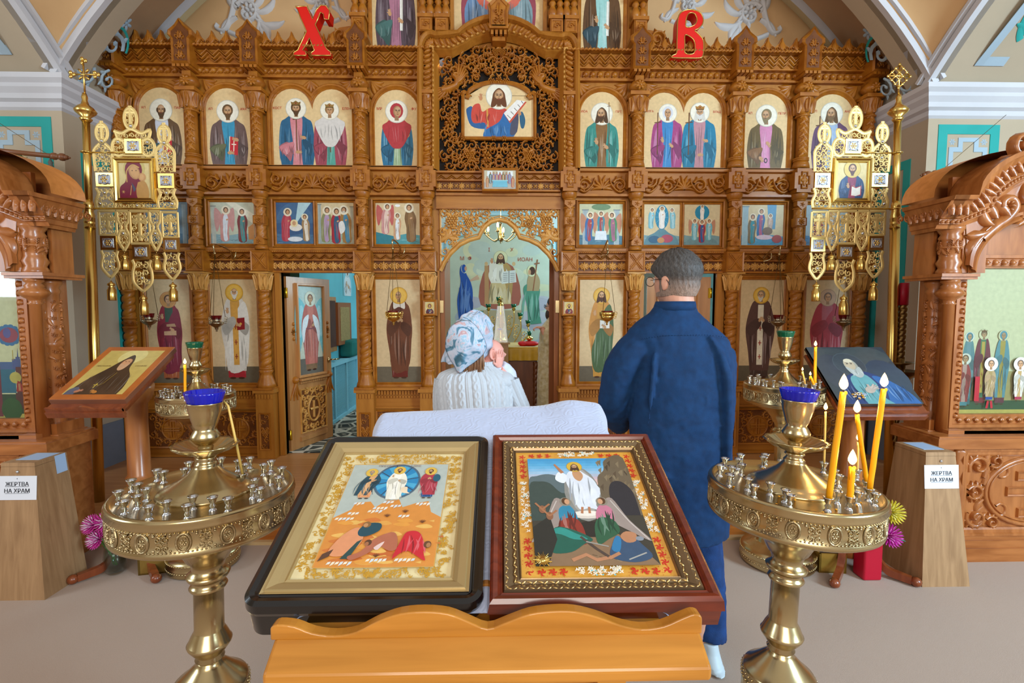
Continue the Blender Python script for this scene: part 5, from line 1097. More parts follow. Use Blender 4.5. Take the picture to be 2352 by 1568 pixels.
    # columns
    def colm(uu,yy,z0,z1,r0):
        x,y=sx*(Xc+uu),YF+yy; g=M(); H3=z1-z0
        g.lathe([(r0*1.25,z0),(r0*1.2,z0+.03),(r0,z0+.05),(r0*1.25,z0+.08),(r0,z0+.11),(r0,z0+H3*.55),(r0*1.2,z0+H3*.56),(r0*1.2,z0+H3*.585),(r0,z0+H3*.6),(r0,z1-.09),(r0*1.15,z1-.07),(r0*.95,z1-.05),(r0*1.3,z1-.02),(r0*1.3,z1)],(x,y,0),24)
        g.map=lambda u,v,h:(x+(r0+h)*math.cos(-PI/2+u/r0),y+(r0+h)*math.sin(-PI/2+u/r0),v)
        n=max(4,int((H3-.2)/.055))
        for i in range(n):
            v=z0+.13+(H3-.26)*i/n
            for j in range(7):
                uu_=(j-3)*PI*r0*.3; R=random.Random(i*7+j); flower(g,uu_,v+.02*(j%2),r0*.27,.012,5) if (i+j)%2 else leaf(g,uu_,v,R.uniform(.4,2.6),.06,.012,.012,R.choice((-.6,.6))); scroll(g,uu_+r0*.2,v+.045,r0*.25,j,1 if j%2 else -1,.012,leaves=2)
        return g.build('column',KW,K)
    for f in (lambda u:u,lambda u:2*UC-u):
        colm(f(U(2143,800,3.22)),.14,V(984),V(643),.053); colm(f(U(2191,575)+.01),.04,zl+.02,zt,.055)
        g=M(); x,y=sx*(Xc+f(U(2184,670)+.01)),YF+.02
        g.lathe([(.05,V(642)),(.05,V(648)),(.035,V(652)),(.05,V(658)),(.045,V(662)),(.07,V(668)),(.078,V(674)),(.06,V(682)),(.035,V(688)),(.03,V(694)),(.04,V(697)),(.03,V(700)),(.032,V(996)+.01)],(x,y,0),20); g.build('hanging_finial',KW,K)
    # carved icon frame
    g=M(FM(.05)); rl=rectl(iu0,2*UC-iu0,iv0,iv1); frame(g,rl,[(-.012,0),(-.006,.014),(0,.014),(.004,.02),(.05,.02),(.055,.035),(.075,.035),(.08,0)])
    for (p,r_) in zip(rl(.027),rl(.027)[1:]+rl(.027)[:1]):
        Ls=math.hypot(r_[0]-p[0],r_[1]-p[1]); n=int(Ls/.055); an=math.atan2(r_[1]-p[1],r_[0]-p[0])
        for i in range(n):
            t=(i+.5)/n; u,v=p[0]+(r_[0]-p[0])*t,p[1]+(r_[1]-p[1])*t
            g.bump(u,v,.017,.022,.02,.02,7,2,ang=an); leaf(g,u-.02*math.cos(an),v-.02*math.sin(an),an+.8,.045,.007,.026,-.7,.016,4)
    g.build('icon_frame',KW,K)
    # arched front board, tympanum carving, cornice following the arch
    cz=V(449,RF); Ra=UC-U(2250,449,RF); rise=V(330,RF)-cz
    ac=lambda d,k=1.0:[(UC-(Ra-d)*math.cos(PI*i/28),cz-d*k+(rise+.03)*math.sin(PI*i/28)) for i in range(29)]
    inner=[(U(2226,619)+.0,V(627)),(U(2226,619),V(619))]+[(UC-(UC-U(2226,619))*math.cos(math.radians(t)),V(619)+(V(500)-V(619))*math.sin(math.radians(t))) for t in range(8,173,6)]+[(2*UC-U(2226,619),V(619)),(2*UC-U(2226,619),V(627))]
    g=M(FM(-.02)); n=len(inner)
    outer=[]
    for i in range(n):
        t=i/(n-1); 
        u=inner[i][0]; 
        outer.append((UC-(Ra-.02)*math.cos(PI*t) , cz-.12+(rise+.1)*math.sin(PI*t)**.8) if 0<i<n-1 else ((U(2218,600),V(627)) if i==0 else (2*UC-U(2218,600),V(627))))
    g.strip(inner,outer,.0,.0,sm=False); g.strip(inner,[(p[0],p[1]) for p in inner],-.12,0,sm=False); 
    m_=[(p[0],p[1]) for p in inner]; sh_=lambda d:[(UC+(p[0]-UC)*(1+d),p[1]+d*.42) for p in inner]
    for (d0,h0),(d1,h1) in zip([(0,0),(0,.03),(.03,.035),(.06,.02),(.07,.035),(.11,.03),(.115,0)],[(0,.03),(.03,.035),(.06,.02),(.07,.035),(.11,.03),(.115,0)]): g.strip(sh_(d0),sh_(d1),h0,h1)
    g.ubox(U(2205,600),U(2262,560),V(627),V(505),-.05,-.006); g.ubox(2*UC-U(2262,560),2*UC-U(2205,600),V(627),V(505),-.05,-.006)
    g.build('arch_board',KW,K)
    for f,s1 in ((lambda u:u,1),(lambda u:2*UC-u,-1)):
        g=M(FM(-.02)); P=cr([(U(2240,552),V(552)),(U(2275,515),V(522)),(U(2300,495),V(505)),(U(2318,478),V(478)),(U(2308,456),V(458)),(U(2290,462),V(465)),(U(2288,478),V(478))],5)
        g.rib([(f(p[0]),p[1]) for p in P],lambda t:.035*(1-.5*t)+.006,.045)
        flower(g,f(U(2302,475)),V(476),.045,.05,6)
        for (x,y,a,L_,cu_) in ((2238,545,-2.2,.16,.5),(2250,535,-2.6,.12,-.6),(2262,520,2.4,.14,-.7),(2318,520,.5,.22,.8),(2330,505,1.2,.2,-.8),(2300,500,1.9,.16,.8),(2270,505,1.6,.12,.8),(2345,490,.4,.25,.6),(2340,470,1.6,.2,-.8)):
            u,v=U(x,y),V(y); a=a if s1>0 else PI-a; leaf(g,f(u),v,a,L_,.036,.045,cu_*s1)
        g.build('tympanum_carving',KW,K)
    # cornice: straight ends, arched middle, side returns
    g=M(FM(0)); cp=[(-.02,.0),(.03,.0),(.03,.05),(.035,.09),(.05,.09),(.05,.10),(.14,.11),(.19,.11),(.19,.12)]
    H4=V(449,RF)-V(519,RF); z0=V(519,RF); 
    lv=[(0,.02),(.12,.03),(.14,.045),(.3,.05),(.32,.06),(.36,.055),(.85,.12),(.87,.14),(1,.15)]
    def run(off): # path of the cornice at relative height t in [0,1]
        t=off; zz=z0+H4*t
        return [(-.0,zz),(U(2235,449,RF)+.02*t,zz)]+[(UC-(Ra+.02-.2*(1-t))*math.cos(PI*i/24),zz+(rise)*math.sin(PI*i/24)*(1-.0*(1-t))) for i in range(2,23)]+[(2*UC-U(2235,449,RF)-.02*t,zz),(2*UC,zz)]
    for (t0,h0),(t1,h1) in zip(lv,lv[1:]):
        A=run(t0);B=run(t1); A=[(-h0*.0,A[0][1])]+A[1:]; g.strip(A,B,h0,h1,sm=False)
        for f,s1 in ((lambda u:u,-1),(lambda u:2*UC-u,1)):  # side returns
            vs=[(sx*(Xc+f(0)+s1*0),YF-h0,A[0][1]),(sx*(Xc+f(0)+s1*0),YF-h1,B[0][1])]
            ux=lambda h:sx*(Xc+f(.09-h*.6))
            g.raw([(ux(0),YF-h0,A[0][1]),(ux(0),YF-h1,B[0][1]),(ux(h1),YF-h1,B[0][1]),(ux(h0),YF-h0,A[0][1]),(ux(h0),YF+DP,A[0][1]),(ux(h1),YF+DP,B[0][1])],[(0,1,2,3),(3,2,5,4)],False)
    T=run(1); g.strip(T,[(p[0],p[1]) for p in T],.15,-.06,sm=False)
    g.build('cornice',KW,K)
    g=M(FM(-.09)); A=run(.6); 
    for p,r_ in zip(A,A[1:]):
        Ls=math.hypot(r_[0]-p[0],r_[1]-p[1]); n=max(1,round(Ls/.05)); an=math.atan2(r_[1]-p[1],r_[0]-p[0])
        for i in range(n): t=(i+.5)/n; u,v=p[0]+(r_[0]-p[0])*t,p[1]+(r_[1]-p[1])*t; leaf(g,u+.04*math.sin(an),v-.04*math.cos(an),an+PI/2-.3,.09,.02,.03,.5,0,5); g.bump(u,v,.01,.03,.025,0,6,2,ang=an)
    A=run(.22); g.map=FM(-.05)
    for p,r_ in zip(A,A[1:]):
        Ls=math.hypot(r_[0]-p[0],r_[1]-p[1]); n=max(1,round(Ls/.03)); an=math.atan2(r_[1]-p[1],r_[0]-p[0])
        for i in range(n): t=(i+.5)/n; g.bump(p[0]+(r_[0]-p[0])*t,p[1]+(r_[1]-p[1])*t,.015,.01,.012,0,6,2,ang=an+.7)
    for f,s1 in ((lambda u:u,1),):   # carving along the inner side return
        g.map=lambda u,v,h:(sx*(Xc+.062-h*.6-.03*(v-z0)/H4),YF+u,v)
        for i in range(6): leaf(g,-.03+i*.05,z0+H4*.36,PI/2-.5,.065,.018,.03,.6,0,5); scroll(g,i*.06,z0+H4*.62,.03,i,1,.025,leaves=2)
    g.build('cornice_carving',KW,K)
    # crest volutes and barrel roof
    for f,s1 in ((lambda u:u,1),(lambda u:2*UC-u,-1)):
        g=M(FM(-.06))
        for (x,y,r_,d_,a_) in ((2324,345,.085,1,0),(2290,383,.05,1,.5)):
            P=spiral(U(x,y),V(y),r_,1.6,a_,d_,22,.12); g.rib([(f(p[0]),p[1]) for p in P],lambda t:r_*.28*(1-.5*t),.06,-.02)
        P=cr([(U(2258,425),V(428)),(U(2280,402),V(400)),(U(2300,378),V(375)),(U(2352,352),V(352)),(U(2400,330),V(335))],5); g.rib([(f(p[0]),p[1]) for p in P],.03,.06,-.02)
        g.build('crest_volute',KW,K)
    g=M(); vs=[];fs=[]; n=24
    for i in range(n+1):
        a=PI*i/n; x=UC-(UC+.02)*math.cos(a); z=V(455)+(V(340)-V(455))*math.sin(a)**.9
        vs+= [(sx*(Xc+x),YF-.02,z),(sx*(Xc+x),YF+DP-.02,z)]
    for i in range(n): fs.append((2*i,2*i+1,2*i+3,2*i+2))
    fs.append(tuple(2*i+1 for i in range(n+1)))
    g.raw(vs,fs,True); g.build('barrel_roof',mat('roof_plywood','#c87f3e',.5,col2='#b06c2e',scale=5,stretch=(.6,4,4)),K)
    # glass
    g=M(); bx(g,iu0-.01,2*UC-iu0+.01,.04,.043,iv0,iv1); g.build('glass_pane',PANE,K)
    a,b=sorted((sx*(Xc+iu0-.005),sx*(Xc+2*UC-iu0+.005)))
    return K,(a,b,iv0,iv1,YF+.055)
KL,bl=kiosk(-1,3.095,'carved wooden icon case with barrel roof against the left side')
KR,br=kiosk(1,3.08,'carved wooden icon case with pale lit arch on the right side')
for (bb,nm) in ((br,'r'),(bl,'l')):
    P=panel(bb[0],bb[1],bb[2],bb[3],bb[4],'#e8dfb4'); A=P.A
    Pm=lambda px,py:((px-2223)/430,(957-py)/430)
    P.poly([(0,0),(1,0),(1,.045),(0,.045)],'#d3bd62'); P.poly([(0,0),(.018,0),(.018,A),(0,A)],'#d3bd62'); P.poly([(.02,.045),(.98,.045),(.98,.2),(.02,.2)],'#2f5c40' if nm=='r' else '#1d4a3a')
    if nm=='r':
        P.poly([(.03,.12),(.97,.12),(.97,.36),(.03,.36)],'#b9a56a')
        for q in (0,1):
            k=(lambda u:u) if q==0 else (lambda u:1.0-u)
            for i,(u,y0,h,r_,w_,c1,c2,c3,hd) in enumerate(((.085,.09,.64,.026,.12,'#5f8f96','#6f97a0','#3f7480','#4f8a9a'),(.20,.10,.66,.028,.15,'#7a2740','#3f7f5c','#8a2b3a',None),(.36,.10,.65,.028,.14,'#5f9aa8','#b9a04c','#6e3347','#4f9ab0'),(.055,.08,.46,.03,.12,'#a8383c','#c9a094','#4f8f98',None))): full(P,k(u),w_,y0,h,r_,c1,c2,hem=c3,fc=fcs(hair='#8c98a0' if hd else '#6b4a30',beard=None,veil=hd,halo='#f2efe0' if i in (0,3) else '#e8dfb4',crown='#7a5a34' if i==1 else None,hr=1.6),pose='hold',seed=60+i,stole='#c9a94a' if i==1 else None)
        for u,c1,hm in ((.26,'#c9a87c','#2450a0'),(.5,'#d9d4c4','#a23a4c'),(.74,'#b9c4c8','#6b2c34')): full(P,u,.1,.13,.42,.03,c1,'#b99a64',hem=hm,fc=fcs(hair='#6b5a50',beard=None,halo='#f4f0dc',hr=1.9),pose='hold',seed=71)
        for s1 in (-1,1): P.line([(.26+s1*.012,.12),(.26+s1*.022,.06)],.009,'#b02a34')
        P.poly([(.13,.12),(.17,.12),(.17,.32),(.13,.32)],'#b02a34')
        lab='large icon of a crowned family in a case, with glare on its glass'
    else:
        # the part in view is the side next to the church centre
        X=lambda px:1-0+(px-44)/430 if 0 else (px+386)/430; Y=lambda py:(940-py)/430
        X=(lambda px:(44-px)/430*-1+1) 
        for (x0,x1,y0,y1,c) in ((0,28,735,775,'#4d5f9c'),(12,26,728,736,'#4d5f9c'),(-60,0,745,790,'#4a6aa0'),(10,35,762,850,'#6b2c34'),(35,43,765,870,'#b89a5a'),(5,40,850,905,'#5d2430'),(-60,8,770,850,'#1f6f8c'),(-100,-40,760,930,'#7a2740')): P.poly([(X(x0),Y(y1)),(X(x1),Y(y1)),(X(x1),Y(y0)),(X(x0),Y(y0))],c)
        P.poly([(X(17),Y(730)),(X(22),Y(730)),(X(20),Y(698))],'#4d5f9c'); P.line([(X(4),Y(740)),(X(4),Y(705))],.003,'#c9a84a')
        for q in range(14): a=q*.45; P.ell(X(-4)+.075*math.cos(a),Y(655)+.065*math.sin(a),.024,.02,'#2f77b0')
        P.ell(X(-4),Y(655),.07,.06,'#a8405c'); P.ell(X(-10),Y(648),.03,.04,'#5a58a0')
        P.ell(X(-10),Y(905),.08,.09,'#1f5c34'); P.ell(X(8),Y(798),.045,.045,'#d3bd62'); P.poly([(X(8),Y(845)),(X(40),Y(845)),(X(22),Y(812)),(X(14),Y(808))],'#b0202c'); P.line([(X(20),Y(842)),(X(19),Y(818))],.008,'#cf8a64')
        for i,u in enumerate((.2,.4,.6)): full(P,u,.16,.1,.6,.03,('#2f5f9c','#7a2740','#8a6a34')[i],'#c9b064',hem='#a8283a',fc=fcs(halo='#ecd98a'),pose='hold',seed=80+i)
        lab='large icon with blue towers and a red figure in the left case'
    icon(P,lab,m=PAINT)
# ================= candle stands =================
def pos_on(g,cx,cy): pass
def stand(label,cx,cy,lean=0,sc=1.0,cup=GLASSB,skip=(),n3=(14,10,5),wx=1.0):
    S_=thing('candle_stand',label,'candle stand',(cx,cy,0)); R=.25
    g=M(); g.lathe([(0,.0),(.2,.0),(.235,.008),(.24,.02),(.232,.03),(.24,.04),(.24,.05),(.232,.06),(.238,.075),(.232,.09),(.2,.1),(.15,.125),(.135,.13),(.13,.15),(.10,.16),(.07,.19),(.05,.21),(.04,.24),(.05,.26),(.045,.28),(.10,.285),(.108,.30),(.104,.31),(.11,.32),(.11,.40),(.104,.41),(.111,.42),(.105,.43),(.085,.445),(.06,.47),(.045,.485),(.036,.495),(.035,.505)],(0,0,0),40)
    for z in (.305,.395,.415): 
        for k in range(44): a=k*PI/22; g.ball((.111*math.cos(a),.111*math.sin(a),z),.004,6)
    for z in (.035,.08):
        for k in range(70): a=k*PI/35; g.ball((.238*math.cos(a),.238*math.sin(a),z),.005,6)
    for k in range(4): a=PI/4+k*PI/2; g.ball((.2*math.cos(a),.2*math.sin(a),.008),(.02,.02,.012),8)
    g.build('base',BRASS,S_,world=False)
    g=M(); g.lathe([(.035,.5),(.042,.508),(.035,.516),(.05,.535),(.062,.553),(.064,.56),(.060,.565),(.052,.585),(.044,.6),(.042,.605),(.042,.735),(.05,.738),(.054,.745),(.05,.752),(.045,.757),(.045,.768),(.058,.775),(.062,.785),(.056,.79),(.045,.80),(.045,.81),(.052,.83),(.06,.835),(.075,.865),(.11,.9),(.2,.935),(.24,.95)],(0,0,0),36); g.build('stem',BRASS,S_,world=False)
    g=M(); g.lathe([(.24,.95),(.247,.955),(.25,.965),(.246,.97),(.246,1.025),(.25,1.03),(.254,1.036),(.248,1.046),(.252,1.05),(.247,1.058),(.238,1.06),(.232,1.052),(.12,1.05),(.02,1.05)],(0,0,0),64); t=g.build('tray',BRASS,S_,world=False)
    g=M(); rr=.2465; g.map=lambda u,v,h:((rr+h)*math.cos(u/rr),(rr+h)*math.sin(u/rr),v); C=2*PI*rr
    for k in range(15):
        u=C*k/15; g.rib([(u+.017*math.cos(q*PI/8),.998+.025*math.sin(q*PI/8)) for q in range(16)],.0035,.004,closed=True); g.rib([(u+.012*math.cos(q*PI/6),.998+.019*math.sin(q*PI/6)) for q in range(12)],.0015,.002,closed=True); flower(g,u,.998,.011,.003,6)
        for q in range(6): g.bump(u+.006*math.cos(q),.998+.013*math.sin(q*1.1),.002,.002,.0025,0,5,2)
        m=u+C/30
        for s1 in (-1,1):
            scroll(g,m+s1*.010,.998+.010,.010,PI/2,s1,.003,w=.2,leaves=3); scroll(g,m+s1*.010,.998-.013,.009,-PI/2,-s1,.003,w=.2,leaves=3)
            g.bump(m+s1*.021,.998+.02,.004,.004,.003,0,5,2); g.bump(m+s1*.021,.998-.02,.004,.004,.003,0,5,2)
        flower(g,m,.998,.007,.003,5)
    for z in (.972,1.024):
        for k in range(150): g.bump(C*k/150,z,.0035,.0028,.0035,0,5,2)
    g.build('embossed_band',BRASSE,t,world=False)
    g=M(); g.lathe([(.135,1.05),(.13,1.058),(.122,1.06),(.118,1.066),(.10,1.075),(.075,1.09),(.05,1.108),(.035,1.125),(.03,1.13),(.032,1.135),(.028,1.14),(.022,1.147),(.03,1.155),(.025,1.16)],(0,0,0),40); g.build('domed_centre',BRASS,S_,world=False)
    g=M(); fl=lambda r_,z,a:r_*(1+.035*math.cos(14*a)*min(1,max(0,(z-1.16)/.02))) 
    g.lathe([(.022,1.158),(.04,1.168),(.07,1.18),(.088,1.193),(.092,1.197),(.09,1.2),(.082,1.196),(.06,1.184),(.03,1.174),(.02,1.172)],(0,0,0),56,tw=fl); g.build('drip_dish',BRASS,S_,world=False)
    g=M(); g.lathe([(.018,1.17),(.022,1.19),(.019,1.195),(.028,1.2),(.04,1.215),(.041,1.225),(.032,1.24),(.028,1.247),(.035,1.262),(.045,1.30),(.049,1.325),(.052,1.328),(.047,1.329),(.043,1.30),(.0,1.29)],(0,0,0),36); v=g.build('lamp_vase',BRASS,S_,world=False)
    g=M(); fl2=lambda r_,z,a:r_*(1+.03*math.cos(20*a)); g.lathe([(.0,1.315),(.042,1.315),(.045,1.325),(.054,1.355),(.055,1.362),(.05,1.362),(.042,1.33),(0,1.322)],(0,0,0),60,tw=fl2); g.build('glass_cup',cup,v,world=False)
    # sockets
    def sock(x,y,first=[None]):
        if first[0] is None:
            g=M(); g.lathe([(0,0),(.013,0),(.009,.003),(.005,.008),(.009,.014),(.005,.02),(.009,.026),(.010,.031),(.013,.036),(.0145,.038),(.0145,.040),(.009,.038),(.007,.03),(0,.028)],(0,0,0),14); o=g.build('candle_socket',CHROME,S_,world=False); o.location=(x,y,1.05); first[0]=o; return o
        return dup(first[0],S_,(x,y,1.05))
    for r_,n,ph in ((.215,n3[0],.1),(.18,n3[1],.3),(.15,n3[2],.0)):
        for k in range(n):
            a=2*PI*k/n+ph; x,y=r_*math.cos(a),r_*math.sin(a)
            if all(math.hypot(x-p[0],y-p[1])>.031 for p in skip): sock(x,y)
    for p in skip: sock(*p)
    S_.rotation_euler=(0,lean,0); S_.scale=(sc*wx,sc*wx,sc)
    return S_
def local(cx,cy,lean,sc,P,wx=1.0):
    v=Matrix.Rotation(-lean,3,'Y')@(Vector(P)-Vector((cx,cy,0))); return Vector((v.x/sc/wx,v.y/sc/wx,v.z/sc))
def traypt(px,py,cx,cy,lean,sc,z=1.088):
    # intersect ray with tilted socket plane
    n=Matrix.Rotation(lean,3,'Y')@Vector((0,0,1)); p0=Vector((cx,cy,0))+n*z*sc; d=ray(px,py); o=Vector((0,0,H)); t=(p0-o).dot(n)/d.dot(n); return o+d*t
def candle(b,t,r,label,lit=True,mt=WAX,fl=.035,group=None):
    b=Vector(b);t=Vector(t); c=thing('candle',label,'candle',tuple(b),group)
    g=M(); L_=(t-b); g.tube([b+L_*k/8+Vector((random.Random(k).uniform(-1,1)*r*.06,0,0)) for k in range(9)],[r]*8+[r*.93],12); 
    if lit: g.ball(t+Vector((r*.6,-r*.3,-r*.3)),(r*.5,r*.5,r*.7),8); g.tube([t+Vector((-r*.8,-r*.4,-r*.5)),t+Vector((-r*.9,-r*.5,-r*4))],[r*.3,r*.12],6)
    g.build('wax_stick',mt,c)
    if lit:
        g=M(); g.tube([t-L_.normalized()*.001,t+Vector((0,0,.006)),t+Vector((.002,0,.009))],.0012,6); g.build('wick',WICK,c)
        g=M(); w=fl*.24; g.lathe([(.0,0),(w*.55,fl*.08),(w*.95,fl*.25),(w,fl*.38),(w*.8,fl*.58),(w*.45,fl*.8),(w*.12,fl*.95),(0,fl)],tuple(t+Vector((0,0,.006))),12); g.build('flame',FLAME,c)
        l=bpy.data.lights.new('flame_light','POINT'); l.energy=.35*fl/.035; l.color=(1,.62,.25); l.shadow_soft_size=.012; o=bpy.data.objects.new('flame_light',l); COL.objects.link(o); o.location=t+Vector((0,-.012,fl*.6))
    return c
lR=math.radians(1.8); cR=W(1820,1112,1.52); bR=(cR.x-1.05*math.sin(lR),1.52)
lL=math.radians(1.3); cL=W(474,1115,1.52); bL=(cL.x-1.05*math.sin(lL),1.52)
cR_=[((1903,1143),(1937,900),.0085,'tall orange candle leaning right, on the front rim of the near right stand',.045),((1952,1140),(1957,1072),.0088,'short thick orange candle stub on the near right stand',.045),((1992,1106),(1968,952),.0065,'orange candle leaning left, behind the short stub',.04),((1997,1122),(2030,893),.0078,'tall orange candle leaning right, farthest right on the near stand',.042),((1893,1062),(1896,945),.0035,'thin pale lit candle at the back of the near right stand',.026),((1969,1078),(1971,1015),.0038,'small thin lit candle behind the short stub',.026)]
pts=[traypt(*c[0],*bR,lR,1) for c in cR_]
sk=[tuple(local(*bR,lR,1,p))[:2] for p in pts]
stand('near right brass candle stand with six lit candles and a blue glass cup',*bR,lR,1,GLASSB,sk)
for c,p in zip(cR_,pts):
    t=W(*c[1],p.y+.0); p=p-Vector((0,0,.008)); candle(p,t,c[2],c[3],True,WAX if c[2]>.005 else WAXP,c[4])
pL=traypt(558,1088,*bL,lL,1); sL=[tuple(local(*bL,lL,1,pL))[:2]]
stand('near left brass candle stand with one unlit bent candle and a blue glass cup',*bL,lL,1,GLASSB,sL)
cc=thing('candle','unlit thin pale candle with a bent tip, leaning left on the near left stand','candle',tuple(pL)); g=M(); t=W(524,932,pL.y-.0); g.tube([pL-Vector((0,0,.008)),pL.lerp(t,.5),t,W(514,921,pL.y)],[.0042,.004,.0036,.003],10); g.build('wax_stick',WAXP,cc)
# far stands
fR=Fz(1793,1297,.05); bf=(fR.x,3.0); tR=W(1800,882,3.0); sc_=tR.z/1.055
bf=(tR.x,3.0)
cf=[((1872,880),(1873,797),.008,'orange lit candle on the far right stand before the bearded portrait',.032,WAX),((1850,882),(1843,853),.0045,'small pale leaning candle on the far right stand',.02,WAXP),((1871,884),(1861,864),.0065,'short orange stub beside the tall candle of the far right stand',.022,WAX)]
pts=[traypt(*c[0],*bf,0,sc_) for c in cf]
stand('far right brass candle stand with a green glass cup, beside the dark portrait lectern',*bf,0,sc_,GLASSG,[tuple(local(*bf,0,sc_,p,.84))[:2] for p in pts],wx=.84)
for c,p in zip(cf,pts): candle(p-Vector((0,0,.008)),W(*c[1],p.y),c[2],c[3],True,c[5],c[4])
tl=W(452,903,3.05); scl=tl.z/1.055; bfl=(tl.x,3.05); p=traypt(425,905,*bfl,0,scl)
stand('far left brass candle stand with a green glass cup, half hidden behind the near one',*bfl,0,scl,GLASSG,[tuple(local(*bfl,0,scl,p,.82))[:2]],wx=.82)
candle(p-Vector((0,0,.008)),W(425,838,p.y),.007,'lit orange candle on the far left stand',True,WAX,.032)
# wax crumbs on the near right tray
g=M(); R=random.Random(3)
for k in range(16):
    a,r_=R.uniform(0,6.28),R.uniform(.14,.23); q=Matrix.Rotation(lR,3,'Y')@Vector((r_*math.cos(a),r_*math.sin(a),1.053)); g.ball((q.x+bR[0],q.y+bR[1],q.z),(.004,.003,.002),6)
o=g.build('wax_crumbs',WAX); tag(o,'yellow wax crumbs scattered on the near right candle tray','wax crumbs'); o['kind']='stuff'
# ================= lecterns with icons at the back =================
def slope_map(xa,ya,za,yb,zb,lift=0):
    d=Vector((0,yb-ya,zb-za)); L_=d.length; d/=L_; n=Vector((0,-d.z,d.y))
    return (lambda u,v,h:(xa+u,ya+d.y*v+n.y*(h+lift),za+d.z*v+n.z*(h+lift))),L_
def wave(x0,x1,y,amp,n=24,k=1): 
    return [(x0+(x1-x0)*i/n,y+amp*(math.cos(2*PI*i/n*1.0)*-.5+.5)*(1)+amp*.5*math.cos(4*PI*i/n)) for i in range(n+1)]
def lectern(x0,x1,ya,za,yb,zb,px,label,py):
    Lc=thing('lectern',label,'lectern',(px,py,0))
    mp_,L_=slope_map(x0,ya,za,yb,zb,-.05); w=x1-x0
    g=M(mp_); g.ubox(-.0,w,-.03,L_*.92,0,.018); g.ubox(.0,w,-.045,-.03,-.03,.018); g.ubox(-.005,w+.005,-.055,-.045,-.035,.0)
    g.plate([(0,0)]+[(0,0)],0,0) if 0 else None
    g.build('sloping_board',REDW,Lc)
    g=M(mp_); P=[(w*i/24,.018+.012*math.sin(PI*i/24)*0+.008*math.cos(4*PI*i/24)+.012*math.exp(-((i-12)/2.5)**2)) for i in range(25)]
    base=g.map; g.map=lambda u,v,h:base(u,-.035-h,v); g.plate([(w,.0),(0,.0)]+P,0,.012); g.build('front_lip',REDW,Lc)
    g=M(mp_); g.ubox(.05,w-.05,.03,L_*.85,-.06,0); g.build('under_box',REDW,Lc)
    zt=mp_(0,L_*.45,-.05)[2]
    g=M(); g.lathe([(.075,.08),(.08,.14),(.075,.16),(.06,.2),(.075,.23),(.08,.3),(.062,.36),(.062,.5),(.07,.52),(.062,.54),(.075,.56),(.062,.58),(.058,.9),(.062,zt-.12),(.09,zt-.08),(.1,zt-.03),(.1,zt)],(px,py,0),28); g.build('post',KW,Lc)
    base_=None
    for k,a in enumerate((-.75*PI,-.25*PI,.25*PI,.75*PI)):
        g=M(); P=cr([(.04,.17),(.10,.17),(.15,.12),(.20,.05),(.27,.035),(.32,.03)],5); c,s=math.cos(a),math.sin(a)
        n=len(P); vs=[];fs=[]
        for (r_,z) in P:
            th=.045*(1-.3*(r_/.34)); 
            for dz in (-th*.6,th*.6):
                for sw in (-.018,.018): vs.append((px+c*r_-s*sw,py+s*r_+c*sw,max(0,z+dz)))
        for i in range(n-1):
            b=4*i; fs+= [(b,b+1,b+5,b+4),(b+2,b+6,b+7,b+3),(b,b+4,b+6,b+2),(b+1,b+3,b+7,b+5)]
        fs+= [(0,2,3,1),(4*n-4,4*n-3,4*n-1,4*n-2)]
        g.raw(vs,fs,False); g.ball((px+c*.34,py+s*.34,.028),(.03,.03,.028),10); g.build('foot',REDW,Lc)
    return mp_,L_
# left : monk
x0,x1,ya,za,yb,zb=-2.476,-2.066,2.72,1.115,3.16,1.367
lectern(x0,x1,ya,za,yb,zb,-2.27,'red-brown wooden lectern on the left holding the monk icon',3.08)
mp_,L_=slope_map(x0,ya,za,yb,zb,0); w=x1-x0
o0=M(mp_); fw=.04; o0.ubox(0,w,0,L_,-.032,-.003); o0.ubox(.1,w-.1,.06,.1,-.045,-.03); 
I=thing('framed_icon','orange-framed icon of a hooded monk on a gold ground, on the left lectern','icon',(x0+w/2,ya,za))
o0.build('backing_board',mat('icon_side_wood','#7a4a34',.4),I)
g=M(mp_); lp=rectl(fw,w-fw,fw*1.1,L_-fw); frame(g,lp,[(0,-.002),(0,.0),(.004,.002),(fw-.002,.002),(fw,-.003)]); g.build('margin',mat('orange_wood','#b9692c',.35,col2='#9c5220',scale=8,coat=.4),I)
s=w-2*fw; P=panel(0,1,0,(L_-2.1*fw)/s,0,'#c9b062',map=lambda u,v,h:mp_(fw+u*s,fw*1.1+v*s,h)); P.A=(L_-2.1*fw)/s; A=P.A
P.ell(.52,.85*A,.24,.24,'#dccb82',n=30); 
P.poly(cr([(.04,0),(.08,.2),(.16,.45),(.3,.72),(.4,.95),(.52,1.14),(.62,.98),(.68,.72),(.82,.5),(.9,.2),(.9,0)],5),'#46382a'); P.poly(cr([(.02,0),(.04,.14),(.14,.2),(.2,.12),(.18,0)],4),'#5c6070'); folds(P,.15,.85,.02,.6,'#46382a',12,4,.006)
P.ell(.52,.9,.085,.12,'#b98058'); P.ell(.52,.92,.07,.09,'#cf9a70'); P.poly(cr([(.44,.88),(.46,.72),(.52,.66),(.58,.72),(.6,.88),(.52,.83)],4,True),'#cfa27c')
for s1 in (-1,1): P.ell(.52+s1*.03,.93,.014,.008,'#2a1a12',n=8)
P.line([(.5,.6),(.42,.1)],.005,'#6b5640'); P.line([(.54,.6),(.5,.3),(.44,.2)],.004,'#a5843c'); P.line([(.40,.17),(.40,.30)],.008,'#d3b34c'); P.line([(.36,.25),(.44,.25)],.008,'#d3b34c'); hand(P,.2,.08,.05,.4,'#b97a5a'); hand(P,.5,.06,.05,2.6,'#c07c38')
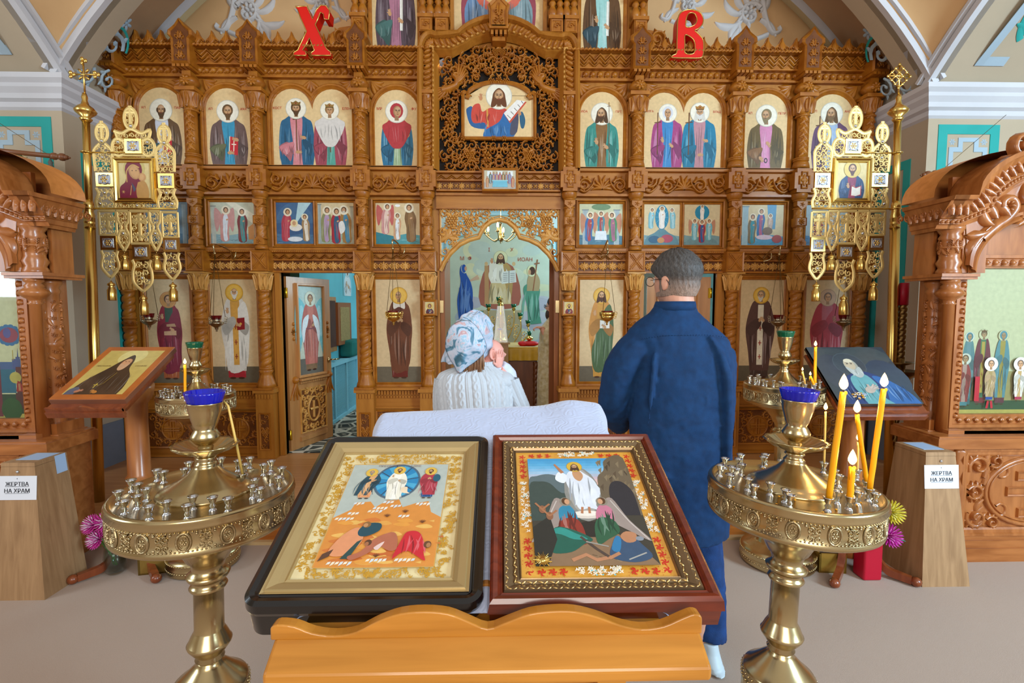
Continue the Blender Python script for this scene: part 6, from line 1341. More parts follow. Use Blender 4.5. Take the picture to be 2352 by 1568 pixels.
P.lay+=1; text(P,'ПРЕПОДОБ',.18,.78,.045,P.lay*P.eps,'#6b4a20'); text(P,'СЕРАФИМ',.84,.78,.04,P.lay*P.eps,'#6b4a20')
P.build('painted_surface',[PAINTG],I)
# right : elder portrait
x0,x1,ya,za,yb,zb=1.95,2.44,2.75,1.065,3.09,1.364
lectern(x0-.01,x1+.02,ya,za-.0,yb,zb,2.17,'brown wooden lectern on the right holding the dark blue portrait',2.94)
mp_,L_=slope_map(x0,ya,za,yb,zb,0); w=x1-x0
I=thing('portrait_panel','dark blue portrait of a white-bearded elder with hand on chest, on the right lectern','icon',(x0+w/2,ya,za))
g=M(mp_); g.ubox(0,w,0,L_,-.025,-.001); g.build('backing_board',mat('dark_canvas_edge','#2c1c16',.5),I)
P=panel(0,1,0,L_/w,0,'#333d44',map=lambda u,v,h:mp_(u*w,v*w,h)); A=P.A=L_/w
for (x,y,a,b,c) in ((.3,.8,.3,.14,'#3b4549'),(.7,.75,.3,.18,'#3f4a4c'),(.2,.5,.2,.3,'#38404a'),(.8,.4,.25,.3,'#2f4050')): P.ell(x,min(y,A-.16),a,b,c)
P.ell(.42,.62,.2,.2,'#46525a'); P.ell(.42,.62,.19,.19,'#3a454c')
P.poly(cr([(.12,0),(.14,.22),(.26,.4),(.4,.48),(.55,.5),(.72,.4),(.9,.2),(.98,0)],5),'#233a6a'); P.poly(cr([(.6,0),(.66,.2),(.6,.42),(.75,.38),(.92,.18),(.98,0)],4),'#2b5f9a'); P.poly(cr([(.34,0),(.3,.25),(.34,.42),(.52,.46),(.6,.3),(.56,.14),(.66,0)],4),'#5f9aa0'); folds(P,.35,.6,.02,.4,'#5f9aa0',8,5,.008); folds(P,.68,.92,.02,.3,'#2b5f9a',8,6,.008); folds(P,.14,.3,.02,.3,'#233a6a',6,6,.008)
P.ell(.43,.6,.085,.12,'#9a9c90'); P.ell(.42,.62,.066,.09,'#b9aa90'); P.ell(.425,.68,.055,.035,'#cfc6ac'); P.poly(cr([(.35,.58),(.37,.48),(.44,.4),(.52,.45),(.52,.58),(.44,.53)],4,True),'#a7aeaa'); folds(P,.37,.5,.42,.54,'#a7aeaa',6,2,.006)
for s1 in (-1,1): P.ell(.42+s1*.026,.63,.014,.007,'#2a2420',n=8); P.line([(.42+s1*.01,.645),(.42+s1*.042,.65)],.004,'#6b6458')
hand(P,.47,.21,.07,.5,'#b3a498'); P.ell(.36,.14,.03,.022,'#8c9cb0'); 
P.build('painted_surface',[PAINTG],I)
b=mp_(.30*w,.13*w,.01); g=M(mp_); 
for q in range(14): a=q*.9; g.bump(.28*w+.02*math.cos(a)*(1+q*.08),.12*w+.012*math.sin(a)*(1+q*.08),.008,.006,.008,.002,6,2,m=q%2)
g.rib([(.28*w+.014*math.cos(t*.6),.14*w+.009*math.sin(t*.6)) for t in range(11)],.004,.007,.004,closed=True,m=1)
tag(g.build('brooch',[GOLDC,CHROME]),'small silver and amber flower-shaped brooch lying on the dark portrait','brooch')
# ================= near lectern, cloth, two framed icons =================
NY,NZ,FY,FZ_=.80,1.1225,1.25,1.2925
mpN,LN=slope_map(0,NY,NZ,FY,FZ_,0)
LC=thing('lectern','near honey-coloured wooden lectern with a wavy front lip','lectern',(-.02,1.0,0))
g=M(mpN); g.ubox(-.335,.275,-.04,.62,-.075,-.047); g.build('sloping_board',HONEY,LC)
g=M(); 
b=[W(598,1548,.71),W(1635,1548,.71)]
v=[(-.3627,.765,1.095),(.325,.765,1.095),(.325,.712,1.066),(-.3612,.712,1.066)]
n=[(p[0],p[1],p[2]-.022) for p in v]; g.raw(v+n,[(3,2,1,0),(4,5,6,7),(0,1,5,4),(1,2,6,5),(2,3,7,6),(3,0,4,7)],False); o=g.build('front_ledge',HONEY,LC); mod(o,'BEVEL',width=.006,segments=3)
lipx=[(625,1436),(640,1428),(680,1432),(720,1447),(770,1453),(820,1445),(870,1420),(920,1403),(975,1398),(1030,1403),(1075,1420),(1120,1437),(1165,1422),(1215,1404),(1270,1397),(1320,1398),(1370,1410),(1420,1428),(1470,1438),(1520,1432),(1565,1413),(1590,1404),(1606,1408),(1609,1418)]
P=[(W(x,y,.765).x,W(x,y,.765).z) for x,y in lipx]; P=cr(P,3)
g=M(lambda u,v,h:(u,.777-h,v)); g.plate([(P[-1][0],1.09),(P[0][0],1.09)]+P,0,.02); o=g.build('wavy_lip',HONEY,LC); mod(o,'BEVEL',width=.007,segments=4)
g=M(); g.box(-.24,.2,.86,1.2,.9,1.12); g.box(-.27,.23,.80,1.25,1.02,1.045); g.build('body',HONEY,LC)
for x in (-.24,.17):
    g=M(); g.box(x,x+.05,.82,.87,.05,1.05); g.build('leg',HONEY,LC); g=M(); g.box(x,x+.05,1.17,1.22,.05,1.05); g.build('leg',HONEY,LC)
g=M(); g.box(-.3,.26,.78,.9,0,.05); g.box(-.3,.26,1.15,1.27,0,.05); g.build('foot_rail',HONEY,LC)
# cloth
CL=mat('brocade_cloth','#bac5e2',.5,var=.06,scale=20,sheen=.4); nt=CL.node_tree; N=nt.nodes; Lk=nt.links
wv=N.new('ShaderNodeTexVoronoi'); wv.feature='F1'; wv.inputs['Scale'].default_value=26; wn=N.new('ShaderNodeTexWave'); wn.wave_type='RINGS'; wn.inputs['Scale'].default_value=9; wn.inputs['Distortion'].default_value=26; wn.inputs['Detail'].default_value=1.5; wn.inputs['Detail Scale'].default_value=2.5
bp=N.new('ShaderNodeBump'); bp.inputs['Strength'].default_value=.5; bp.inputs['Distance'].default_value=.0012; tcn=[q for q in N if q.type=='TEX_COORD'][0]; Lk.new(tcn.outputs['Object'],wn.inputs['Vector']); Lk.new(wn.outputs['Fac'],bp.inputs['Height']); Lk.new(bp.outputs[0],N['Principled BSDF'].inputs['Normal'])
g=M(); nu,nv=48,40; vs=[]
vend=math.hypot(1.42-NY,(1.42-NY)*(FZ_-NZ)/(FY-NY))
for j in range(nv+1):
    v=.0+(vend+.28)*j/nv
    for i in range(nu+1):
        u=-.43+.82*i/nu; t=min(v,vend); ov=max(0,v-vend); side=max(0,-.345-u)+max(0,u-.285)
        x,y,z=mpN(max(-.345,min(.285,u)),t,-.03)
        tilt=.012*(u)/.3
        if ov>0: y+=min(ov,.02); z-=max(0,ov-.01)
        rip=.0015*math.sin(u*17+j*.1)+.0012*math.sin(u*41+v*9)
        if side>0: z-=side*.93; x+=math.copysign(min(side,.05)*.45+.006*math.sin(v*30),u)
        z+=tilt*(t/vend) + (rip if (v>.5 or side>0) else 0)*(.5+ (ov>0)) ; z+=.012*math.exp(-((u-.2)/.06)**2)*max(0,min(1,(v-.5)/.1)) if ov==0 else .012*math.exp(-((u-.2)/.06)**2)
        vs.append((x,y,z))
fs=[(j*(nu+1)+i,j*(nu+1)+i+1,(j+1)*(nu+1)+i+1,(j+1)*(nu+1)+i) for j in range(nv) for i in range(nu)]
g.raw(vs,fs,True); o=g.build('lectern_cloth',CL); mod(o,'SOLIDIFY',thickness=.002,offset=1); mod(o,'SUBSURF',levels=1,render_levels=1); tag(o,'white brocade cloth draped over the near lectern beneath the two framed icons','cloth')
# framed icons
def rr(u0,u1,v0,v1,r,n=14):
    def f(d):
        R_=max(.001,r+d); o=[]
        for (cx,cy,a) in ((u1-r,v0+r,-90),(u1-r,v1-r,0),(u0+r,v1-r,90),(u0+r,v0+r,180)):
            for k in range(n+1): t=math.radians(a+90*k/n); o.append((cx+R_*math.cos(t),cy+R_*math.sin(t)))
        return o
    return f
F1=thing('framed_icon','large near icon in a worn black frame with a gold inner border','icon',(-.24,NY,NZ))
g=M(mpN); X0,X1=-.441,-.032; lp=rr(X0,X1,0.0,LN,.03); frame(g,lp,[(0,-.028),(.002,-.02),(0,-.004),(-.008,.0),(-.016,-.003),(-.02,-.006),(-.026,-.005)]); g.strip(lp(0),lp(-.002),-.075,-.028,True); g.plate(lp(-.02),-.06,-.02) ; g.build('outer_frame',BLACK,F1)
GI=mat('pale_gold_moulding','#c5ab78',.33,.6,var=.1)
g=M(mpN); lp=rectl(X0+.024,X1-.024,.024,LN-.024); lq=lambda d:[(p[0],p[1]) for p in rectl(X0+.024-d,X1-.024+d,.024-d,LN-.024+d)(0)]
frame(g,lq,[(0,-.004),(-.006,-.006),(-.008,-.002),(-.022,-.006),(-.030,-.012),(-.034,-.010),(-.036,-.016)]); g.build('inner_frame',GI,F1)
a,b,c,d=X0+.06,X1-.06,.06,LN-.06; s=b-a
def mpp(u,v,h): return mpN(a+u*s,c+v*s,h-.016)
P=panel(0,1,0,(d-c)/s,0,'#e6d3a0',map=mpp); P.eps=.000006; A=P.A=(d-c)/s
def orn(P,x0,x1,y0,y1,n,c,seed):
    R=random.Random(seed)
    for k in range(n):
        x,y=R.uniform(x0,x1),R.uniform(y0,y1); r_=R.uniform(.012,.022); P.lay+=0
        P.line(spiral(x,y,r_,.9,R.uniform(0,6.28),R.choice((-1,1)),8),lambda t:.0035*(1-.5*t),c)
        a_=R.uniform(0,6.28); P.line(cr([(x,y),(x+.02*math.cos(a_),y+.02*math.sin(a_)),(x+.035*math.cos(a_+.7),y+.035*math.sin(a_+.7))],3),lambda t:.006*math.sin(PI*(t*.9+.1)),c)
bw=.115; 
for k,(x0_,x1_,y0_,y1_,n_) in enumerate(((.02,bw-.02,.02,A-.02,95),(1-bw+.02,.98,.02,A-.02,95),(bw,1-bw,.015,.07,60),(bw,1-bw,A-.135,A-.02,85))): orn(P,x0_,x1_,y0_,y1_,n_,'#c9962c',k)
for (p,q) in (((bw,.085),(1-bw,.085)),((bw,A-.15),(1-bw,A-.15)),((bw,.085),(bw,A-.15)),((1-bw,.085),(1-bw,A-.15))): P.line([p,q],.006,'#d0a050')
x0,x1,y0,y1=bw,1-bw,.085,A-.15; w_,h_=x1-x0,y1-y0; T=lambda u,v:(x0+u*w_,y0+v*h_); TT=lambda L_:[T(*p) for p in L_]
P.poly([T(0,0),T(1,0),T(1,1),T(0,1)],'#b4bcb4'); 
P.poly(TT([(0,.0),(1,0),(1,.42),(.9,.47),(.86,.58),(.74,.56),(.62,.52),(.57,.6),(.44,.58),(.36,.52),(.3,.58),(.16,.57),(.14,.5),(0,.42)]),'#d98c3c')
R=random.Random(4)
for k in range(50):
    u,v=R.random(),R.uniform(.03,.4); P.poly(cr(TT([(u,v),(u+.1,v+.02),(u+.16,v-.01),(u+.08,v-.02)]),3,True) if u<.84 else TT([(u,v),(u+.05,v+.01),(u+.05,v-.01)]),R.choice(('#e0a04a','#cf7634','#e8b45c','#c8682e','#e29a40')))
for (u,v,n) in ((.02,.4,5),(.14,.55,3),(.12,.45,3),(.3,.47,4),(.42,.56,3),(.34,.5,4),(.74,.54,4),(.6,.42,3),(.1,.02,6),(.42,.04,5),(.66,.04,5),(.5,.52,3)):
    for q in range(n): P.poly(TT([(u+.035*q,v-.012*(q%2)),(u+.035*q+.03,v+.004),(u+.035*q+.036,v+.024),(u+.035*q+.01,v+.02)]),R.choice(('#e8e4da','#d5dde2','#f0e2c8')))
cx,cy=T(.5,.80); P.ell(cx,cy,.235*w_,.2*h_,'#4a6478',n=30); P.ell(cx,cy,.215*w_,.18*h_,'#1f84b8',n=30); 
for k in range(8): a_=k*PI/4+.3; P.poly([(cx,cy),(cx+.21*w_*math.cos(a_),cy+.18*h_*math.sin(a_)),(cx+.21*w_*math.cos(a_+.3),cy+.18*h_*math.sin(a_+.3))],'#48a6cc'); P.line([(cx,cy),(cx+.22*w_*math.cos(a_-.1),cy+.19*h_*math.sin(a_-.1))],.004,'#2f4454')
q=T(.5,.6); full(P,q[0],.17,q[1],T(.5,.925)[1],.022,'#f0ead8','#fbf6ea',fc=fcs(hair='#4e2d1a',beard='#4e2d1a',halo='#e0b64c',hr=2.2),pose='bless',seed=3); P.poly(cr(TT([(.56,.72),(.62,.73),(.63,.68),(.66,.66),(.58,.67)]),3,True),'#f0d8b8')
q=T(.19,.62); full(P,q[0]+.02,.16,q[1],T(.2,.90)[1],.022,'#1f4858','#d9a470',hem='#e09a68',fc=fcs(hair='#8a8a80',beard='#8a8a80',halo='#e0b64c',hr=2.2),lean=.5,pose='open',seed=4)
q=T(.83,.62); full(P,q[0],.15,q[1],T(.83,.91)[1],.022,'#b03444','#b03444',hem='#204a80',fc=fcs(hair='#4e2d1a',beard='#4e2d1a',halo='#e0b64c',hr=2.2,look=-1),lean=-.2,pose='pray',seed=5,mantle=None); P.ell(*T(.9,.83),.03,.045,'#1f5a70')
P.poly(cr(TT([(.08,.12),(.14,.24),(.24,.32),(.32,.3),(.34,.2),(.26,.1),(.14,.08)]),4,True),'#df9468'); P.poly(cr(TT([(.28,.3),(.34,.36),(.46,.36),(.47,.3),(.38,.25),(.3,.25)]),4,True),'#1f4a58'); P.ell(*T(.34,.35),.028,.028,'#8a6236'); P.ell(*T(.33,.345),.016,.018,'#c08a5a'); P.poly(TT([(.3,.2),(.34,.22),(.27,.06),(.2,.06)]),'#2c4a48'); P.poly(TT([(.04,.1),(.12,.14),(.1,.08),(.02,.04)]),'#5a3a2a')
P.poly(cr(TT([(.26,.08),(.36,.12),(.44,.22),(.58,.28),(.64,.24),(.66,.14),(.6,.12),(.5,.16),(.42,.1),(.3,.05)]),4,True),'#b4684c'); P.poly(cr(TT([(.46,.15),(.54,.2),(.5,.13)]),3,True),'#e8c8c0'); P.ell(*T(.4,.19),.024,.026,'#5a3822'); P.ell(*T(.39,.18),.014,.018,'#a86a44')
P.poly(cr(TT([(.64,.06),(.68,.2),(.72,.28),(.82,.28),(.88,.2),(.9,.1),(.92,.04),(.84,.08),(.76,.12),(.7,.1)]),4,True),'#cc2430'); folds(P,T(.7,0)[0],T(.88,0)[0],T(0,.08)[1],T(0,.26)[1],'#cc2430',7,3,.007); P.ell(*T(.92,.17),.026,.03,'#6a4226'); P.ell(*T(.93,.165),.015,.02,'#b07a50')
for (u,v) in ((.5,.42),(.66,.46),(.5,.07),(.84,.36)):
    for k in range(5): a_=PI/2+(k-2)*.4; P.line([T(u,v),(T(u,v)[0]+.03*math.cos(a_),T(u,v)[1]+.03*math.sin(a_))],.0025,'#6a3a1c')
P.lay+=1; text(P,'ПРЕОБРАЖ',T(.38,0)[0],T(0,.965)[1],.032,P.lay*P.eps,'#8a6a5a'); text(P,'ГДНЕ',T(.66,0)[0],T(0,.965)[1],.032,P.lay*P.eps,'#8a6a5a')
P.build('painted_surface',[mat('print_gloss','#ffffff',.22,attr=True,var=.1,scale=60,coat=.3)],F1)
F2=thing('framed_icon','large near icon in a mahogany frame with a red-flowered border and blue sky','icon',(.18,NY,NZ))
X0,X1=-.02,.3826
g=M(mpN); lq=lambda d:rectl(X0-d,X1+d,-d,LN+.004+d)(0); frame(g,lq,[(0,-.066),(0,-.03),(.004,-.026),(.0,-.006),(-.006,.0),(-.014,-.002),(-.018,-.008),(-.022,-.006),(-.024,-.01)]); g.plate(lq(-.02),-.06,-.02); g.build('outer_frame',MAHOG,F2)
g=M(mpN); frame(g,lq,[(-.024,-.01),(-.026,-.004),(-.034,-.006),(-.044,-.012),(-.05,-.009),(-.054,-.014),(-.056,-.012),(-.058,-.018)]); 
for (v0,v1) in ((-.030,.004),(-.046,.003)):
    L4=lq(v0)
    for p,r_ in zip(L4,L4[1:]+L4[:1]):
        n=int(math.hypot(r_[0]-p[0],r_[1]-p[1])/.010); an=math.atan2(r_[1]-p[1],r_[0]-p[0])
        for i in range(n): t=(i+.5)/n; g.bump(p[0]+(r_[0]-p[0])*t,p[1]+(r_[1]-p[1])*t,.006,.0018,.0028,-.0065 if v0>-.04 else -.0105,6,2,ang=an+(.7 if i%2 else -.3),m=1)
g.build('inner_frame',[mat('old_bronze','#8f7658',.35,.75,var=.25,scale=20),mat('bronze_relief','#c9a468',.3,.8)],F2)
a,b,c,d=X0+.058,X1-.058,.058,LN+.004-.058; s=b-a
P=panel(0,1,0,(d-c)/s,0,'#dfa13e',map=lambda u,v,h:mpN(a+u*s,c+v*s,h-.018)); P.eps=.000005; A=P.A=(d-c)/s
for (p,q) in (((.0,.0),(1,0)),((0,A),(1,A)),((0,0),(0,A)),((1,0),(1,A))): P.line([p,q],.012,'#b98a48')
bw=.1; R=random.Random(8)
def rflower(x,y,r_,ss):
    R2=random.Random(ss)
    for k in range(5): a_=k*1.25+R2.uniform(-.3,.3)+1; P.line(cr([(x,y),(x+r_*.6*math.cos(a_),y+r_*.6*math.sin(a_)),(x+r_*math.cos(a_+.5),y+r_*math.sin(a_+.5))],3),lambda t:r_*.2*math.sin(PI*(t*.85+.12)),'#cc3018')
    for k in range(6): P.ell(x+R2.uniform(-1.4,1.4)*r_,y+R2.uniform(-1.2,1.2)*r_,.0035,.0025,'#c8501c',n=6)
def wflower(x,y,ss):
    R2=random.Random(ss)
    for k in range(4): a_=k*1.6+R2.uniform(0,1); P.ell(x+.009*math.cos(a_),y+.009*math.sin(a_),.007,.004,'#f4ece0',a_,n=7)
    if ss%4==0: P.ell(x+.012,y-.01,.008,.005,'#6fc4cc',.6,n=7)
    P.line([(x-.02,y-.012),(x,y),(x+.015,y+.016)],.0015,'#f0dcb0')
for k in range(5): rflower(.05,.06+.062*k,.03,k); rflower(.95,.06+.062*k,.03,k+9); rflower(.05,A-.06-.062*k,.03,k+19); rflower(.95,A-.06-.062*k,.03,k+29)
for k in range(3): rflower(.13+.07*k,.05,.03,40+k); rflower(.87-.07*k,.05,.03,50+k); rflower(.13+.07*k,A-.05,.028,60+k); rflower(.87-.07*k,A-.05,.028,70+k)
for k in range(46): wflower(R.uniform(.025,.085),R.uniform(.38,A-.38),k); wflower(R.uniform(.915,.975),R.uniform(.38,A-.38),k+50)
for k in range(34): wflower(R.uniform(.34,.66),R.uniform(.02,.075),k+100); wflower(R.uniform(.34,.66),R.uniform(A-.075,A-.02),k+150)
x0,x1,y0,y1=.092,1-.092,.082,A-.108; w_,h_=x1-x0,y1-y0; T=lambda u,v:(x0+u*w_,y0+v*h_); TT=lambda L_:[T(*p) for p in L_]
P.poly(TT([(.0,.0),(1,0),(1,1),(0,1)]),'#3f3a30')
for k in range(10): P.poly(TT([(0,.7+.03*k),(1,.7+.03*k),(1,.74+.03*k) if k<9 else (1,1),(0,.74+.03*k) if k<9 else (0,1)]),('#e0b0a0','#dcb4b0','#c8b4c0','#b0bcd0','#9cc0dc','#84b8dc','#6cb0d8','#58a8d4','#4ca0d0','#4298ca')[k])
P.poly(cr(TT([(0,.5),(0,.76),(.08,.8),(.2,.82),(.34,.78),(.5,.74),(.5,.5)]),4),'#5c6c70'); P.poly(cr(TT([(0,.36),(0,.7),(.1,.74),(.2,.72),(.3,.62),(.45,.6),(.45,.36)]),4),'#3c4a44')
P.poly(cr(TT([(.62,.4),(.66,.6),(.68,.78),(.76,.86),(.8,.98),(1,1),(1,.4)]),4),'#6b5c48')
for k in range(30): u,v=R.uniform(.68,.98),R.uniform(.45,.97); P.poly(TT([(u,v),(u+.04,v+.03),(u+.02,v-.05)]),R.choice(('#7c6a50','#5a4a38','#85745a','#4a3e30')))
P.poly(cr(TT([(.76,.4),(.75,.6),(.8,.72),(.9,.73),(.98,.62),(.98,.4)]),4),'#2c2a30'); P.ell(*T(.5,.62),.14,.3,'#8c8a84'); P.ell(*T(.5,.64),.11,.26,'#a8a29a')
P.poly(cr(TT([(.1,.0),(.2,.2),(.4,.3),(.6,.3),(.85,.16),(1,0)]),4),'#8a6c50'); P.poly(cr(TT([(.34,.24),(.4,.32),(.5,.35),(.6,.33),(.64,.26),(.56,.22),(.44,.22)]),4,True),'#2c2620'); P.ell(*T(.5,.41),.12,.04,'#ddd0c4'); P.ell(*T(.5,.42),.09,.026,'#efe6da')
for k in range(16): u,v=R.uniform(.3,.85),R.uniform(.02,.24); P.line([T(u,v),T(u+.04,v-.01)],.003,R.choice(('#6b5038','#a08464')))
q=T(.5,.42); cx=q[0]; Y_=lambda v:T(0,v)[1]
P.poly(cr([T(.44,.46),T(.4,.6),T(.36,.74),T(.4,.84),T(.5,.86),T(.56,.82),T(.64,.74),T(.66,.6),T(.6,.5),T(.64,.44),T(.54,.47)],5,True),'#dfe4ee'); P.poly(cr([T(.38,.8),T(.3,.84),T(.26,.76),T(.34,.72)],4,True),'#e8ecf2'); P.poly(cr([T(.44,.84),T(.5,.86),T(.54,.8),T(.5,.74),T(.45,.77)],4,True),'#c8956c')
folds(P,T(.4,0)[0],T(.63,0)[0],Y_(.48),Y_(.78),'#dfe4ee',14,7,.01); P.line([T(.34,.83),T(.27,.93)],lambda t:.016*(1-.5*t),'#b97a54'); P.line([T(.62,.72),T(.66,.66),T(.65,.6)],.012,'#dfe4ee')
for s1 in (-1,1): P.line([T(.5+s1*.03,.48),T(.49+s1*.035,.42)],.009,'#b97a54')
face(P,T(.47,0)[0],Y_(.9),.034,halo='#d9ae3c',hair='#4e3422',beard='#4e3422',longhair=True,hr=1.9)
for s1,c1,c2,ux in ((-1,'#2f86a8','#8f3426',.32),(1,'#c87890','#2f5c40',.66)):
    P.poly(cr(TT([(ux+s1*.02,.52),(ux+s1*.1,.56),(ux+s1*.2,.36),(ux+s1*.34,.18),(ux+s1*.18,.26),(ux+s1*.04,.36)]),4,True),'#9c8c84'); P.line(TT([(ux+s1*.08,.54),(ux+s1*.2,.34),(ux+s1*.32,.19)]),.004,'#c8bcb4')
    P.poly(cr(TT([(ux-s1*.02,.5),(ux-s1*.08,.42),(ux-s1*.07,.34),(ux+s1*.06,.33),(ux+s1*.07,.46)]),4,True),c1); P.poly(cr(TT([(ux-s1*.12,.3),(ux-s1*.06,.38),(ux+s1*.06,.36),(ux+s1*.09,.26),(ux-s1*.02,.2),(ux-s1*.12,.16)]),4,True),c2); folds(P,T(ux-.07,0)[0],T(ux+.07,0)[0],Y_(.22),Y_(.46),c2,7,9,.007)
    P.ell(*T(ux,.53),.045,.045,'#8f8474'); P.ell(*T(ux,.535),.028,.036,'#5a3a20'); P.ell(*T(ux-s1*.015,.53),.019,.028,'#cf9a74')
P.poly(cr(TT([(.1,.2),(.2,.3),(.34,.28),(.5,.2),(.42,.16),(.3,.1),(.14,.1)]),4,True),'#1f5c4c'); P.poly(cr(TT([(.14,.26),(.24,.3),(.36,.25),(.46,.2),(.34,.2),(.24,.24)]),3,True),'#2f8f84'); P.poly(TT([(.0,.3),(.16,.4),(.2,.2),(.1,.0),(0,0)]),'#2c2a24'); P.line(TT([(.3,.04),(.42,.08),(.5,.04),(.62,.06)]),.014,'#b9805c'); P.line(TT([(.4,.22),(.52,.12),(.62,.05)]),.01,'#504038'); P.line(TT([(.44,.18),(.62,.14)]),.005,'#9c9890')
P.poly(cr(TT([(.62,.06),(.66,.16),(.74,.2),(.84,.22),(.9,.16),(.96,.06),(.8,.02)]),4,True),'#39506c'); P.poly(cr(TT([(.64,.12),(.7,.22),(.74,.2),(.7,.1)]),3,True),'#2f78a8'); P.poly(cr(TT([(.74,.22),(.8,.26),(.88,.24),(.86,.18),(.78,.17)]),3,True),'#b9805c'); P.ell(*T(.9,.2),.028,.02,'#8a8f98'); P.line(TT([(.76,.04),(.92,.09)]),.005,'#a8a49c'); P.line(TT([(.6,.05),(.7,.09)]),.012,'#b9805c')
for (u,v) in ((.1,.46),(.16,.4)): P.ell(*T(u,v),.026,.04,'#8c5c40'); P.line([T(u,v),T(u-.06,v+.06)],.008,'#a8704c'); P.line([T(u,v),T(u+.07,v+.05)],.008,'#a8704c')
P.build('painted_surface',[MAT['print_gloss']],F2)
g=M(mpN); q=(a+.14*s,c+.13*s)
for k in range(22): a_=k*PI/11; g.rib([q,(q[0]+(.018 if k%2 else .013)*math.cos(a_),q[1]+(.018 if k%2 else .013)*math.sin(a_))],lambda t:.0022*(1-.7*t),.003,-.012)
g.bump(q[0],q[1],.007,.007,.005,-.012,10,3); tag(g.build('sunburst_pendant',GOLD),'small gilt sunburst pendant lying on the mahogany-framed icon','pendant')
# ================= people =================
def loft(g,rings,seg=24,m=None,cap=True):
    # rings: (centre xyz, rx, ry[, yaw]) horizontal-ish ellipses, or with explicit axes
    n=len(rings); vs=[];fs=[]
    for R_ in rings:
        c=Vector(R_[0]); rx,ry=R_[1],R_[2]; yaw=R_[3] if len(R_)>3 else 0; ax=Vector((math.cos(yaw),math.sin(yaw),0)); ay=Vector((-math.sin(yaw),math.cos(yaw),0))
        if len(R_)>4:
            t=Vector(R_[4]).normalized(); ax=(ax-t*ax.dot(t)).normalized(); ay=t.cross(ax)
        for k in range(seg):
            a=2*PI*k/seg; vs.append(c+ax*rx*math.cos(a)+ay*ry*math.sin(a))
    for i in range(n-1):
        for k in range(seg): l=(k+1)%seg; fs.append((i*seg+k,i*seg+l,(i+1)*seg+l,(i+1)*seg+k))
    if cap: fs.append(tuple(reversed(range(seg)))); fs.append(tuple((n-1)*seg+k for k in range(seg)))
    g.raw(vs,fs,True,m=m)
def limb(g,P,R_,seg=16,n=5):
    pts=cr([tuple(p)+(r_,) for p,r_ in zip(P,R_)],n); g.tube([p[:3] for p in pts],[p[3] for p in pts],seg)
def fuse(o,vox=.012,sm=6,disp=None):
    mod(o,'REMESH',mode='VOXEL',voxel_size=vox,use_smooth_shade=True); mod(o,'SMOOTH',iterations=sm,factor=.6)
    if disp:
        for k,(sc_,st,tp) in enumerate(disp):
            t=bpy.data.textures.new('fold%s%d'%(o.name,k),tp); t.noise_scale=sc_
            if tp=='WOOD': t.wood_type='BANDNOISE'; t.turbulence=8
            mod(o,'DISPLACE',texture=t,strength=st,mid_level=.5,texture_coords='LOCAL')
def headmesh(g,c,s,yaw,pitch=0,roll=0,ear=(1,1)):
    # s = head height ~.235 ; face looks to local +Y
    Mx=Matrix.Translation(Vector(c))@Matrix.Rotation(yaw,4,'Z')@Matrix.Rotation(pitch,4,'X')@Matrix.Rotation(roll,4,'Y'); ns,nr=40,30; vs=[];fs=[]; k_=s/.235
    for i in range(nr+1):
        t=PI*i/nr; z=math.cos(t)
        for j in range(ns):
            a=2*PI*j/ns; x=math.sin(t)*math.cos(a); y=math.sin(t)*math.sin(a)
            X=x*.077; Y=y*.098; Zz=z*.118
            jaw=max(0,-z); X*=1-.22*jaw; 
            if y<0: Y*=1-.30*max(0,-z-.1)
            f=max(0,y)
            if f>0:
                Y-=.006*f*math.exp(-((z-.12)/.12)**2)*(1 if abs(x)>.12 else .3)   # eye line
                Y+=.024*math.exp(-(x/.13)**2)*math.exp(-((z+.12)/.13)**2)*f        # nose
                Y+=.008*math.exp(-(x/.3)**2)*math.exp(-((z+.45)/.08)**2)*f        # lips
                Y+=.010*math.exp(-(x/.3)**2)*math.exp(-((z+.78)/.16)**2)*f        # chin
                Y+=.005*math.exp(-((z-.28)/.08)**2)*f
            vs.append(Mx@Vector((X*k_,Y*k_,Zz*k_)))
    for i in range(nr):
        for j in range(ns): l=(j+1)%ns; fs.append((i*ns+j,(i+1)*ns+j,(i+1)*ns+l,i*ns+l))
    g.raw(vs,fs,True)
    for s1,on in ((-1,ear[0]),(1,ear[1])):
        if not on: continue
        for (yy,zz,r1,r2,r3) in ((-.008,.0,.010,.018,.032),(-.014,.014,.010,.016,.016),(-.004,-.022,.009,.010,.012)):
            g.ball((0,0,0),(r1*k_,r2*k_,r3*k_),12,T=Mx@Matrix.Translation(Vector((s1*.080*k_,yy*k_,zz*k_)))@Matrix.Rotation(s1*-.35,4,'Z'))
    return Mx,k_
def eyes(parent,Mx,k_,iris='#3d5a70'):
    for s1 in (-1,1):
        g=M(); T=Mx@Matrix.Translation(Vector((s1*.030*k_,.083*k_,.012*k_))); g.ball((0,0,0),.012*k_,12,T=T); g.ball((0,.0085*k_,0),(.006*k_,.004*k_,.006*k_),10,m=1,T=T); g.build('eye',[mat('eye_white','#e8e4e0',.2),mat('iris',iris,.2)],parent)
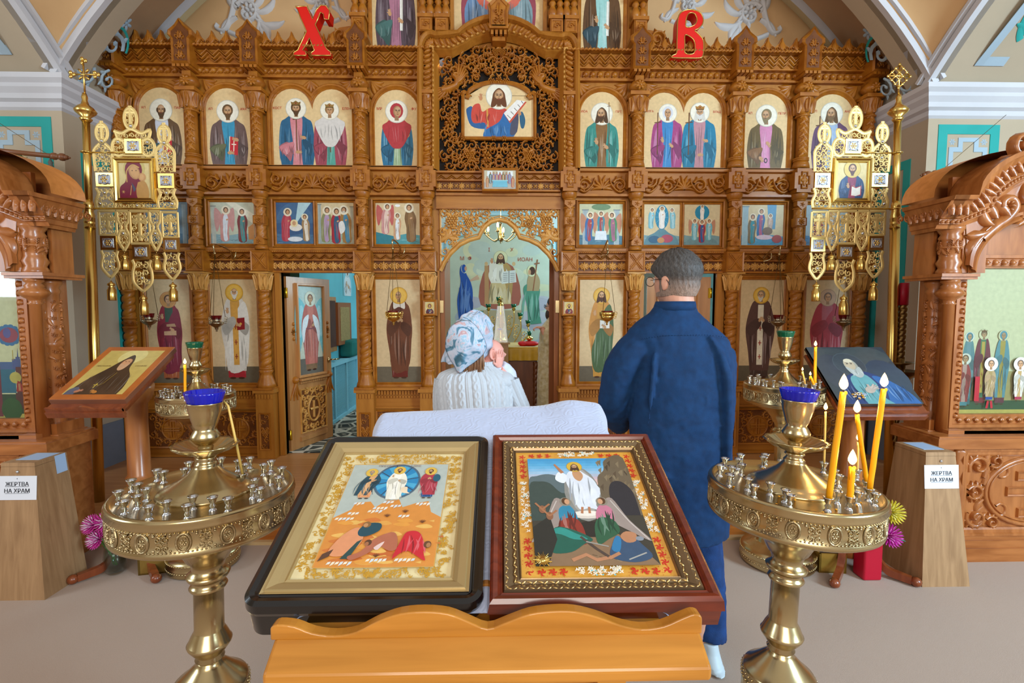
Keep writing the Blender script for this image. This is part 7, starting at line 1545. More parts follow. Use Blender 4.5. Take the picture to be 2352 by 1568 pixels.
def handmesh(g,c,fwd,up,s=.19,curl=.5,side=1,spread=.12):
    f=Vector(fwd).normalized(); u=Vector(up); u=(u-f*u.dot(f)).normalized(); r_=f.cross(u)*side; c=Vector(c); k=s/.19
    # palm
    P=[c+f*(t*.085*k) for t in (0,.35,.7,1)]
    n=10; vs=[];fs=[]
    for i,p in enumerate(P):
        w=(.028,.038,.041,.037)[i]*k; h=(.018,.017,.014,.011)[i]*k
        for j in range(n): a=2*PI*j/n; vs.append(p+r_*w*math.cos(a)+u*h*math.sin(a))
    for i in range(3):
        for j in range(n): l=(j+1)%n; fs.append((i*n+j,i*n+l,(i+1)*n+l,(i+1)*n+j))
    fs+= [tuple(reversed(range(n))),tuple(3*n+j for j in range(n))]; g.raw(vs,fs,True)
    for q,(o,L_,rr_) in enumerate(((-.030,.062,.0072),(-.010,.076,.0082),(.010,.080,.0085),(.029,.072,.0085))):
        b=c+f*.078*k+r_*o*k; d=(f+r_*o*spread*20*.4).normalized(); pts=[b]; ang=0
        for seg_,ln in enumerate((.45,.3,.25)):
            ang+=curl*(.5+.35*seg_)*(1+.08*q); dd=(d*math.cos(ang)-u*math.sin(ang)); pts.append(pts[-1]+dd*L_*ln*k)
        g.tube([c+f*.05*k+r_*o*.8*k]+pts,[rr_*k]*2+[rr_*.95*k,rr_*.85*k,rr_*.6*k],8); g.ball(pts[-1],rr_*.66*k,8)
    b=c+f*.022*k+r_*.030*k; pts=[c+f*.01*k+r_*.012*k,b,b+(f*.6+r_*.8).normalized()*.034*k-u*.004*k,b+(f*.85+r_*.55).normalized()*.062*k-u*.012*k]; g.tube(pts,[.012*k,.0115*k,.0095*k,.006*k],8)
# ---------- man ----------
mxy=(.775,2.19); MN=thing('person','man with short greying hair in dark blue shirt and jeans, seen from behind','person',(mxy[0],mxy[1],0))
BLUE=mat('blue_shirt','#003563',.85,col2='#002a52',scale=30,bump=.25,bscale=420); nt=BLUE.node_tree
JEAN=mat('jeans','#0d3f7c',.8,col2='#082c5a',scale=18,bump=.4,bscale=300)
mx_,my_=mxy; q=lambda px,py,y=my_:W(px,py,y)
hc=q(1553,648,my_+.02); 
g=M(); Mx,k_=headmesh(g,(hc.x,hc.y,hc.z-.003),.252,math.radians(32),0,0,(1,1))
limb(g,[(hc.x+.0,hc.y-.015,hc.z-.03),(hc.x+.01,my_,hc.z-.13),(mx_+.02,my_-.0,1.50)],[.066,.068,.08],20)
# torso, arms, legs under the clothes
loft(g,[((mx_+.02,my_,.92),.15,.11),((mx_+.02,my_,1.15),.17,.13),((mx_+.02,my_,1.4),.2,.12),((mx_+.02,my_,1.52),.1,.08)])
for s1 in (-1,1):
    xo=mx_-.01; limb(g,[(xo+s1*.17,my_,1.43),(xo+s1*.19,my_+.03,1.22),(xo+s1*.16,my_+.16,1.10),(xo+s1*.07,my_+.26,1.06)],[.045,.04,.032,.028],12)
    handmesh(g,(xo+s1*.07,my_+.26,1.06+.012*s1),(-s1*.9,.25,-.05),(0,.3,1),.19,.6,-s1)
limb(g,[(mx_+.09,my_,.9),(mx_+.14,my_-.03,.5),(mx_+.13,my_-.06,.1)],[.08,.05,.035],14); limb(g,[(mx_-.07,my_,.9),(mx_-.09,my_+.02,.5),(mx_-.09,my_+.02,.1)],[.08,.05,.035],14)
o=g.build('body',SKIN,MN); fuse(o,.0055,3); eyes(MN,Mx,k_)
# hair : short shell, longer on the crown
g=M(); ns,nr=110,60; vs=[];fs=[];cols=[]
R=random.Random(2)
def hn(a,z): return .5*math.sin(a*23+z*9)+.3*math.sin(a*41-z*17)+.25*math.sin(a*67+z*5)
for i in range(nr+1):
    t=PI*.0+ (PI*.66)*i/nr; z=math.cos(t)
    for j in range(ns):
        a=2*PI*j/ns; x=math.sin(t)*math.cos(a); y=math.sin(t)*math.sin(a)
        front=max(0,y); top=max(0,z); thick=.004+.022*max(0,min(1,(z-.05)/.4))+.006*top*hn(a,z*3)*.5+.0025*hn(a*1.3,z)
        lim=.35*front
        if z<.25*front*2.2: thick=-.01*min(1,(.55*front-z)*4)-.0 if front>.25 else thick
        if z<-.15: thick*=max(-.2,1-(-z-.15)*3.2)
        n=Vector((x,y,z)); p=Vector((x*.077,y*.098*(1 if y>0 or z>-.1 else 1),z*.118)); p=p+Vector((x/.9,y/.9,z)).normalized()*thick
        vs.append(Mx@(p*k_))
for i in range(nr):
    z=math.cos(PI*.66*(i+.5)/nr)
    for j in range(ns):
        l=(j+1)%ns; fs.append((i*ns+j,(i+1)*ns+j,(i+1)*ns+l,i*ns+l))
for f in fs:
    i=f[0]//ns; j=f[0]%ns; z=math.cos(PI*.66*(i+.5)/nr); t=max(0,min(1,(z+.30)/.5)); g1=.10+.05*hn(2*PI*j/ns,z*4); base=[.05+g1*.4,.045+g1*.37,.042+g1*.36]; sk=[.52,.36,.28]
    c=[sk[k]*(1-t)*.8+base[k]*(t) for k in range(3)]; o_=len(g.v)
    g.f.append(f); g.mi.append(0); g.sm.append(True); g.c.append(tuple(c))
g.v=[tuple(p) for p in vs]
HAIRM=mat('short_hair','#ffffff',.5,attr=True,var=.5,scale=160,bump=.8,bscale=260,stretch=(1,1,.3)); g.build('hair',HAIRM,MN)
g=M()
for k in range(420):   # strands on the crown
    a=R.uniform(0,2*PI); t=R.uniform(0,.9); x,y,z=math.sin(t)*math.cos(a),math.sin(t)*math.sin(a),math.cos(t); r0=1.13; P=[]
    for i in range(5): 
        d=i*.07; P.append(Mx@(Vector(((x+d*.7+.03*math.sin(k+i))*.077*r0,(y-d*.6)*.098*r0,(z*(1.03+.03*math.sin(i*.9+k))-d*d*.6)*.118*r0))*k_))
    g.tube(P,[.0016,.0022,.002,.0014,.0005],5)
g.build('hair_strands',mat('hair_strand','#5a534e',.4,col2='#2a2420',scale=90),MN)
# glasses
g=M(); 
for s1 in (-1,1):
    g.tube([Mx@(Vector((s1*.07,.075,.012))*k_),Mx@(Vector((s1*.086,.02,.014))*k_),Mx@(Vector((s1*.086,-.02,.01))*k_),Mx@(Vector((s1*.082,-.035,-.01))*k_)],.0016,6)
    g.tube([Mx@(Vector((s1*.036+.028*math.cos(t*.45),.108,.008+.02*math.sin(t*.45)))*k_) for t in range(14)],.0015,6,closed=True)
g.tube([Mx@(Vector((-.01,.11,.012))*k_),Mx@(Vector((.01,.11,.012))*k_)],.0015,6); g.build('glasses',mat('glasses_frame','#2a1e1a',.3),MN)
# shirt
g=M(); S_=lambda px,py:q(px,py)
def ring(pxl,pxr,py,d,back=0): a,b=S_(pxl,py),S_(pxr,py); return (((a.x+b.x)/2,my_+back,(a.z+b.z)/2),(b.x-a.x)/2,d)
rg=[ring(1462,1668,1225,.145,.0),ring(1452,1672,1170,.15),ring(1450,1674,1080,.155,.0),ring(1446,1680,1000,.155),ring(1446,1682,930,.155),ring(1450,1684,870,.15,.0),ring(1452,1682,820,.14,.0),ring(1436,1672,780,.125,.0),ring(1444,1650,757,.11,.0),ring(1470,1622,735,.09,.0),ring(1492,1600,718,.078,.0),ring(1503,1596,704,.072,.0),ring(1508,1596,697,.070,.01)]
loft(g,rg,40)
sh=S_(1452,800); el=S_(1412,905); 
limb(g,[(S_(1475,782).x,my_,S_(1475,782).z-.02),(S_(1440,830).x,my_+.0,S_(1440,830).z),(S_(1418,900).x,my_+.02,S_(1418,900).z),(S_(1420,945).x,my_+.08,S_(1424,950).z),(S_(1450,985).x,my_+.2,S_(1450,1000).z)],[.085,.088,.078,.07,.052],20)
limb(g,[(S_(1648,795).x,my_,S_(1648,795).z-.03),(S_(1655,840).x,my_+.02,S_(1655,840).z),(S_(1657,910).x,my_+.04,S_(1657,910).z),(S_(1650,950).x,my_+.12,S_(1650,955).z),(S_(1610,990).x,my_+.24,S_(1610,1000).z)],[.075,.078,.07,.065,.05],20)
# back folds as raised ridges
def ridge(P,r_): 
    pts=cr([(W(x,y,my_).x,my_-dd,W(x,y,my_).z) for x,y,dd in P],6); n=len(pts); g.tube(pts,[max(.002,r_*math.sin(PI*(.08+.84*i/(n-1)))) for i in range(n)],8)
ridge([(1604,768,.115),(1622,800,.128),(1636,850,.14),(1640,930,.14),(1640,1020,.14),(1636,1120,.14)],.022); ridge([(1612,768,.108),(1640,800,.108),(1652,850,.105),(1656,900,.10)],.012); ridge([(1560,800,.122),(1568,850,.14),(1560,930,.143),(1556,1000,.145)],.010); ridge([(1486,800,.11),(1478,880,.125),(1470,960,.13)],.012); ridge([(1590,820,.13),(1592,900,.145),(1580,980,.148)],.008)
ridge([(1470,1060,.13),(1540,1075,.142),(1640,1050,.132)],.008); ridge([(1620,960,.135),(1640,965,.125),(1655,958,.11)],.008); ridge([(1622,1000,.135),(1640,1010,.125),(1655,1002,.11)],.007)
o=g.build('shirt',BLUE,MN); fuse(o,.008,4,[(.09,.014,'CLOUDS'),(.03,.004,'CLOUDS')])
g=M(); rg=[ring(1500,1598,712,.078,.0),ring(1504,1597,700,.076,.0),ring(1508,1596,692,.074,.004)]; loft(g,rg,40,cap=False); c_=g.build('shirt_collar',BLUE,MN); mod(c_,'SOLIDIFY',thickness=.006)
g=M(); P=[(W(x,y,my_).x,my_-dd,W(x,y,my_).z) for x,y,dd in ((1462,775,.085),(1500,768,.108),(1550,766,.12),(1600,766,.118),(1650,772,.09))]; P=cr(P,8)
for p in P[::1]: g.ball(p,(.003,.002,.002),5)
g.build('yoke_seam',BLUE,MN)
# trousers + shoe
g=M(); Lz=lambda py:S_(1600,py).z
loft(g,[(((mx_+.02),my_,Lz(1235)),.165,.13),((mx_+.02,my_,.86),.17,.135),((mx_+.02,my_,.80),.17,.13)],32)
limb(g,[(mx_+.11,my_,.84),(S_(1604,1320).x,my_-.01,.62),(S_(1612,1400).x,my_-.03,.45),(S_(1628,1460).x-.01,my_-.03,.22),(S_(1627,1490).x-.02,my_-.05,.10)],[.105,.09,.078,.07,.072],20)
limb(g,[(mx_-.07,my_,.84),(mx_-.09,my_+.02,.62),(mx_-.1,my_+.01,.45),(mx_-.1,my_+.03,.22),(mx_-.1,my_+.03,.10)],[.105,.085,.075,.068,.07],20)
o=g.build('jeans',JEAN,MN); fuse(o,.009,4,[(.06,.014,'CLOUDS')])
SH=mat('pale_shoe','#c9d6dc',.5)
for (x,y) in ((S_(1622,1500).x-.02,my_-.06),(mx_-.1,my_+.03)):
    g=M(); loft(g,[((x,y-.04,.0),.045,.055),((x,y-.03,.03),.048,.07),((x,y-.01,.07),.042,.06),((x,y-.01,.11),.036,.045)],20); g.ball((x+.01,y+.09,.035),(.05,.11,.038),16); g.ball((x+.01,y+.03,.012),(.052,.16,.014),16); o=g.build('shoe',SH,MN); fuse(o,.006,3)
# ---------- woman holding a baby ----------
wy=2.35; wc=W(1105,900,wy); WM=thing('person','woman in a floral headscarf and white cable-knit sweater, seen from behind','person',(wc.x,wy,0))
w=lambda px,py,y=wy:W(px,py,y)
hp=w(1082,778); g=M(); Mw,kw=headmesh(g,(hp.x+.005,hp.y+.03,hp.z-.005),.235,math.radians(-30),math.radians(-8),math.radians(10),(0,1))
limb(g,[(hp.x,hp.y+.02,hp.z-.06),(hp.x+.02,wy+.02,1.34),(wc.x-.02,wy,1.27)],[.052,.052,.07],18)
loft(g,[((wc.x,wy,.85),.13,.1),((wc.x,wy,1.05),.14,.1),((wc.x,wy,1.22),.16,.09),((wc.x,wy,1.30),.08,.06)])
for s1 in (-1,1):
    limb(g,[(wc.x-.01+s1*.13,wy,1.22),(wc.x-.01+s1*.14,wy+.08,1.06),(wc.x+s1*.05,wy+.24,1.1)],[.038,.033,.027],12); handmesh(g,(wc.x+s1*.06,wy+.22,1.1),(-s1*.9,.2,.3),(0,.5,.8),.17,.5,s1)
limb(g,[(wc.x+.07,wy,.84),(wc.x+.08,wy,.45),(wc.x+.08,wy,.06)],[.08,.05,.035],12); limb(g,[(wc.x-.07,wy,.84),(wc.x-.08,wy,.45),(wc.x-.08,wy,.06)],[.08,.05,.035],12)
o=g.build('body',SKIN,WM); fuse(o,.0055,3); eyes(WM,Mw,kw)
# long straight hair below the scarf
HB=mat('light_brown_hair','#9a6f4c',.45,col2='#5f4030',scale=60,stretch=(3,3,.15)); g=M(); R=random.Random(5)
for k in range(170):
    x=1068+R.uniform(0,44); d=R.uniform(-.0,.035); top=w(x-6,775); bot=w(x+R.uniform(-5,3),R.uniform(850,858)); mid=w(x-2,815)
    g.tube([(top.x,wy-.03+d,top.z),(mid.x,wy-.075+d,mid.z),(bot.x,wy-.085+d,bot.z)],[.004,.005,.0025],5)
g.build('hair',HB,WM)
# scarf shell
SC=mat('floral_scarf','#aab8cc',.55,bump=.2,bscale=300); nt=SC.node_tree; N=nt.nodes; Lk=nt.links; tcn=[q_ for q_ in N if q_.type=='TEX_COORD'][0]
n1=N.new('ShaderNodeTexNoise'); n1.inputs['Scale'].default_value=13; n1.inputs['Detail'].default_value=2; n1.inputs['Distortion'].default_value=1.6; Lk.new(tcn.outputs['Object'],n1.inputs['Vector']); rp=N.new('ShaderNodeValToRGB'); e=rp.color_ramp.elements
e[0].position=.33; e[0].color=lin('#3f6a80')+(1,); e[1].position=.75; e[1].color=lin('#c9b4b4')+(1,)
for p_,c_ in ((.40,'#5f8ca6'),(.45,'#b4c0d4'),(.52,'#c3c8da'),(.57,'#8fbad2'),(.61,'#c9cad8'),(.68,'#b98c90')): x_=e.new(p_); x_.color=lin(c_)+(1,)
Lk.new(n1.outputs['Fac'],rp.inputs[0]); Lk.new(rp.outputs[0],N['Principled BSDF'].inputs['Base Color'])
g=M(); ns,nr=64,44; vs=[];fs=[]
for i in range(nr+1):
    t=PI*.74*i/nr; z=math.cos(t)
    for j in range(ns):
        a=2*PI*j/ns; x=math.sin(t)*math.cos(a); y=math.sin(t)*math.sin(a)
        th=.017+.004*math.sin(a*5+z*7)+.002*math.sin(a*13-z*4)+.0035*math.sin((x*3+z*5)*3.2)
        p=Vector((x*(.082),y*.104-.004*(1-z),z*.122)); p+=Vector((x,y,z))*th
        if z<0 and y<0.1: p.x*=1+.12*(-z); p.y-=.022*(-z); 
        if z<-.15:
            k=(-z-.15); tail=math.exp(-((math.cos(a+2.2)-1)**2)/.6); p.z-=.07*k*tail; p+=Vector((-.035,-.03,0))*k*tail
        if y>.35: p=Vector((p.x*(1-.25*min(1,(y-.35)*2)),min(p.y,.05),p.z)) if z<.55 else p
        vs.append(Mw@(p*kw))
for i in range(nr):
    for j in range(ns):
        l=(j+1)%ns; a=2*PI*(j+.5)/ns; z=math.cos(PI*.74*(i+.5)/nr)
        if z<.35 and math.sin(a)>.55: continue
        fs.append((i*ns+j,(i+1)*ns+j,(i+1)*ns+l,i*ns+l))
g.raw(vs,fs,True)
# trailing point of the scarf over the neck
tp=[(1026,790),(1040,745),(1085,735),(1120,790),(1100,822),(1072,842),(1058,853),(1046,836),(1034,815)]
nn=len(tp); cpt=w(1072,790,wy-.135); vs=[(cpt.x,wy-.135,cpt.z)]
for f_ in (.5,1):
    for (x,y) in cr(tp,4,True): p=w(x,y); vs.append((cpt.x+(p.x-cpt.x)*f_,wy-.135+.05*f_*f_+.008*math.sin(x*.15+y*.1)*f_,cpt.z+(p.z-cpt.z)*f_))
m_=nn*4; fs=[(0,1+k,1+(k+1)%m_) for k in range(m_)]+[(1+k,1+m_+k,1+m_+(k+1)%m_,1+(k+1)%m_) for k in range(m_)]; g.raw(vs,fs,True)
o=g.build('headscarf',SC,WM); mod(o,'SOLIDIFY',thickness=.003); mod(o,'SUBSURF',levels=1,render_levels=1)
g=M()
for (P_) in ([(1040,840),(1062,800),(1082,768),(1110,752)],[(1062,800),(1075,790),(1096,780)],[(1050,760),(1056,735),(1070,725)],[(1080,745),(1088,730),(1100,728)]):
    pts=[]
    for x,y in cr(P_,5): p=w(x,y); rr_=Vector((p.x-hp.x,0,p.z-hp.z)).length; pts.append((p.x,wy+.03-math.sqrt(max(.0,.142**2-(rr_*.95)**2))-.006,p.z))
    g.tube(pts,[.0012+.0016*math.sin(PI*i/(len(pts)-1)) for i in range(len(pts))],5)
g.build('printed_stem',mat('print_dark_teal','#3c5f74',.6),WM) if 0 else None
# sweater with cables : height-field loft
WOOL=mat('white_wool','#c6cdd6',.9,var=.06,scale=90,bump=.5,bscale=500,sheen=.4)
def knit(g,ringf,nu,nv,period,amp=.0055,cap=True):
    vs=[];fs=[]
    for j in range(nv+1):
        v=j/nv; c,rx,ry,arcl,hgt=ringf(v)
        for i in range(nu):
            a=2*PI*i/nu; s=a/(2*PI)*arcl; ph=(s/period)%1.0; hh=0
            if ph<.42:
                q_=ph/.42; zz=hgt*2*PI/.075; c1=.5+.32*math.sin(zz); c2=.5-.32*math.sin(zz); 
                hh=amp*max(math.exp(-((q_-c1)/.2)**2)*(1.0+.25*math.cos(zz)),math.exp(-((q_-c2)/.2)**2)*(1.0-.25*math.cos(zz)))
            elif abs(ph-.5)<.035: hh=-amp*.7
            elif abs(ph-.93)<.035: hh=-amp*.7
            elif abs(ph-.72)<.05: hh=amp*.35
            else: hh=0
            d=Vector((math.cos(a),math.sin(a),0)); vs.append((c[0]+d.x*(rx+hh),c[1]+d.y*(ry+hh),c[2]))
    for j in range(nv):
        for i in range(nu): l=(i+1)%nu; fs.append((j*nu+i,j*nu+l,(j+1)*nu+l,(j+1)*nu+i))
    if cap: fs.append(tuple(nv*nu+i for i in range(nu)))
    g.raw(vs,fs,True)
prof=[(1018,1172,1010,.125),(1014,1176,960,.128),(1008,1178,920,.13),(1004,1176,885,.128),(1006,1170,866,.115),(1016,1156,854,.098),(1040,1140,845,.078),(1062,1128,838,.066)]
pr=cr([(w(a,p_).x,w(b_,p_).x,w(1100,p_).z,d) for a,b_,p_,d in prof],8)
def rf(v):
    i=min(len(pr)-1,v*(len(pr)-1)); k=int(i); f=i-k; A_=pr[k]; B_=pr[min(k+1,len(pr)-1)]; x0_,x1_,z_,d_=[A_[q_]+(B_[q_]-A_[q_])*f for q_ in range(4)]
    return ((x0_+x1_)/2,wy,z_),(x1_-x0_)/2,d_,.92,z_
g=M(); knit(g,rf,420,150,.0575); g.build('sweater',WOOL,WM)
g=M(); knit(g,lambda v:((wc.x,wy,.84+.16*v),.17,.13,.92,.84+.16*v),300,10,.0575,cap=False); 
g2=M(); # sleeves
for s1,P_ in ((1,[(1160,868),(1176,905),(1192,945),(1196,985)]),(-1,[(1026,868),(1020,905),(1018,950),(1020,990)])):
    pts=[w(x,y) for x,y in P_]; pts=cr([(p.x,wy+.0+(.03*i if s1>0 else .04*i),p.z) for i,p in enumerate(pts)],12); n=len(pts); ns=90; vs=[];fs=[]
    for j,p in enumerate(pts):
        rr_=(.062-.008*j/n) if s1>0 else .055
        for i in range(ns):
            a=2*PI*i/ns; s=a*.06; ph=(s/.045)%1; zz=p[2]*2*PI/.06; hh=.0
            if ph<.5: q_=ph/.5; hh=.005*max(math.exp(-((q_-.5-.3*math.sin(zz))/.2)**2),math.exp(-((q_-.5+.3*math.sin(zz))/.2)**2))
            elif abs(ph-.75)<.06: hh=-.004
            vs.append((p[0]+(rr_+hh)*math.cos(a),p[1]+(rr_+hh)*math.sin(a),p[2]))
    for j in range(n-1):
        for i in range(ns): l=(i+1)%ns; fs.append((j*ns+i,j*ns+l,(j+1)*ns+l,(j+1)*ns+i))
    g3=M(); g3.raw(vs,fs,True); b=pts[0]; g3.ball((b[0]-s1*.012,b[1],b[2]-.012),(.058,.075,.045),20)
    e_=pts[-1]; g3.tube([e_,(e_[0]-s1*.06,e_[1]+.12,e_[2]+.02),(e_[0]-s1*.15,e_[1]+.2,e_[2]+.05)],[.055,.05,.035],16); g3.build('sleeve',WOOL,WM)
g.build('sweater_hem',WOOL,WM)
g=M(); cn=w(1096,836); vs=[]
for j in range(14):
    z=1.285+.075*j/13; rx,ry=.068-.014*j/13,.066-.012*j/13
    for i in range(120): a=2*PI*i/120; h_=.003*math.cos(a*36); vs.append((cn.x+.014+j*.0012+(rx+h_)*math.cos(a),wy+.02+(ry+h_)*math.sin(a),z))
g.raw(vs,[(j*120+i,j*120+(i+1)%120,(j+1)*120+(i+1)%120,(j+1)*120+i) for j in range(13) for i in range(120)],True); o=g.build('collar',WOOL,WM); mod(o,'SOLIDIFY',thickness=.006)
g=M(); loft(g,[((wc.x,wy,.12),.24,.2),((wc.x,wy,.5),.2,.17),((wc.x,wy,.86),.165,.13),((wc.x,wy,.92),.15,.11)],40); o=g.build('long_skirt',mat('grey_skirt','#6d7078',.8,var=.1),WM)
for s1 in (-1,1): g=M(); g.ball((wc.x+s1*.08,wy+.04,.035),(.045,.11,.035),16); g.build('shoe',mat('dark_shoe','#2b2b30',.4),WM)
# baby
by=2.42; B=thing('person','baby in white held over the woman\'s right shoulder, one ear and fingers showing','person',tuple(w(1140,870,by)))
g=M(); bp_=w(1132,812,by); BABY=mat('baby_skin','#eeaa9c',.5,var=.1,scale=20)
Mb,kb_=headmesh(g,(bp_.x-.004,by,bp_.z-.005),.150,math.radians(-70),.1,0,(0,0))
c_=w(1121,835,by-.02); g.ball((c_.x,by-.03,c_.z),(.034,.03,.032),16)
er=w(1133,812,by-.06); g.tube([(er.x+.018*math.cos(t*.5+1.2)*.8,by-.068,er.z+.027*math.sin(t*.5+1.2)) for t in range(11)],.0055,8); g.ball((er.x,by-.06,er.z),(.014,.012,.02),12)
bd=w(1150,880,by); loft(g,[((bd.x,by,bd.z-.14),.06,.06),((bd.x,by,bd.z-.02),.07,.06),((bd.x-.02,by,bd.z+.08),.035,.035)])
hd=w(1146,838,by-.05); handmesh(g,(hd.x,by-.06,hd.z-.01),(.05,-.1,1),(-.6,.9,.1),.105,.06,1,.2); limb(g,[(bd.x+.02,by-.02,bd.z+.05),(hd.x+.005,by-.05,hd.z-.02)],[.024,.017],10)
o=g.build('body',BABY,B); fuse(o,.0019,2)
g=M(); limb(g,[w(1132,905,by),w(1145,868,by),w(1150,845,by-.02)],[.075,.06,.03],20); limb(g,[w(1175,880,by),w(1168,856,by),w(1152,838,by-.03)],[.035,.034,.026],14); limb(g,[w(1120,850,by-.05),w(1132,843,by-.05),w(1146,848,by-.04)],[.014,.018,.02],12)
o=g.build('white_clothing',mat('baby_cloth','#cfd6ee',.75,bump=.3,bscale=60),B); fuse(o,.006,3,[(.03,.008,'CLOUDS')])
# ---------- priest in the altar ----------
py_=5.82; PR=thing('person','bearded priest with glasses in pale gold vestments, half behind the gate leaf','person',(W(1275,800,py_).x+.03,py_,SOL))
pc=PW[PR.name]; v=lambda px,py:W(px,py,py_); hp2=v(1275,705); g=M(); Mp,kp=headmesh(g,(hp2.x,py_,hp2.z),.25,math.radians(70),0,0,(1,1)); limb(g,[(hp2.x,py_,hp2.z-.06),(hp2.x+.03,py_,hp2.z-.2)],[.06,.07],14)
loft(g,[((hp2.x+.03,py_,.9),.18,.14),((hp2.x+.03,py_,1.3),.2,.14),((hp2.x+.03,py_,hp2.z-.2),.1,.08)]); 
for y_ in (0,.05): limb(g,[(hp2.x+.02,py_+y_-.1,hp2.z-.28),(hp2.x-.08,py_-.12+y_,1.25),(v(1243,752).x,py_-.1+y_,v(1240,752).z)],[.05,.04,.03],10); handmesh(g,(v(1246,752).x,py_-.1+y_,v(1240,752).z),(-1,.1,.1),(0,0,1),.18,.8,1 if y_ else -1)
o=g.build('body',SKIN,PR); fuse(o,.007,3); eyes(PR,Mp,kp)
g=M(); g.ball((0,0,0),(.088*kp,.108*kp,.1*kp),20,T=Mp@Matrix.Translation(Vector((0,-.018,.045)))); g.build('hair',mat('dark_hair','#2c221e',.5,bump=.6,bscale=200),PR)
g=M(); g.ball((0,0,0),(.058*kp,.05*kp,.07*kp),16,T=Mp@Matrix.Translation(Vector((0,.065,-.09)))); g.build('beard',mat('beard_hair','#3a2a22',.6,bump=.8,bscale=200),PR)
g=M()
for s1 in (-1,1): g.tube([Mp@(Vector((s1*.036+.026*math.cos(t*.45),.108,.008+.02*math.sin(t*.45)))*kp) for t in range(14)],.003,6,closed=True); g.tube([Mp@(Vector((s1*.065,.1,.012))*kp),Mp@(Vector((s1*.086,-.02,.014))*kp)],.003,6)
g.build('glasses',MAT['glasses_frame'],PR)
VE=mat('gold_vestment','#cdbf9c',.55,col2='#b09a66',scale=26,sheen=.3,bump=.3,bscale=80); g=M(); x0=hp2.x+.05
loft(g,[((x0,py_,SOL+.02),.27,.2),((x0,py_,.8),.26,.19),((x0,py_,1.15),.25,.18),((x0-.0,py_,1.38),.22,.17),((x0-.03,py_,1.47),.12,.1),((x0-.04,py_,1.53),.075,.07)],32)
limb(g,[(x0-.12,py_-.08,1.36),(v(1262,790).x,py_-.1,v(1262,790).z+.02),(v(1252,758).x,py_-.1,v(1252,758).z)],[.09,.085,.05],16)
o=g.build('vestment',VE,PR); fuse(o,.014,4,[(.06,.02,'CLOUDS')])
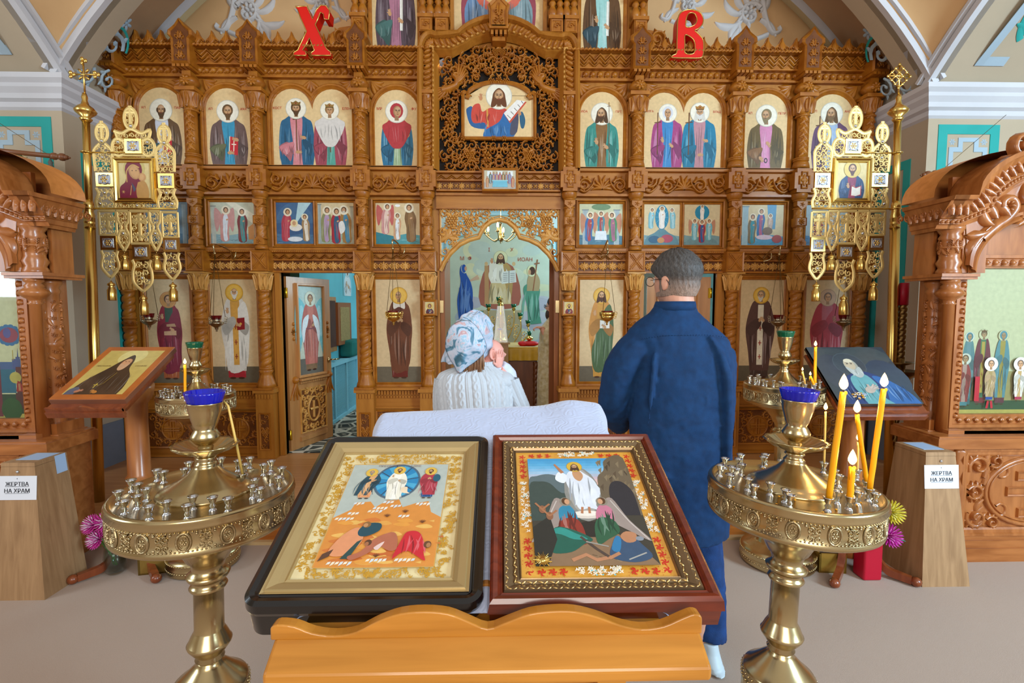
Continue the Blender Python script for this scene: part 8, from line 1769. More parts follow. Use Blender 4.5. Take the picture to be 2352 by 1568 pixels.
# ================= processional banners =================
def banner(label,cx,Yb,ks,poleside,icon_kind):
    y0=W(cx,400,Yb); sc1=(W(cx+100,400,Yb).x-y0.x)/100
    Bn=thing('banner',label,'banner',(y0.x,Yb,0))
    u=lambda x:y0.x+(x-311)*sc1*ks*(1 if poleside<0 else -1); v=lambda y:W(cx,y,Yb).z
    fm=lambda a,b,h:(a,Yb-h,b)
    def mk(): 
        g=M(lambda x,y,h:(u(x),Yb-h,v(y))); return g
    K=.0042
    def rb(g,P,w=2.2,closed=False,h=.004,m=0):   # pixel-space ribbon, real thickness
        w=w*1.55
        Q=[(u(x),v(y)) for x,y in P]; om=g.map; g.map=fm; g.rib(Q,w*sc1,h,closed=closed,m=m); g.rib(Q,w*sc1,-h,closed=closed,m=m); g.map=om
    def sc_(g,x,y,r,a,d,lv=3): om=g.map; g.map=fm; scroll(g,u(x),v(y),r*sc1,a,d,.004,w=.27,leaves=lv); g.map=om
    def crossp(g,x,y0_,y1_,w,th=3.2,bars=((.22,1.0),)):
        rb(g,[(x,y0_),(x,y1_)],th)
        for t,k in bars: y=y0_+(y1_-y0_)*t; rb(g,[(x-w*k/2,y),(x+w*k/2,y)],th)
    def gem(g,x,y,r=3.6): om=g.map; g.map=fm; g.bump(u(x),v(y),r*sc1,r*sc1,.012,.002,10,3,m=1); g.rib([(u(x)+r*1.25*sc1*math.cos(t*.7),v(y)+r*1.25*sc1*math.sin(t*.7)) for t in range(9)],1.1*sc1,.007,closed=True); g.map=om
    def oval(g,x,y,rx,ry,w=2.4): rb(g,[(x+rx*math.cos(t*PI/10),y+ry*math.sin(t*PI/10)) for t in range(20)],w,True)
    def fillr(g,x0,x1,y0_,y1_,st,lv=4,avoid=lambda x,y:False):
        nx=max(1,round((x1-x0)/st)); ny=max(1,round((y1_-y0_)/st))
        for i in range(nx):
            for j in range(ny):
                x=x0+(x1-x0)*(i+.5)/nx; y=y0_+(y1_-y0_)*(j+.5)/ny
                if not avoid(x,y): sc_(g,x,y,st*.5,(i*1.7+j*2.3),1 if x<(x0+x1)/2 else -1,lv)
    g=mk()
    # crest cross in an oval and its shoulders
    crossp(g,306,243,290,24,3,((.30,1),)); oval(g,306,272,14,24,2.6); fillr(g,298,314,262,292,9,2); gem(g,307,290,4)
    rb(g,cr([(267,301),(285,306),(306,296),(330,306),(349,298),(344,318),(330,322)],4),2.6); rb(g,[(270,302),(276,322),(290,322)],2.6); fillr(g,276,340,303,320,12,3)
    # side crosses and columns
    for cxm,yy in ((239,0),(381,3)):
        crossp(g,cxm,278+yy,322+yy,22,2.8,((.3,1),)); oval(g,cxm,305+yy,13,20,2.6); fillr(g,cxm-8,cxm+8,298+yy,322+yy,8,2); gem(g,cxm,325+yy,4)
        L_=cr([(cxm-6,330),(cxm-20,345),(cxm-21,362),(cxm-19,394)],4); R_=[(2*cxm-x,y) for x,y in L_]
        for P in (L_,R_): rb(g,P,2.4)
        fillr(g,cxm-19,cxm+19,335,394,13,4); gem(g,cxm,362,3.6)
        L_=cr([(cxm-20,432),(cxm-15,445),(cxm-22,462),(cxm-20,478)],4); R_=[(2*cxm-x,y) for x,y in L_]
        for P in (L_,R_): rb(g,P,2.4)
        fillr(g,cxm-19,cxm+19,434,476,13,4); gem(g,cxm,443,3.6); gem(g,cxm-(12 if cxm<300 else -12),468,4)
    for cxm in (276,343): oval(g,cxm,338,15,20,2.6); fillr(g,cxm-12,cxm+12,322,356,11,4); gem(g,cxm,327,3.6)
    fillr(g,262,358,467,478,11,3); gem(g,312,472,3.6)
    rb(g,[(218,479),(404,479)],2); rb(g,[(262,357),(358,357)],1.6)
    g.build('pierced_plate',[GOLDP,CHROME],Bn)
    # square medallions
    def med(x0,x1,y0_,y1_,m0=GOLD):
        g=M(fm); a,b=sorted((u(x0),u(x1))); c,d=v(y1_),v(y0_); g.ubox(a,b,c,d,-.004,.008,ins=.004); k=(b-a)*.16; g.ubox(a+k,b-k,c+k,d-k,.008,.012,m=1,ins=.002); mx2,mz=(a+b)/2,(c+d)/2; r_=(b-a)*.26
        g.rib([(mx2+r_*math.cos(t*PI/8),mz+r_*math.sin(t*PI/8)) for t in range(16)],.003,.004,.012,closed=True,m=2); flower(g,mx2,mz,r_*.8,.004,6,.012); 
        for k2 in range(4): a_=PI/4+k2*PI/2; g.bump(mx2+r_*1.25*math.cos(a_),mz+r_*1.25*math.sin(a_),.005,.005,.004,.012,6,2,m=3)
        g.build('square_medallion',[m0,SILV,SILV,mat('enamel_brown','#6a4438',.4)],Bn)
    for q in ((290,331,318,354),(220,262,396,430),(362,402,397,433),(222,261,541,575),(295,337,561,596),(367,405,545,579)): med(*q)
    # hanging strips with tassels
    def strip(x0,x1,y0_,y1_,ym,yb,yt,yt2,cross=True,medl=True):
        g=mk(); cxm=(x0+x1)/2; w=(x1-x0)/2
        if cross:
            for x in (x0,x1): rb(g,[(x,y0_),(x,y1_)],2)
            for y in (y0_,y1_): rb(g,[(x0,y),(x1,y)],2)
            crossp(g,cxm,y0_+5,y1_-6,w*1.5,3.2,((.12,.5),(.3,1.0))); rb(g,[(cxm-w*.35,y1_-22),(cxm+w*.35,y1_-14)],2.6)
            fillr(g,x0+2,cxm-4,y0_+6,y1_-2,w*.62,3); fillr(g,cxm+4,x1-2,y0_+6,y1_-2,w*.62,3)
            L_=cr([(cxm-w,ym),(cxm-w*.8,ym+12),(cxm-w,ym+28),(cxm-w*.95,yb-20),(cxm-w*.3,yb-4),(cxm,yb)],4)
        else:
            L_=cr([(cxm-w,y0_),(cxm-w*.9,y0_+22),(cxm-w*.35,y0_+36),(cxm-w,y0_+58),(cxm-w*.8,yb-18),(cxm-w*.2,yb-4),(cxm,yb)],4); rb(g,[(x0,y0_),(x1,y0_)],2); ym=y0_
        R_=[(2*cxm-x,y) for x,y in L_]
        for P in (L_,R_): rb(g,P,2.3)
        fillr(g,cxm-w*.75,cxm+w*.75,ym+3,yb-14,w*.72,4); gem(g,cxm,(ym+yb)/2+6,3.8)
        g.build('hanging_strip',[GOLDP,CHROME],Bn)
        g=M(); X=u(cxm); rr_=9.5*sc1; zt,zb_=v(yt),v(yt2); Hh=zt-zb_
        g.lathe([(rr_*.9,zb_),(rr_,zb_+Hh*.03),(rr_*.95,zb_+Hh*.55),(rr_*.7,zb_+Hh*.6),(rr_*.75,zb_+Hh*.66),(rr_*.45,zb_+Hh*.7),(rr_*.85,zb_+Hh*.78),(rr_*.8,zb_+Hh*.86),(rr_*.3,zb_+Hh*.93),(rr_*.15,zt)],(X,Yb,0),20,tw=lambda r_,z,a:r_*(1+(.04*math.cos(16*a) if z<zb_+Hh*.55 else 0)))
        g.tube([(X,Yb,zt-.004),(X,Yb,v(yb)-.0)],.0016,6); g.build('tassel',GOLD,Bn)
    strip(222,261,485,540,576,636,645,690); strip(293,337,485,559,597,668,676,723); strip(367,403,487,545,580,641,648,692)
    strip(263,290,485,486,486,575,583,620,False); strip(338,363,485,486,486,575,583,621,False)
    # central icon
    a,b=sorted((u(262),u(358))); c,d=v(467),v(362); g=M(fm); frame(g,rectl(a+.035,b-.035,c+.035,d-.035),[(-.006,.004),(0,.014),(.012,.012),(.02,.02),(.03,.018),(.035,.0),(.036,-.006)]); g.ubox(a,b,c,d,-.012,.002); g.build('icon_frame',GOLD,Bn)
    x0_,x1_,z0_,z1_=a+.035,b-.035,c+.035,d-.035; s=x1_-x0_
    P=panel(x0_,x1_,z0_,z1_,Yb-.006,'#dcc78a'); A=P.A; P.lay=20
    if icon_kind=='m':
        P.ell(.5,.92,.34,.34,'#c9b76c'); P.ell(.48,.88,.27,.33,'#7a1830'); P.poly(cr([(.02,0),(.04,.34),(.2,.5),(.3,.72),(.66,.72),(.7,.5),(.72,.3),(.66,0)],5),'#7a1830'); P.ell(.5,.82,.17,.24,'#b98a58',.35); P.ell(.51,.82,.13,.2,'#cf9f68',.35); P.line(cr([(.26,.5),(.27,.85),(.45,1.04),(.66,.95)],4),.016,'#cfa65a')
        for s1 in (-1,1): P.ell(.5+s1*.06,.86,.022,.012,'#3a2418')
        P.ell(.74,.66,.12,.13,'#c9975e'); P.ell(.73,.66,.07,.09,'#d8a870'); P.poly(cr([(.6,.5),(.8,.54),(.92,.3),(.9,0),(.58,0),(.54,.3)],4),'#c08f4c'); P.poly(cr([(.4,.5),(.52,.3),(.46,.2)],3),'#4a5066'); P.line([(.35,.1),(.4,.4)],.01,'#cfa65a'); flower(P,.5,1.1,.03,0,5) if 0 else None
        for t in range(6): P.line([(.14,.2),(.14+.05*math.cos(t*1.05),.2+.05*math.sin(t*1.05))],.006,'#d9a860')
    else: half(P,.5,.86,.95,.15,'#24406e','#8a2a4c',fc=fcs(hair='#5a3020',beard='#5a3020',longhair=False,halo='#d9bb62'),pose='bless',seed=31,sleeve='#24406e'); P.poly([(.46,.06),(.82,.1),(.82,.42),(.64,.36),(.48,.42)],'#b02c3c'); P.poly([(.49,.1),(.64,.08),(.79,.13),(.79,.39),(.64,.33),(.5,.39)],'#e9e6d8')
    P.build('painted_surface',[PAINT],Bn)
    # pole with cross finial
    s_=poleside; top=(cx+s_*(-1)*0,); 
    px0,px1=(197,228) if s_<0 else (2062,2040); A_=W(px0,270,Yb); B_=W(px1,1140,Yb); dv=(A_-B_)/(A_.z-B_.z); base=B_-dv*B_.z; at=lambda z:tuple(base+dv*z)
    g=M(); g.tube([at(0),at(v(500))],.034*1.0,20); g.tube([at(v(500)),at(A_.z)],.024,20)
    T=lambda z:Matrix.Translation(Vector(at(z)))
    g.lathe([(.036,-.06),(.03,-.04),(.036,-.02),(.026,0),(.036,.03),(.028,.06),(.034,.1),(.027,.14)],at(v(505)),20); g.lathe([(.026,-.03),(.04,-.01),(.026,.0),(.06,.03),(.068,.045),(.05,.07),(.025,.09),(.016,.12),(.02,.14),(.012,.17)],at(A_.z),24)
    g.build('pole',GOLD,Bn)
    g=M(); c_=Vector(at(A_.z+.17)); 
    g.tube([c_,c_+Vector((0,0,.22))],.006,8); g.tube([c_+Vector((-.085,0,.13)),c_+Vector((.085,0,.13))],.006,8)
    if s_<0:
        for (x,z) in ((-.085,.13),(.085,.13),(0,.225)):
            for k in range(3): a=k*2.1; g.ball((c_.x+x+.016*math.cos(a),c_.y,c_.z+z+.016*math.sin(a)),(.015,.008,.015),8)
        for k in range(4): a=PI/4+k*PI/2; g.rib([(0,0)],.001,.001) if 0 else g.tube([c_+Vector((.02*math.cos(a),0,.13+.02*math.sin(a))),c_+Vector((.05*math.cos(a),0,.13+.05*math.sin(a)))],.007,6)
    else:
        for i in range(4):
            for j in range(4): x=(i-j)*.028; z=(i+j)*.028; g.ball((c_.x+x,c_.y,c_.z+.045+z),(.012,.006,.012),8)
        for i in range(4): g.tube([c_+Vector(((i)*.028,0,.045+i*.028)),c_+Vector(((i-3)*.028,0,.045+(i+3)*.028))],.005,6); g.tube([c_+Vector(((-i)*.028,0,.045+i*.028)),c_+Vector(((3-i)*.028,0,.045+(i+3)*.028))],.005,6)
    g.build('cross_finial',GOLD,Bn)
    for (py,xe) in ((351,290),(479,404)):
        z=v(py); p=at(z); xe_=u(xe); g=M(); g.tube([p,(xe_,Yb-.008 if py==479 else Yb-.012,z)],.006,10); g.ball(p,(.04,.04,.012),14); g.build('bracket_rod',GOLD,Bn)
banner('gilt pierced banner on a pole with a mother and child icon, left',311,3.72,1,-1,'m')
banner('gilt pierced banner on a pole with a blue-robed figure icon, right',1955,3.72,.93,1,'c')
# ================= donation boxes =================
def dbox(label,bx0,bx1,by0,by1,tx0,tx1,ty0,ty1,h,side):
    Bx=thing('donation_box',label,'donation box',((bx0+bx1)/2,(by0+by1)/2,0))
    def fr(t,e=0): return [(bx0+(tx0-bx0)*t-e,by0+(ty0-by0)*t-e),(bx1+(tx1-bx1)*t+e,by0+(ty0-by0)*t-e),(bx1+(tx1-bx1)*t+e,by1+(ty1-by1)*t+e),(bx0+(tx0-bx0)*t-e,by1+(ty1-by1)*t+e)]
    def slab(g,t0,t1,e): 
        A=[(p[0],p[1],h*t0) for p in fr(t0,e)]+[(p[0],p[1],h*t1) for p in fr(t1,e)]; g.raw(A,[(3,2,1,0),(4,5,6,7),(0,1,5,4),(1,2,6,5),(2,3,7,6),(3,0,4,7)],False)
    g=M(); slab(g,0,.97,0); g.build('case',LAM,Bx); g=M(); slab(g,.972,1.0,.001); g.build('lid',LAM,Bx)
    fy=lambda z:by0+(ty0-by0)*z/h-.0015; cx=(tx0+tx1)/2
    g=M(lambda u,v,hh:(u,fy(v)-hh,v)); g.bump(cx,h*.935,.008,.008,.008,0,12,3); g.build('lock',CHROME,Bx)
    w=(tx1-tx0)*.58; g=M(lambda u,v,hh:(u,fy(v)-hh,v)); z1,z0=h*.905,h*.73; g.ubox(cx-w,cx+w*1.02,z0,z1,.0,.0012); P=g.build('paper_notice',PAPER,Bx)
    g=M(lambda u,v,hh:(u,fy(v)-hh,v)); sz=w*.30
    for t,zz in (('ЖЕРТВА',.58),('НА ХРАМ',.30)): 
        z=z0+(z1-z0)*zz
        for dx in (0,.0006,.0012): text(g,t,cx+dx,z,sz,.002+dx*.1,sx=.98)
        g.ubox(cx-w*.62,cx+w*.62,z-.0045,z-.003,.0012,.002)
    g.ubox(cx-.003,cx+.003,z0+(z1-z0)*.88,z0+(z1-z0)*.89,.0012,.002); g.ubox(cx-.0006,cx+.0006,z0+(z1-z0)*.86,z0+(z1-z0)*.91,.0012,.002)
    g.build('printed_text',INK,P)
    g=M(); xa=(tx1 if side>0 else tx0); g.box(tx0+.03,tx1-.02,ty0+.05,ty1-.02,h+.0005,h+.002); g.build('sticker',mat('blue_sticker','#a9c4e4',.5),Bx)
    if side>0:
        g=M(); fx=lambda z:bx1+(tx1-bx1)*z/h+.0015; ym=ty0+.12
        g.raw([(fx(h),ym,h),(fx(h),ym+.07,h),(fx(h*.86),ym+.07,h*.86),(fx(h*.86),ym,h*.86)],[(0,1,2,3)],False); o=g.build('side_label',MAT['blue_sticker'],Bx)
        mod(o,'SOLIDIFY',thickness=.001)
    return Bx
dbox('tapering wooden donation box with a paper notice, on the left',-2.86,-2.53,2.68,2.965,-2.78,-2.60,2.75,2.95,.755,1)
a=Fz(2118,1348); b=Fz(2230,1348); ty=2.76; h=W(2160,1038,ty).z
dbox('tapering wooden donation box with a paper notice, on the right',a.x,b.x,a.y,a.y+.36,W(2127,1038,ty).x,W(2194,1038,ty).x,ty,ty+.22,h,-1)
# ================= hanging lamps =================
def lampada(px,pyc,Yl,kind,label,ch,s=1.0,ctop=None):
    c=W(px,pyc,Yl); Lp=thing('hanging_lamp',label,'hanging lamp',tuple(c),'hanging lamps before the bottom icons')
    met=GOLD if kind=='g' else SILVER; g=M()
    if kind=='g': g.lathe([(.004,-.075),(.012,-.07),(.006,-.06),(.015,-.052),(.01,-.045),(.03,-.035),(.055,-.018),(.06,.0),(.062,.012)],c,24); g.lathe([(.062,.012),(.064,.03),(.066,.045)],c,24,tw=lambda r_,z,a:r_+.006*abs(math.sin(6*a)));
    else: g.lathe([(.003,-.085),(.01,-.078),(.005,-.07),(.016,-.062),(.014,-.052),(.02,-.045),(.045,-.03),(.06,-.012),(.066,-.006),(.055,.002),(.03,.008),(.034,.03),(.036,.036)],c,24)
    g.build('bowl',met,Lp)
    g=M(); g.lathe([(.0,.02),(.038,.025),(.045,.06),(.046,.062),(.042,.062)] if kind=='s' else [(0,.01),(.05,.014),(.054,.058),(.05,.058)],c,20); g.build('glass_cup',GLASSR,Lp)
    top=ctop or (c+Vector((0,.02,ch)))
    for k in range(3):
        a=k*2*PI/3+(.0 if kind=='g' else .5)-.2; e=c+Vector((.072*math.cos(a),.072*math.sin(a),.02)); g=M()
        for q in range(3): g.tube([e+Vector((.012*math.cos(t*.8)*math.cos(a)*1.0+.004*q*math.cos(a),.01*math.cos(t*.8)*math.sin(a),.012*math.sin(t*.8)+.018*(q-1))) for t in range(9)],.003,5)
        g.build('scroll_arm',met,Lp)
        g=M(); g.tube([e+Vector((0,0,.03)),top],.0022,5); g.build('chain',mat('dark_chain','#6b5430',.4,.9),Lp)
    g=M(); wl=D-.06; g.tube(cr([(top.x,wl,top.z-.02),(top.x+.02,wl-.08,top.z+.05),(top.x+.0,top.y,top.z+.08),(top.x,top.y,top.z)],6),.007,8); g.ball((top.x,top.y,top.z+.0),.014,8); flower(M(),0,0,1,1) if 0 else None; g.tube(cr([(top.x,wl-.0,top.z-.04),(top.x+.05,wl-.05,top.z-.02),(top.x+.06,wl-.04,top.z+.04)],5),.006,6); g.build('wall_hook',BRASS,Lp)
YLm=4.52
lampada(904,728,YLm,'g','gilt hanging lamp before the white-veiled woman, left of the gate',.62)
lampada(1394,728,YLm,'g','gilt hanging lamp before the orange and green figure, right of the gate',.62)
lampada(497,740,YLm,'s','dark silver hanging lamp with a red glass, before the white-robed bishop',.62)
lampada(342,735,YLm,'s','dark silver hanging lamp with a red glass, before the leftmost crimson saint',.62)
lampada(1787,738,YLm,'s','dark silver hanging lamp with a red glass, before the brown-mantled monk',.62)
lampada(1938,738,YLm,'s','dark silver hanging lamp with a red glass, before the rightmost red-cloaked saint',.62)
# ================= red letters =================
YLt=D-.168
XA=[(678,15),(705,14),(718,44),(727,22),(737,12),(749,13),(757,25),(755,45),(745,44),(743,32),(736,28),(724,57),(750,112),(760,120),(760,127),(716,127),(715,121),(722,116),(711,87),(695,115),(703,120),(703,127),(674,127),(675,120),(684,115),(704,72),(690,40),(684,23)]
g=M(lambda u,v,h:(u,YLt-h,v)); Q=[(W(x,y,YLt).x,W(x,y,YLt).z) for x,y in XA]; g.plate(Q[::-1],-.12,0); g.rib(Q,.0055,.008,-.002,closed=True,m=1); g.plate([(p[0],p[1]) for p in Q],-.122,-.118,m=1)
tag(g.build('letter',[RED,GOLD]),'large red letter Х with gold edges standing on the screen, left','letter')
def ringpoly(outer,holes):  # keyhole polygon
    P=list(outer)
    for h in holes:
        i=min(range(len(P)),key=lambda k:(P[k][0]-h[0][0])**2+(P[k][1]-h[0][1])**2); P=P[:i+1]+h+[h[0]]+P[i:]
    return P
Bo=cr([(1545,132),(1545,127),(1554,122),(1555,100),(1556,70),(1558,40),(1568,26),(1588,22),(1607,28),(1615,42),(1613,56),(1603,66),(1596,70),(1606,80),(1615,92),(1616,112),(1614,128),(1606,133),(1580,133)],3,True)
h1=cr([(1576,62),(1594,58),(1601,46),(1596,32),(1584,30),(1577,40)],4,True); h2=cr([(1574,122),(1594,122),(1596,100),(1590,88),(1574,80),(1573,100)],4,True)
Yt=YLt; g=M(lambda u,v,h:(u,Yt-h,v)); cv=lambda L_:[(W(x,y,Yt).x,W(x,y,Yt).z) for x,y in L_]
Rp=cv(ringpoly(Bo,[h1,h2])); g.raw([g.map(p[0],p[1],0) for p in Rp],[tuple(range(len(Rp)))],False); 
for L_ in (Bo,h1,h2): q=cv(L_); g.strip(q,q,0,-.12,True,sm=False); g.rib(q,.0055,.008,-.002,closed=True,m=1)
g.raw([g.map(p[0],p[1],-.12) for p in Rp],[tuple(range(len(Rp)))],False,m=1)
tag(g.build('letter',[RED,GOLD]),'large red letter В with gold edges standing on the screen, right','letter')
# ================= small icons by the gate and over it =================
for px,lab,kd in ((987,'tiny framed icon of a mother and child on the column left of the gate','m'),(1307,'tiny framed icon of a bearded figure on the column right of the gate','c')):
    Yi=YC-.065; a,b,c,d=W(px-16,706,Yi).x,W(px+16,706,Yi).x,W(px,725,Yi).z,W(px,688,Yi).z; I=thing('framed_icon',lab,'icon',((a+b)/2,Yi,c))
    g=M(lambda u,v,h:(u,Yi-h,v)); g.ubox(a,b,c,d,-.06,-.004); frame(g,rectl(a+.02,b-.02,c+.02,d-.02),[(-.003,-.002),(0,.01),(.012,.014),(.02,.006),(.021,-.004)]); g.build('frame',WOOD,I)
    P=panel(a+.02,b-.02,c+.02,d-.02,Yi-.002,'#d8c48c'); A=P.A; half(P,.5,.8,.78,.17,'#5a1c2c' if kd=='m' else '#8a2c34','#3a4a6c',fc=fcs(hair='#4a2a1c',beard=None if kd=='m' else '#4a2a1c',veil='#5a1c2c' if kd=='m' else None,halo='#dcb65c'),pose='hold'); P.build('painted_surface',[PAINT],I)
Yi=D-.14; a,b,c,d=W(1107,412,Yi).x,W(1190,412,Yi).x,W(1148,439,Yi).z,W(1148,386,Yi).z; I=thing('framed_picture','small framed picture of a supper at a blue-draped table, above the gate','picture',((a+b)/2,Yi,c))
g=M(lambda u,v,h:(u,Yi-h,v)); g.ubox(a,b,c,d,-.1,-.002); frame(g,rectl(a+.02,b-.02,c+.02,d-.02),[(-.002,0),(0,.01),(.01,.016),(.02,.008),(.021,-.004)]); g.build('frame',WOOD,I)
P=panel(a+.02,b-.02,c+.02,d-.02,Yi-.003,'#a9a49a'); A=P.A; P.poly([(0,.35*A),(1,.35*A),(1,A),(0,A)],'#c9c0a4'); R=random.Random(3)
for k in range(3): P.poly([(.1+.32*k,.6*A),(.26+.32*k,.6*A),(.26+.32*k,.95*A),(.1+.32*k,.95*A)],'#e4ecec')
for k in range(9): mini(P,.1+.1*k,.1*A+.12*(k not in (0,8)),.34,R.choice(('#4a6a8c','#a86a4c','#3f5f4c','#b0503c','#7c6a9c')) if k!=4 else '#c8402c',R.choice(('#c9a070','#8ca0b0')),halo=None)
P.poly([(.26,.1*A),(.74,.1*A),(.72,.42*A),(.28,.42*A)],'#5fb4cc'); P.poly([(.24,.42*A),(.76,.42*A),(.74,.47*A),(.26,.47*A)],'#8fd0dc'); P.build('printed_surface',[PAINTG],I)
# ================= side doors, altar things =================
hx,hy=dl0+.02,D+.06; fx,fy=-1.90,5.53; dirv=Vector((fx-hx,fy-hy,0)); Wd=dirv.length; dirv.normalize(); nrm=Vector((dirv.y,-dirv.x,0)); DH=Z(632)-SOL-.02
DW=mat('door_wood','#c48a52',.35,col2='#ab7440',scale=6,stretch=(3,3,.3),coat=.3)
def door(hx,hy,dirv,Wd,label,n,paint):
    nrm=Vector((dirv.y,-dirv.x,0)); 
    if nrm.y>0: nrm=-nrm
    Dr=thing('door_%d'%n,label,'door',(hx,hy,SOL)); Dr['kind']='structure'
    mp_=lambda u,v,h:(hx+dirv.x*u+nrm.x*h,hy+dirv.y*u+nrm.y*h,SOL+.01+v)
    g=M(mp_); g.ubox(0,Wd,0,DH,-.035,0)
    for (a,b,c,d) in ((0,Wd,0,DH),): g.ubox(a,a+.0,c,d,0,0) if 0 else None
    pz0,pz1=DH*.43,DH*.95; frame(g,rectl(Wd*.22,Wd*.80,pz0,pz1),[(-.001,.0),(0,.02),(.01,.03),(.025,.03),(.03,0)])
    g.ubox(Wd*.18,Wd*.86,pz0-.06,pz0-.03,0,.05,ins=.004); dent(g,Wd*.2,Wd*.84,pz0-.085,pz0-.065,14,.03); g.ubox(Wd*.2,Wd*.84,.07,.12,0,.02,ins=.004)
    g.build('leaf',DW,Dr)
    g=M(mp_); a,b,c,d=Wd*.24,Wd*.82,.16,DH*.34; frame(g,rectl(a,b,c,d),[(0,0),(0,.012),(.01,.016),(.014,0)]); g.ubox(a,b,c,d,0,.001,m=1); cu,cv=(a+b)/2,(c+d)/2; fill(g,lambda u,v:((u-cu)/.10)**2+((v-cv)/.15)**2>1.3,a,cu,c,d,.07,.02,mir=cu,seed=4,w=.22,leaves=6); g.rib([(cu+.085*math.cos(t*PI/12),cv+.13*math.sin(t*PI/12)) for t in range(24)],.01,.02,closed=True); g.rib([(cu,cv-.09),(cu,cv+.09)],.014,.018); g.rib([(cu-.06,cv),(cu+.06,cv)],.014,.018)
    g.build('carved_panel',[WOODL,WOODM],Dr)
    g=M(mp_)
    for u_ in (Wd*.12,Wd*.92):
        for k in range(4): g.bump(u_,pz0+.38+.05*k*1,.012,.02,.02,0,8,3); flower(g,u_,pz0+.45,.03,.02,6)
        for k in range(4): leaf(g,u_,pz0-.05,-PI/2+(k-1.5)*.16,.2,.011,.03,.15*(k-1.5))
        g.bump(u_,pz0-.04,.035,.04,.05,0,10,3)
    g.build('carved_ornament',WOOD,Dr)
    if paint:
        s=Wd*.58; P=panel(0,1,0,(pz1-pz0)/s,0,'#c9cdb8',map=lambda u,v,h:mp_(Wd*.22+u*s,pz0+v*s,h+.003)); A=P.A=(pz1-pz0)/s
        P.poly([(0,.5*A),(1,.5*A),(1,A),(0,A)],'#b9cfc8'); P.poly([(0,0),(1,0),(1,.18*A),(0,.18*A)],'#6d675c'); full(P,.5,.8,.12,.86*A,.12,'#b8665a','#c87868',hem='#8a6a4c',fc=fcs(hair='#7a4a34',beard=None,halo='#d6dcc8'),wings='#7cc4cc',pose='open',seed=44); 
        for s1 in (-1,1): P.poly(cr([(.5+s1*.08,.68*A),(.5+s1*.3,.62*A),(.5+s1*.36,.46*A),(.5+s1*.3,.36*A),(.5+s1*.22,.5*A),(.5+s1*.14,.56*A)],4,True),'#e0e6e8')
        P.line([(.3,.52*A),(.7,.52*A)],.02,'#8a4a50'); P.build('painted_panel',[PAINT],Dr)
    g=M(mp_); g.bump(Wd*.93,DH*.53-.06,.014,.03,.02,0,10,3); g.map=lambda u,v,h:(u,-h,v); p=Vector(mp_(Wd*.93,DH*.50,.03)); g.tube([p,p+nrm*.03,p+nrm*.04-dirv*-.04,p+nrm*.04+dirv*.09],.009,8); g.build('door_handle',BRASS,Dr)
    for z in (.12,DH*.88): g=M(); p=Vector(mp_(0,z,.0)); g.box(p.x-.025,p.x+.012,p.y-.012,p.y,p.z,p.z+.1); g.tube([(p.x,p.y-.012,p.z),(p.x,p.y-.012,p.z+.1)],.008,8); g.build('brass_hinge',mat('bright_hinge','#e8c83c',.25,1),Dr)
    return Dr
door(hx,hy,dirv,Wd,'open carved side door with an angel painting',1,True)
d2=Vector((-(dr1-dr0-.06),.10,0)); w2=d2.length; d2.normalize(); door(dr1-.02,D+.06,d2,w2*.93,'nearly closed plain side door behind the man',2,False)
# left altar wall: heater screen, shuttered window, cloth
g=M(); x=-2.185; RB=mat('screen_blue','#8fd0e2',.6); y0_,y1_=5.75,7.2
zt_=SOL+.78
for k in range(4): y=y0_+(y1_-y0_)*k/3; g.box(x,x+.09,y-.02,y+.02,SOL,zt_)
g.box(x,x+.10,y0_,y1_,SOL,SOL+.05); g.box(x-.0,x+.12,y0_-.02,y1_+.02,zt_-.05,zt_)
for k in range(90): y=y0_+(y1_-y0_)*k/90; g.box(x+.06,x+.066,y,y+.006,SOL+.05,zt_-.05)
for k in range(46): z=SOL+.05+(zt_-.1-SOL)*k/46; g.box(x+.066,x+.07,y0_,y1_,z,z+.006)
tag(g.build('heater_screen',RB),'pale blue lattice heater screen along the altar side wall','heater screen')
Sh=thing('window_shutter','dark brown wooden shutter seen through the open side door','shutter',(-2.15,5.95,1.15)); g=M(); g.box(-2.2,-2.15,5.85,6.5,1.05,1.75); g.build('recess_frame',DW,Sh); g=M(); g.box(-2.15,-2.10,5.95,6.32,1.12,1.70); g.build('leaf',mat('dark_shutter','#5a2c1a',.5,col2='#431e10',scale=7),Sh)
Sh=thing('window_shutter','lighter carved shutter panel beside the dark shutter','shutter',(-2.1,6.6,1.15)); g=M(); g.box(-2.16,-2.11,6.45,7.0,1.12,1.68); g.build('leaf',mat('mid_shutter','#9a5f3a',.5),Sh); g=M(); g.box(-2.11,-2.105,6.53,6.92,1.17,1.62); g.build('fabric_panel',mat('gold_fabric','#b39a64',.8,var=.3,scale=40),Sh)
g=M(); g.box(-2.19,-2.0,6.7,7.15,SOL+.79,SOL+1.02); o=g.build('folded_cloth',mat('teal_cloth','#1f7d78',.8,var=.3,scale=8)); mod(o,'BEVEL',width=.04,segments=3); tag(o,'teal cloth heaped on the heater screen','cloth')
P=panel(0,1,0,1.9,0,'#7fc8d8',map=lambda u,v,h:(-2.195+h,6.95+u*.4,1.78+v*.4)); half(P,.5,.8,1.0,.18,'#dfe8ec','#e8eef0',fc=fcs(halo='#c9dce0')); o=P.build('wall_painting',[FRES]); tag(o,'small wall painting of a white-robed saint on the blue altar wall','painting')
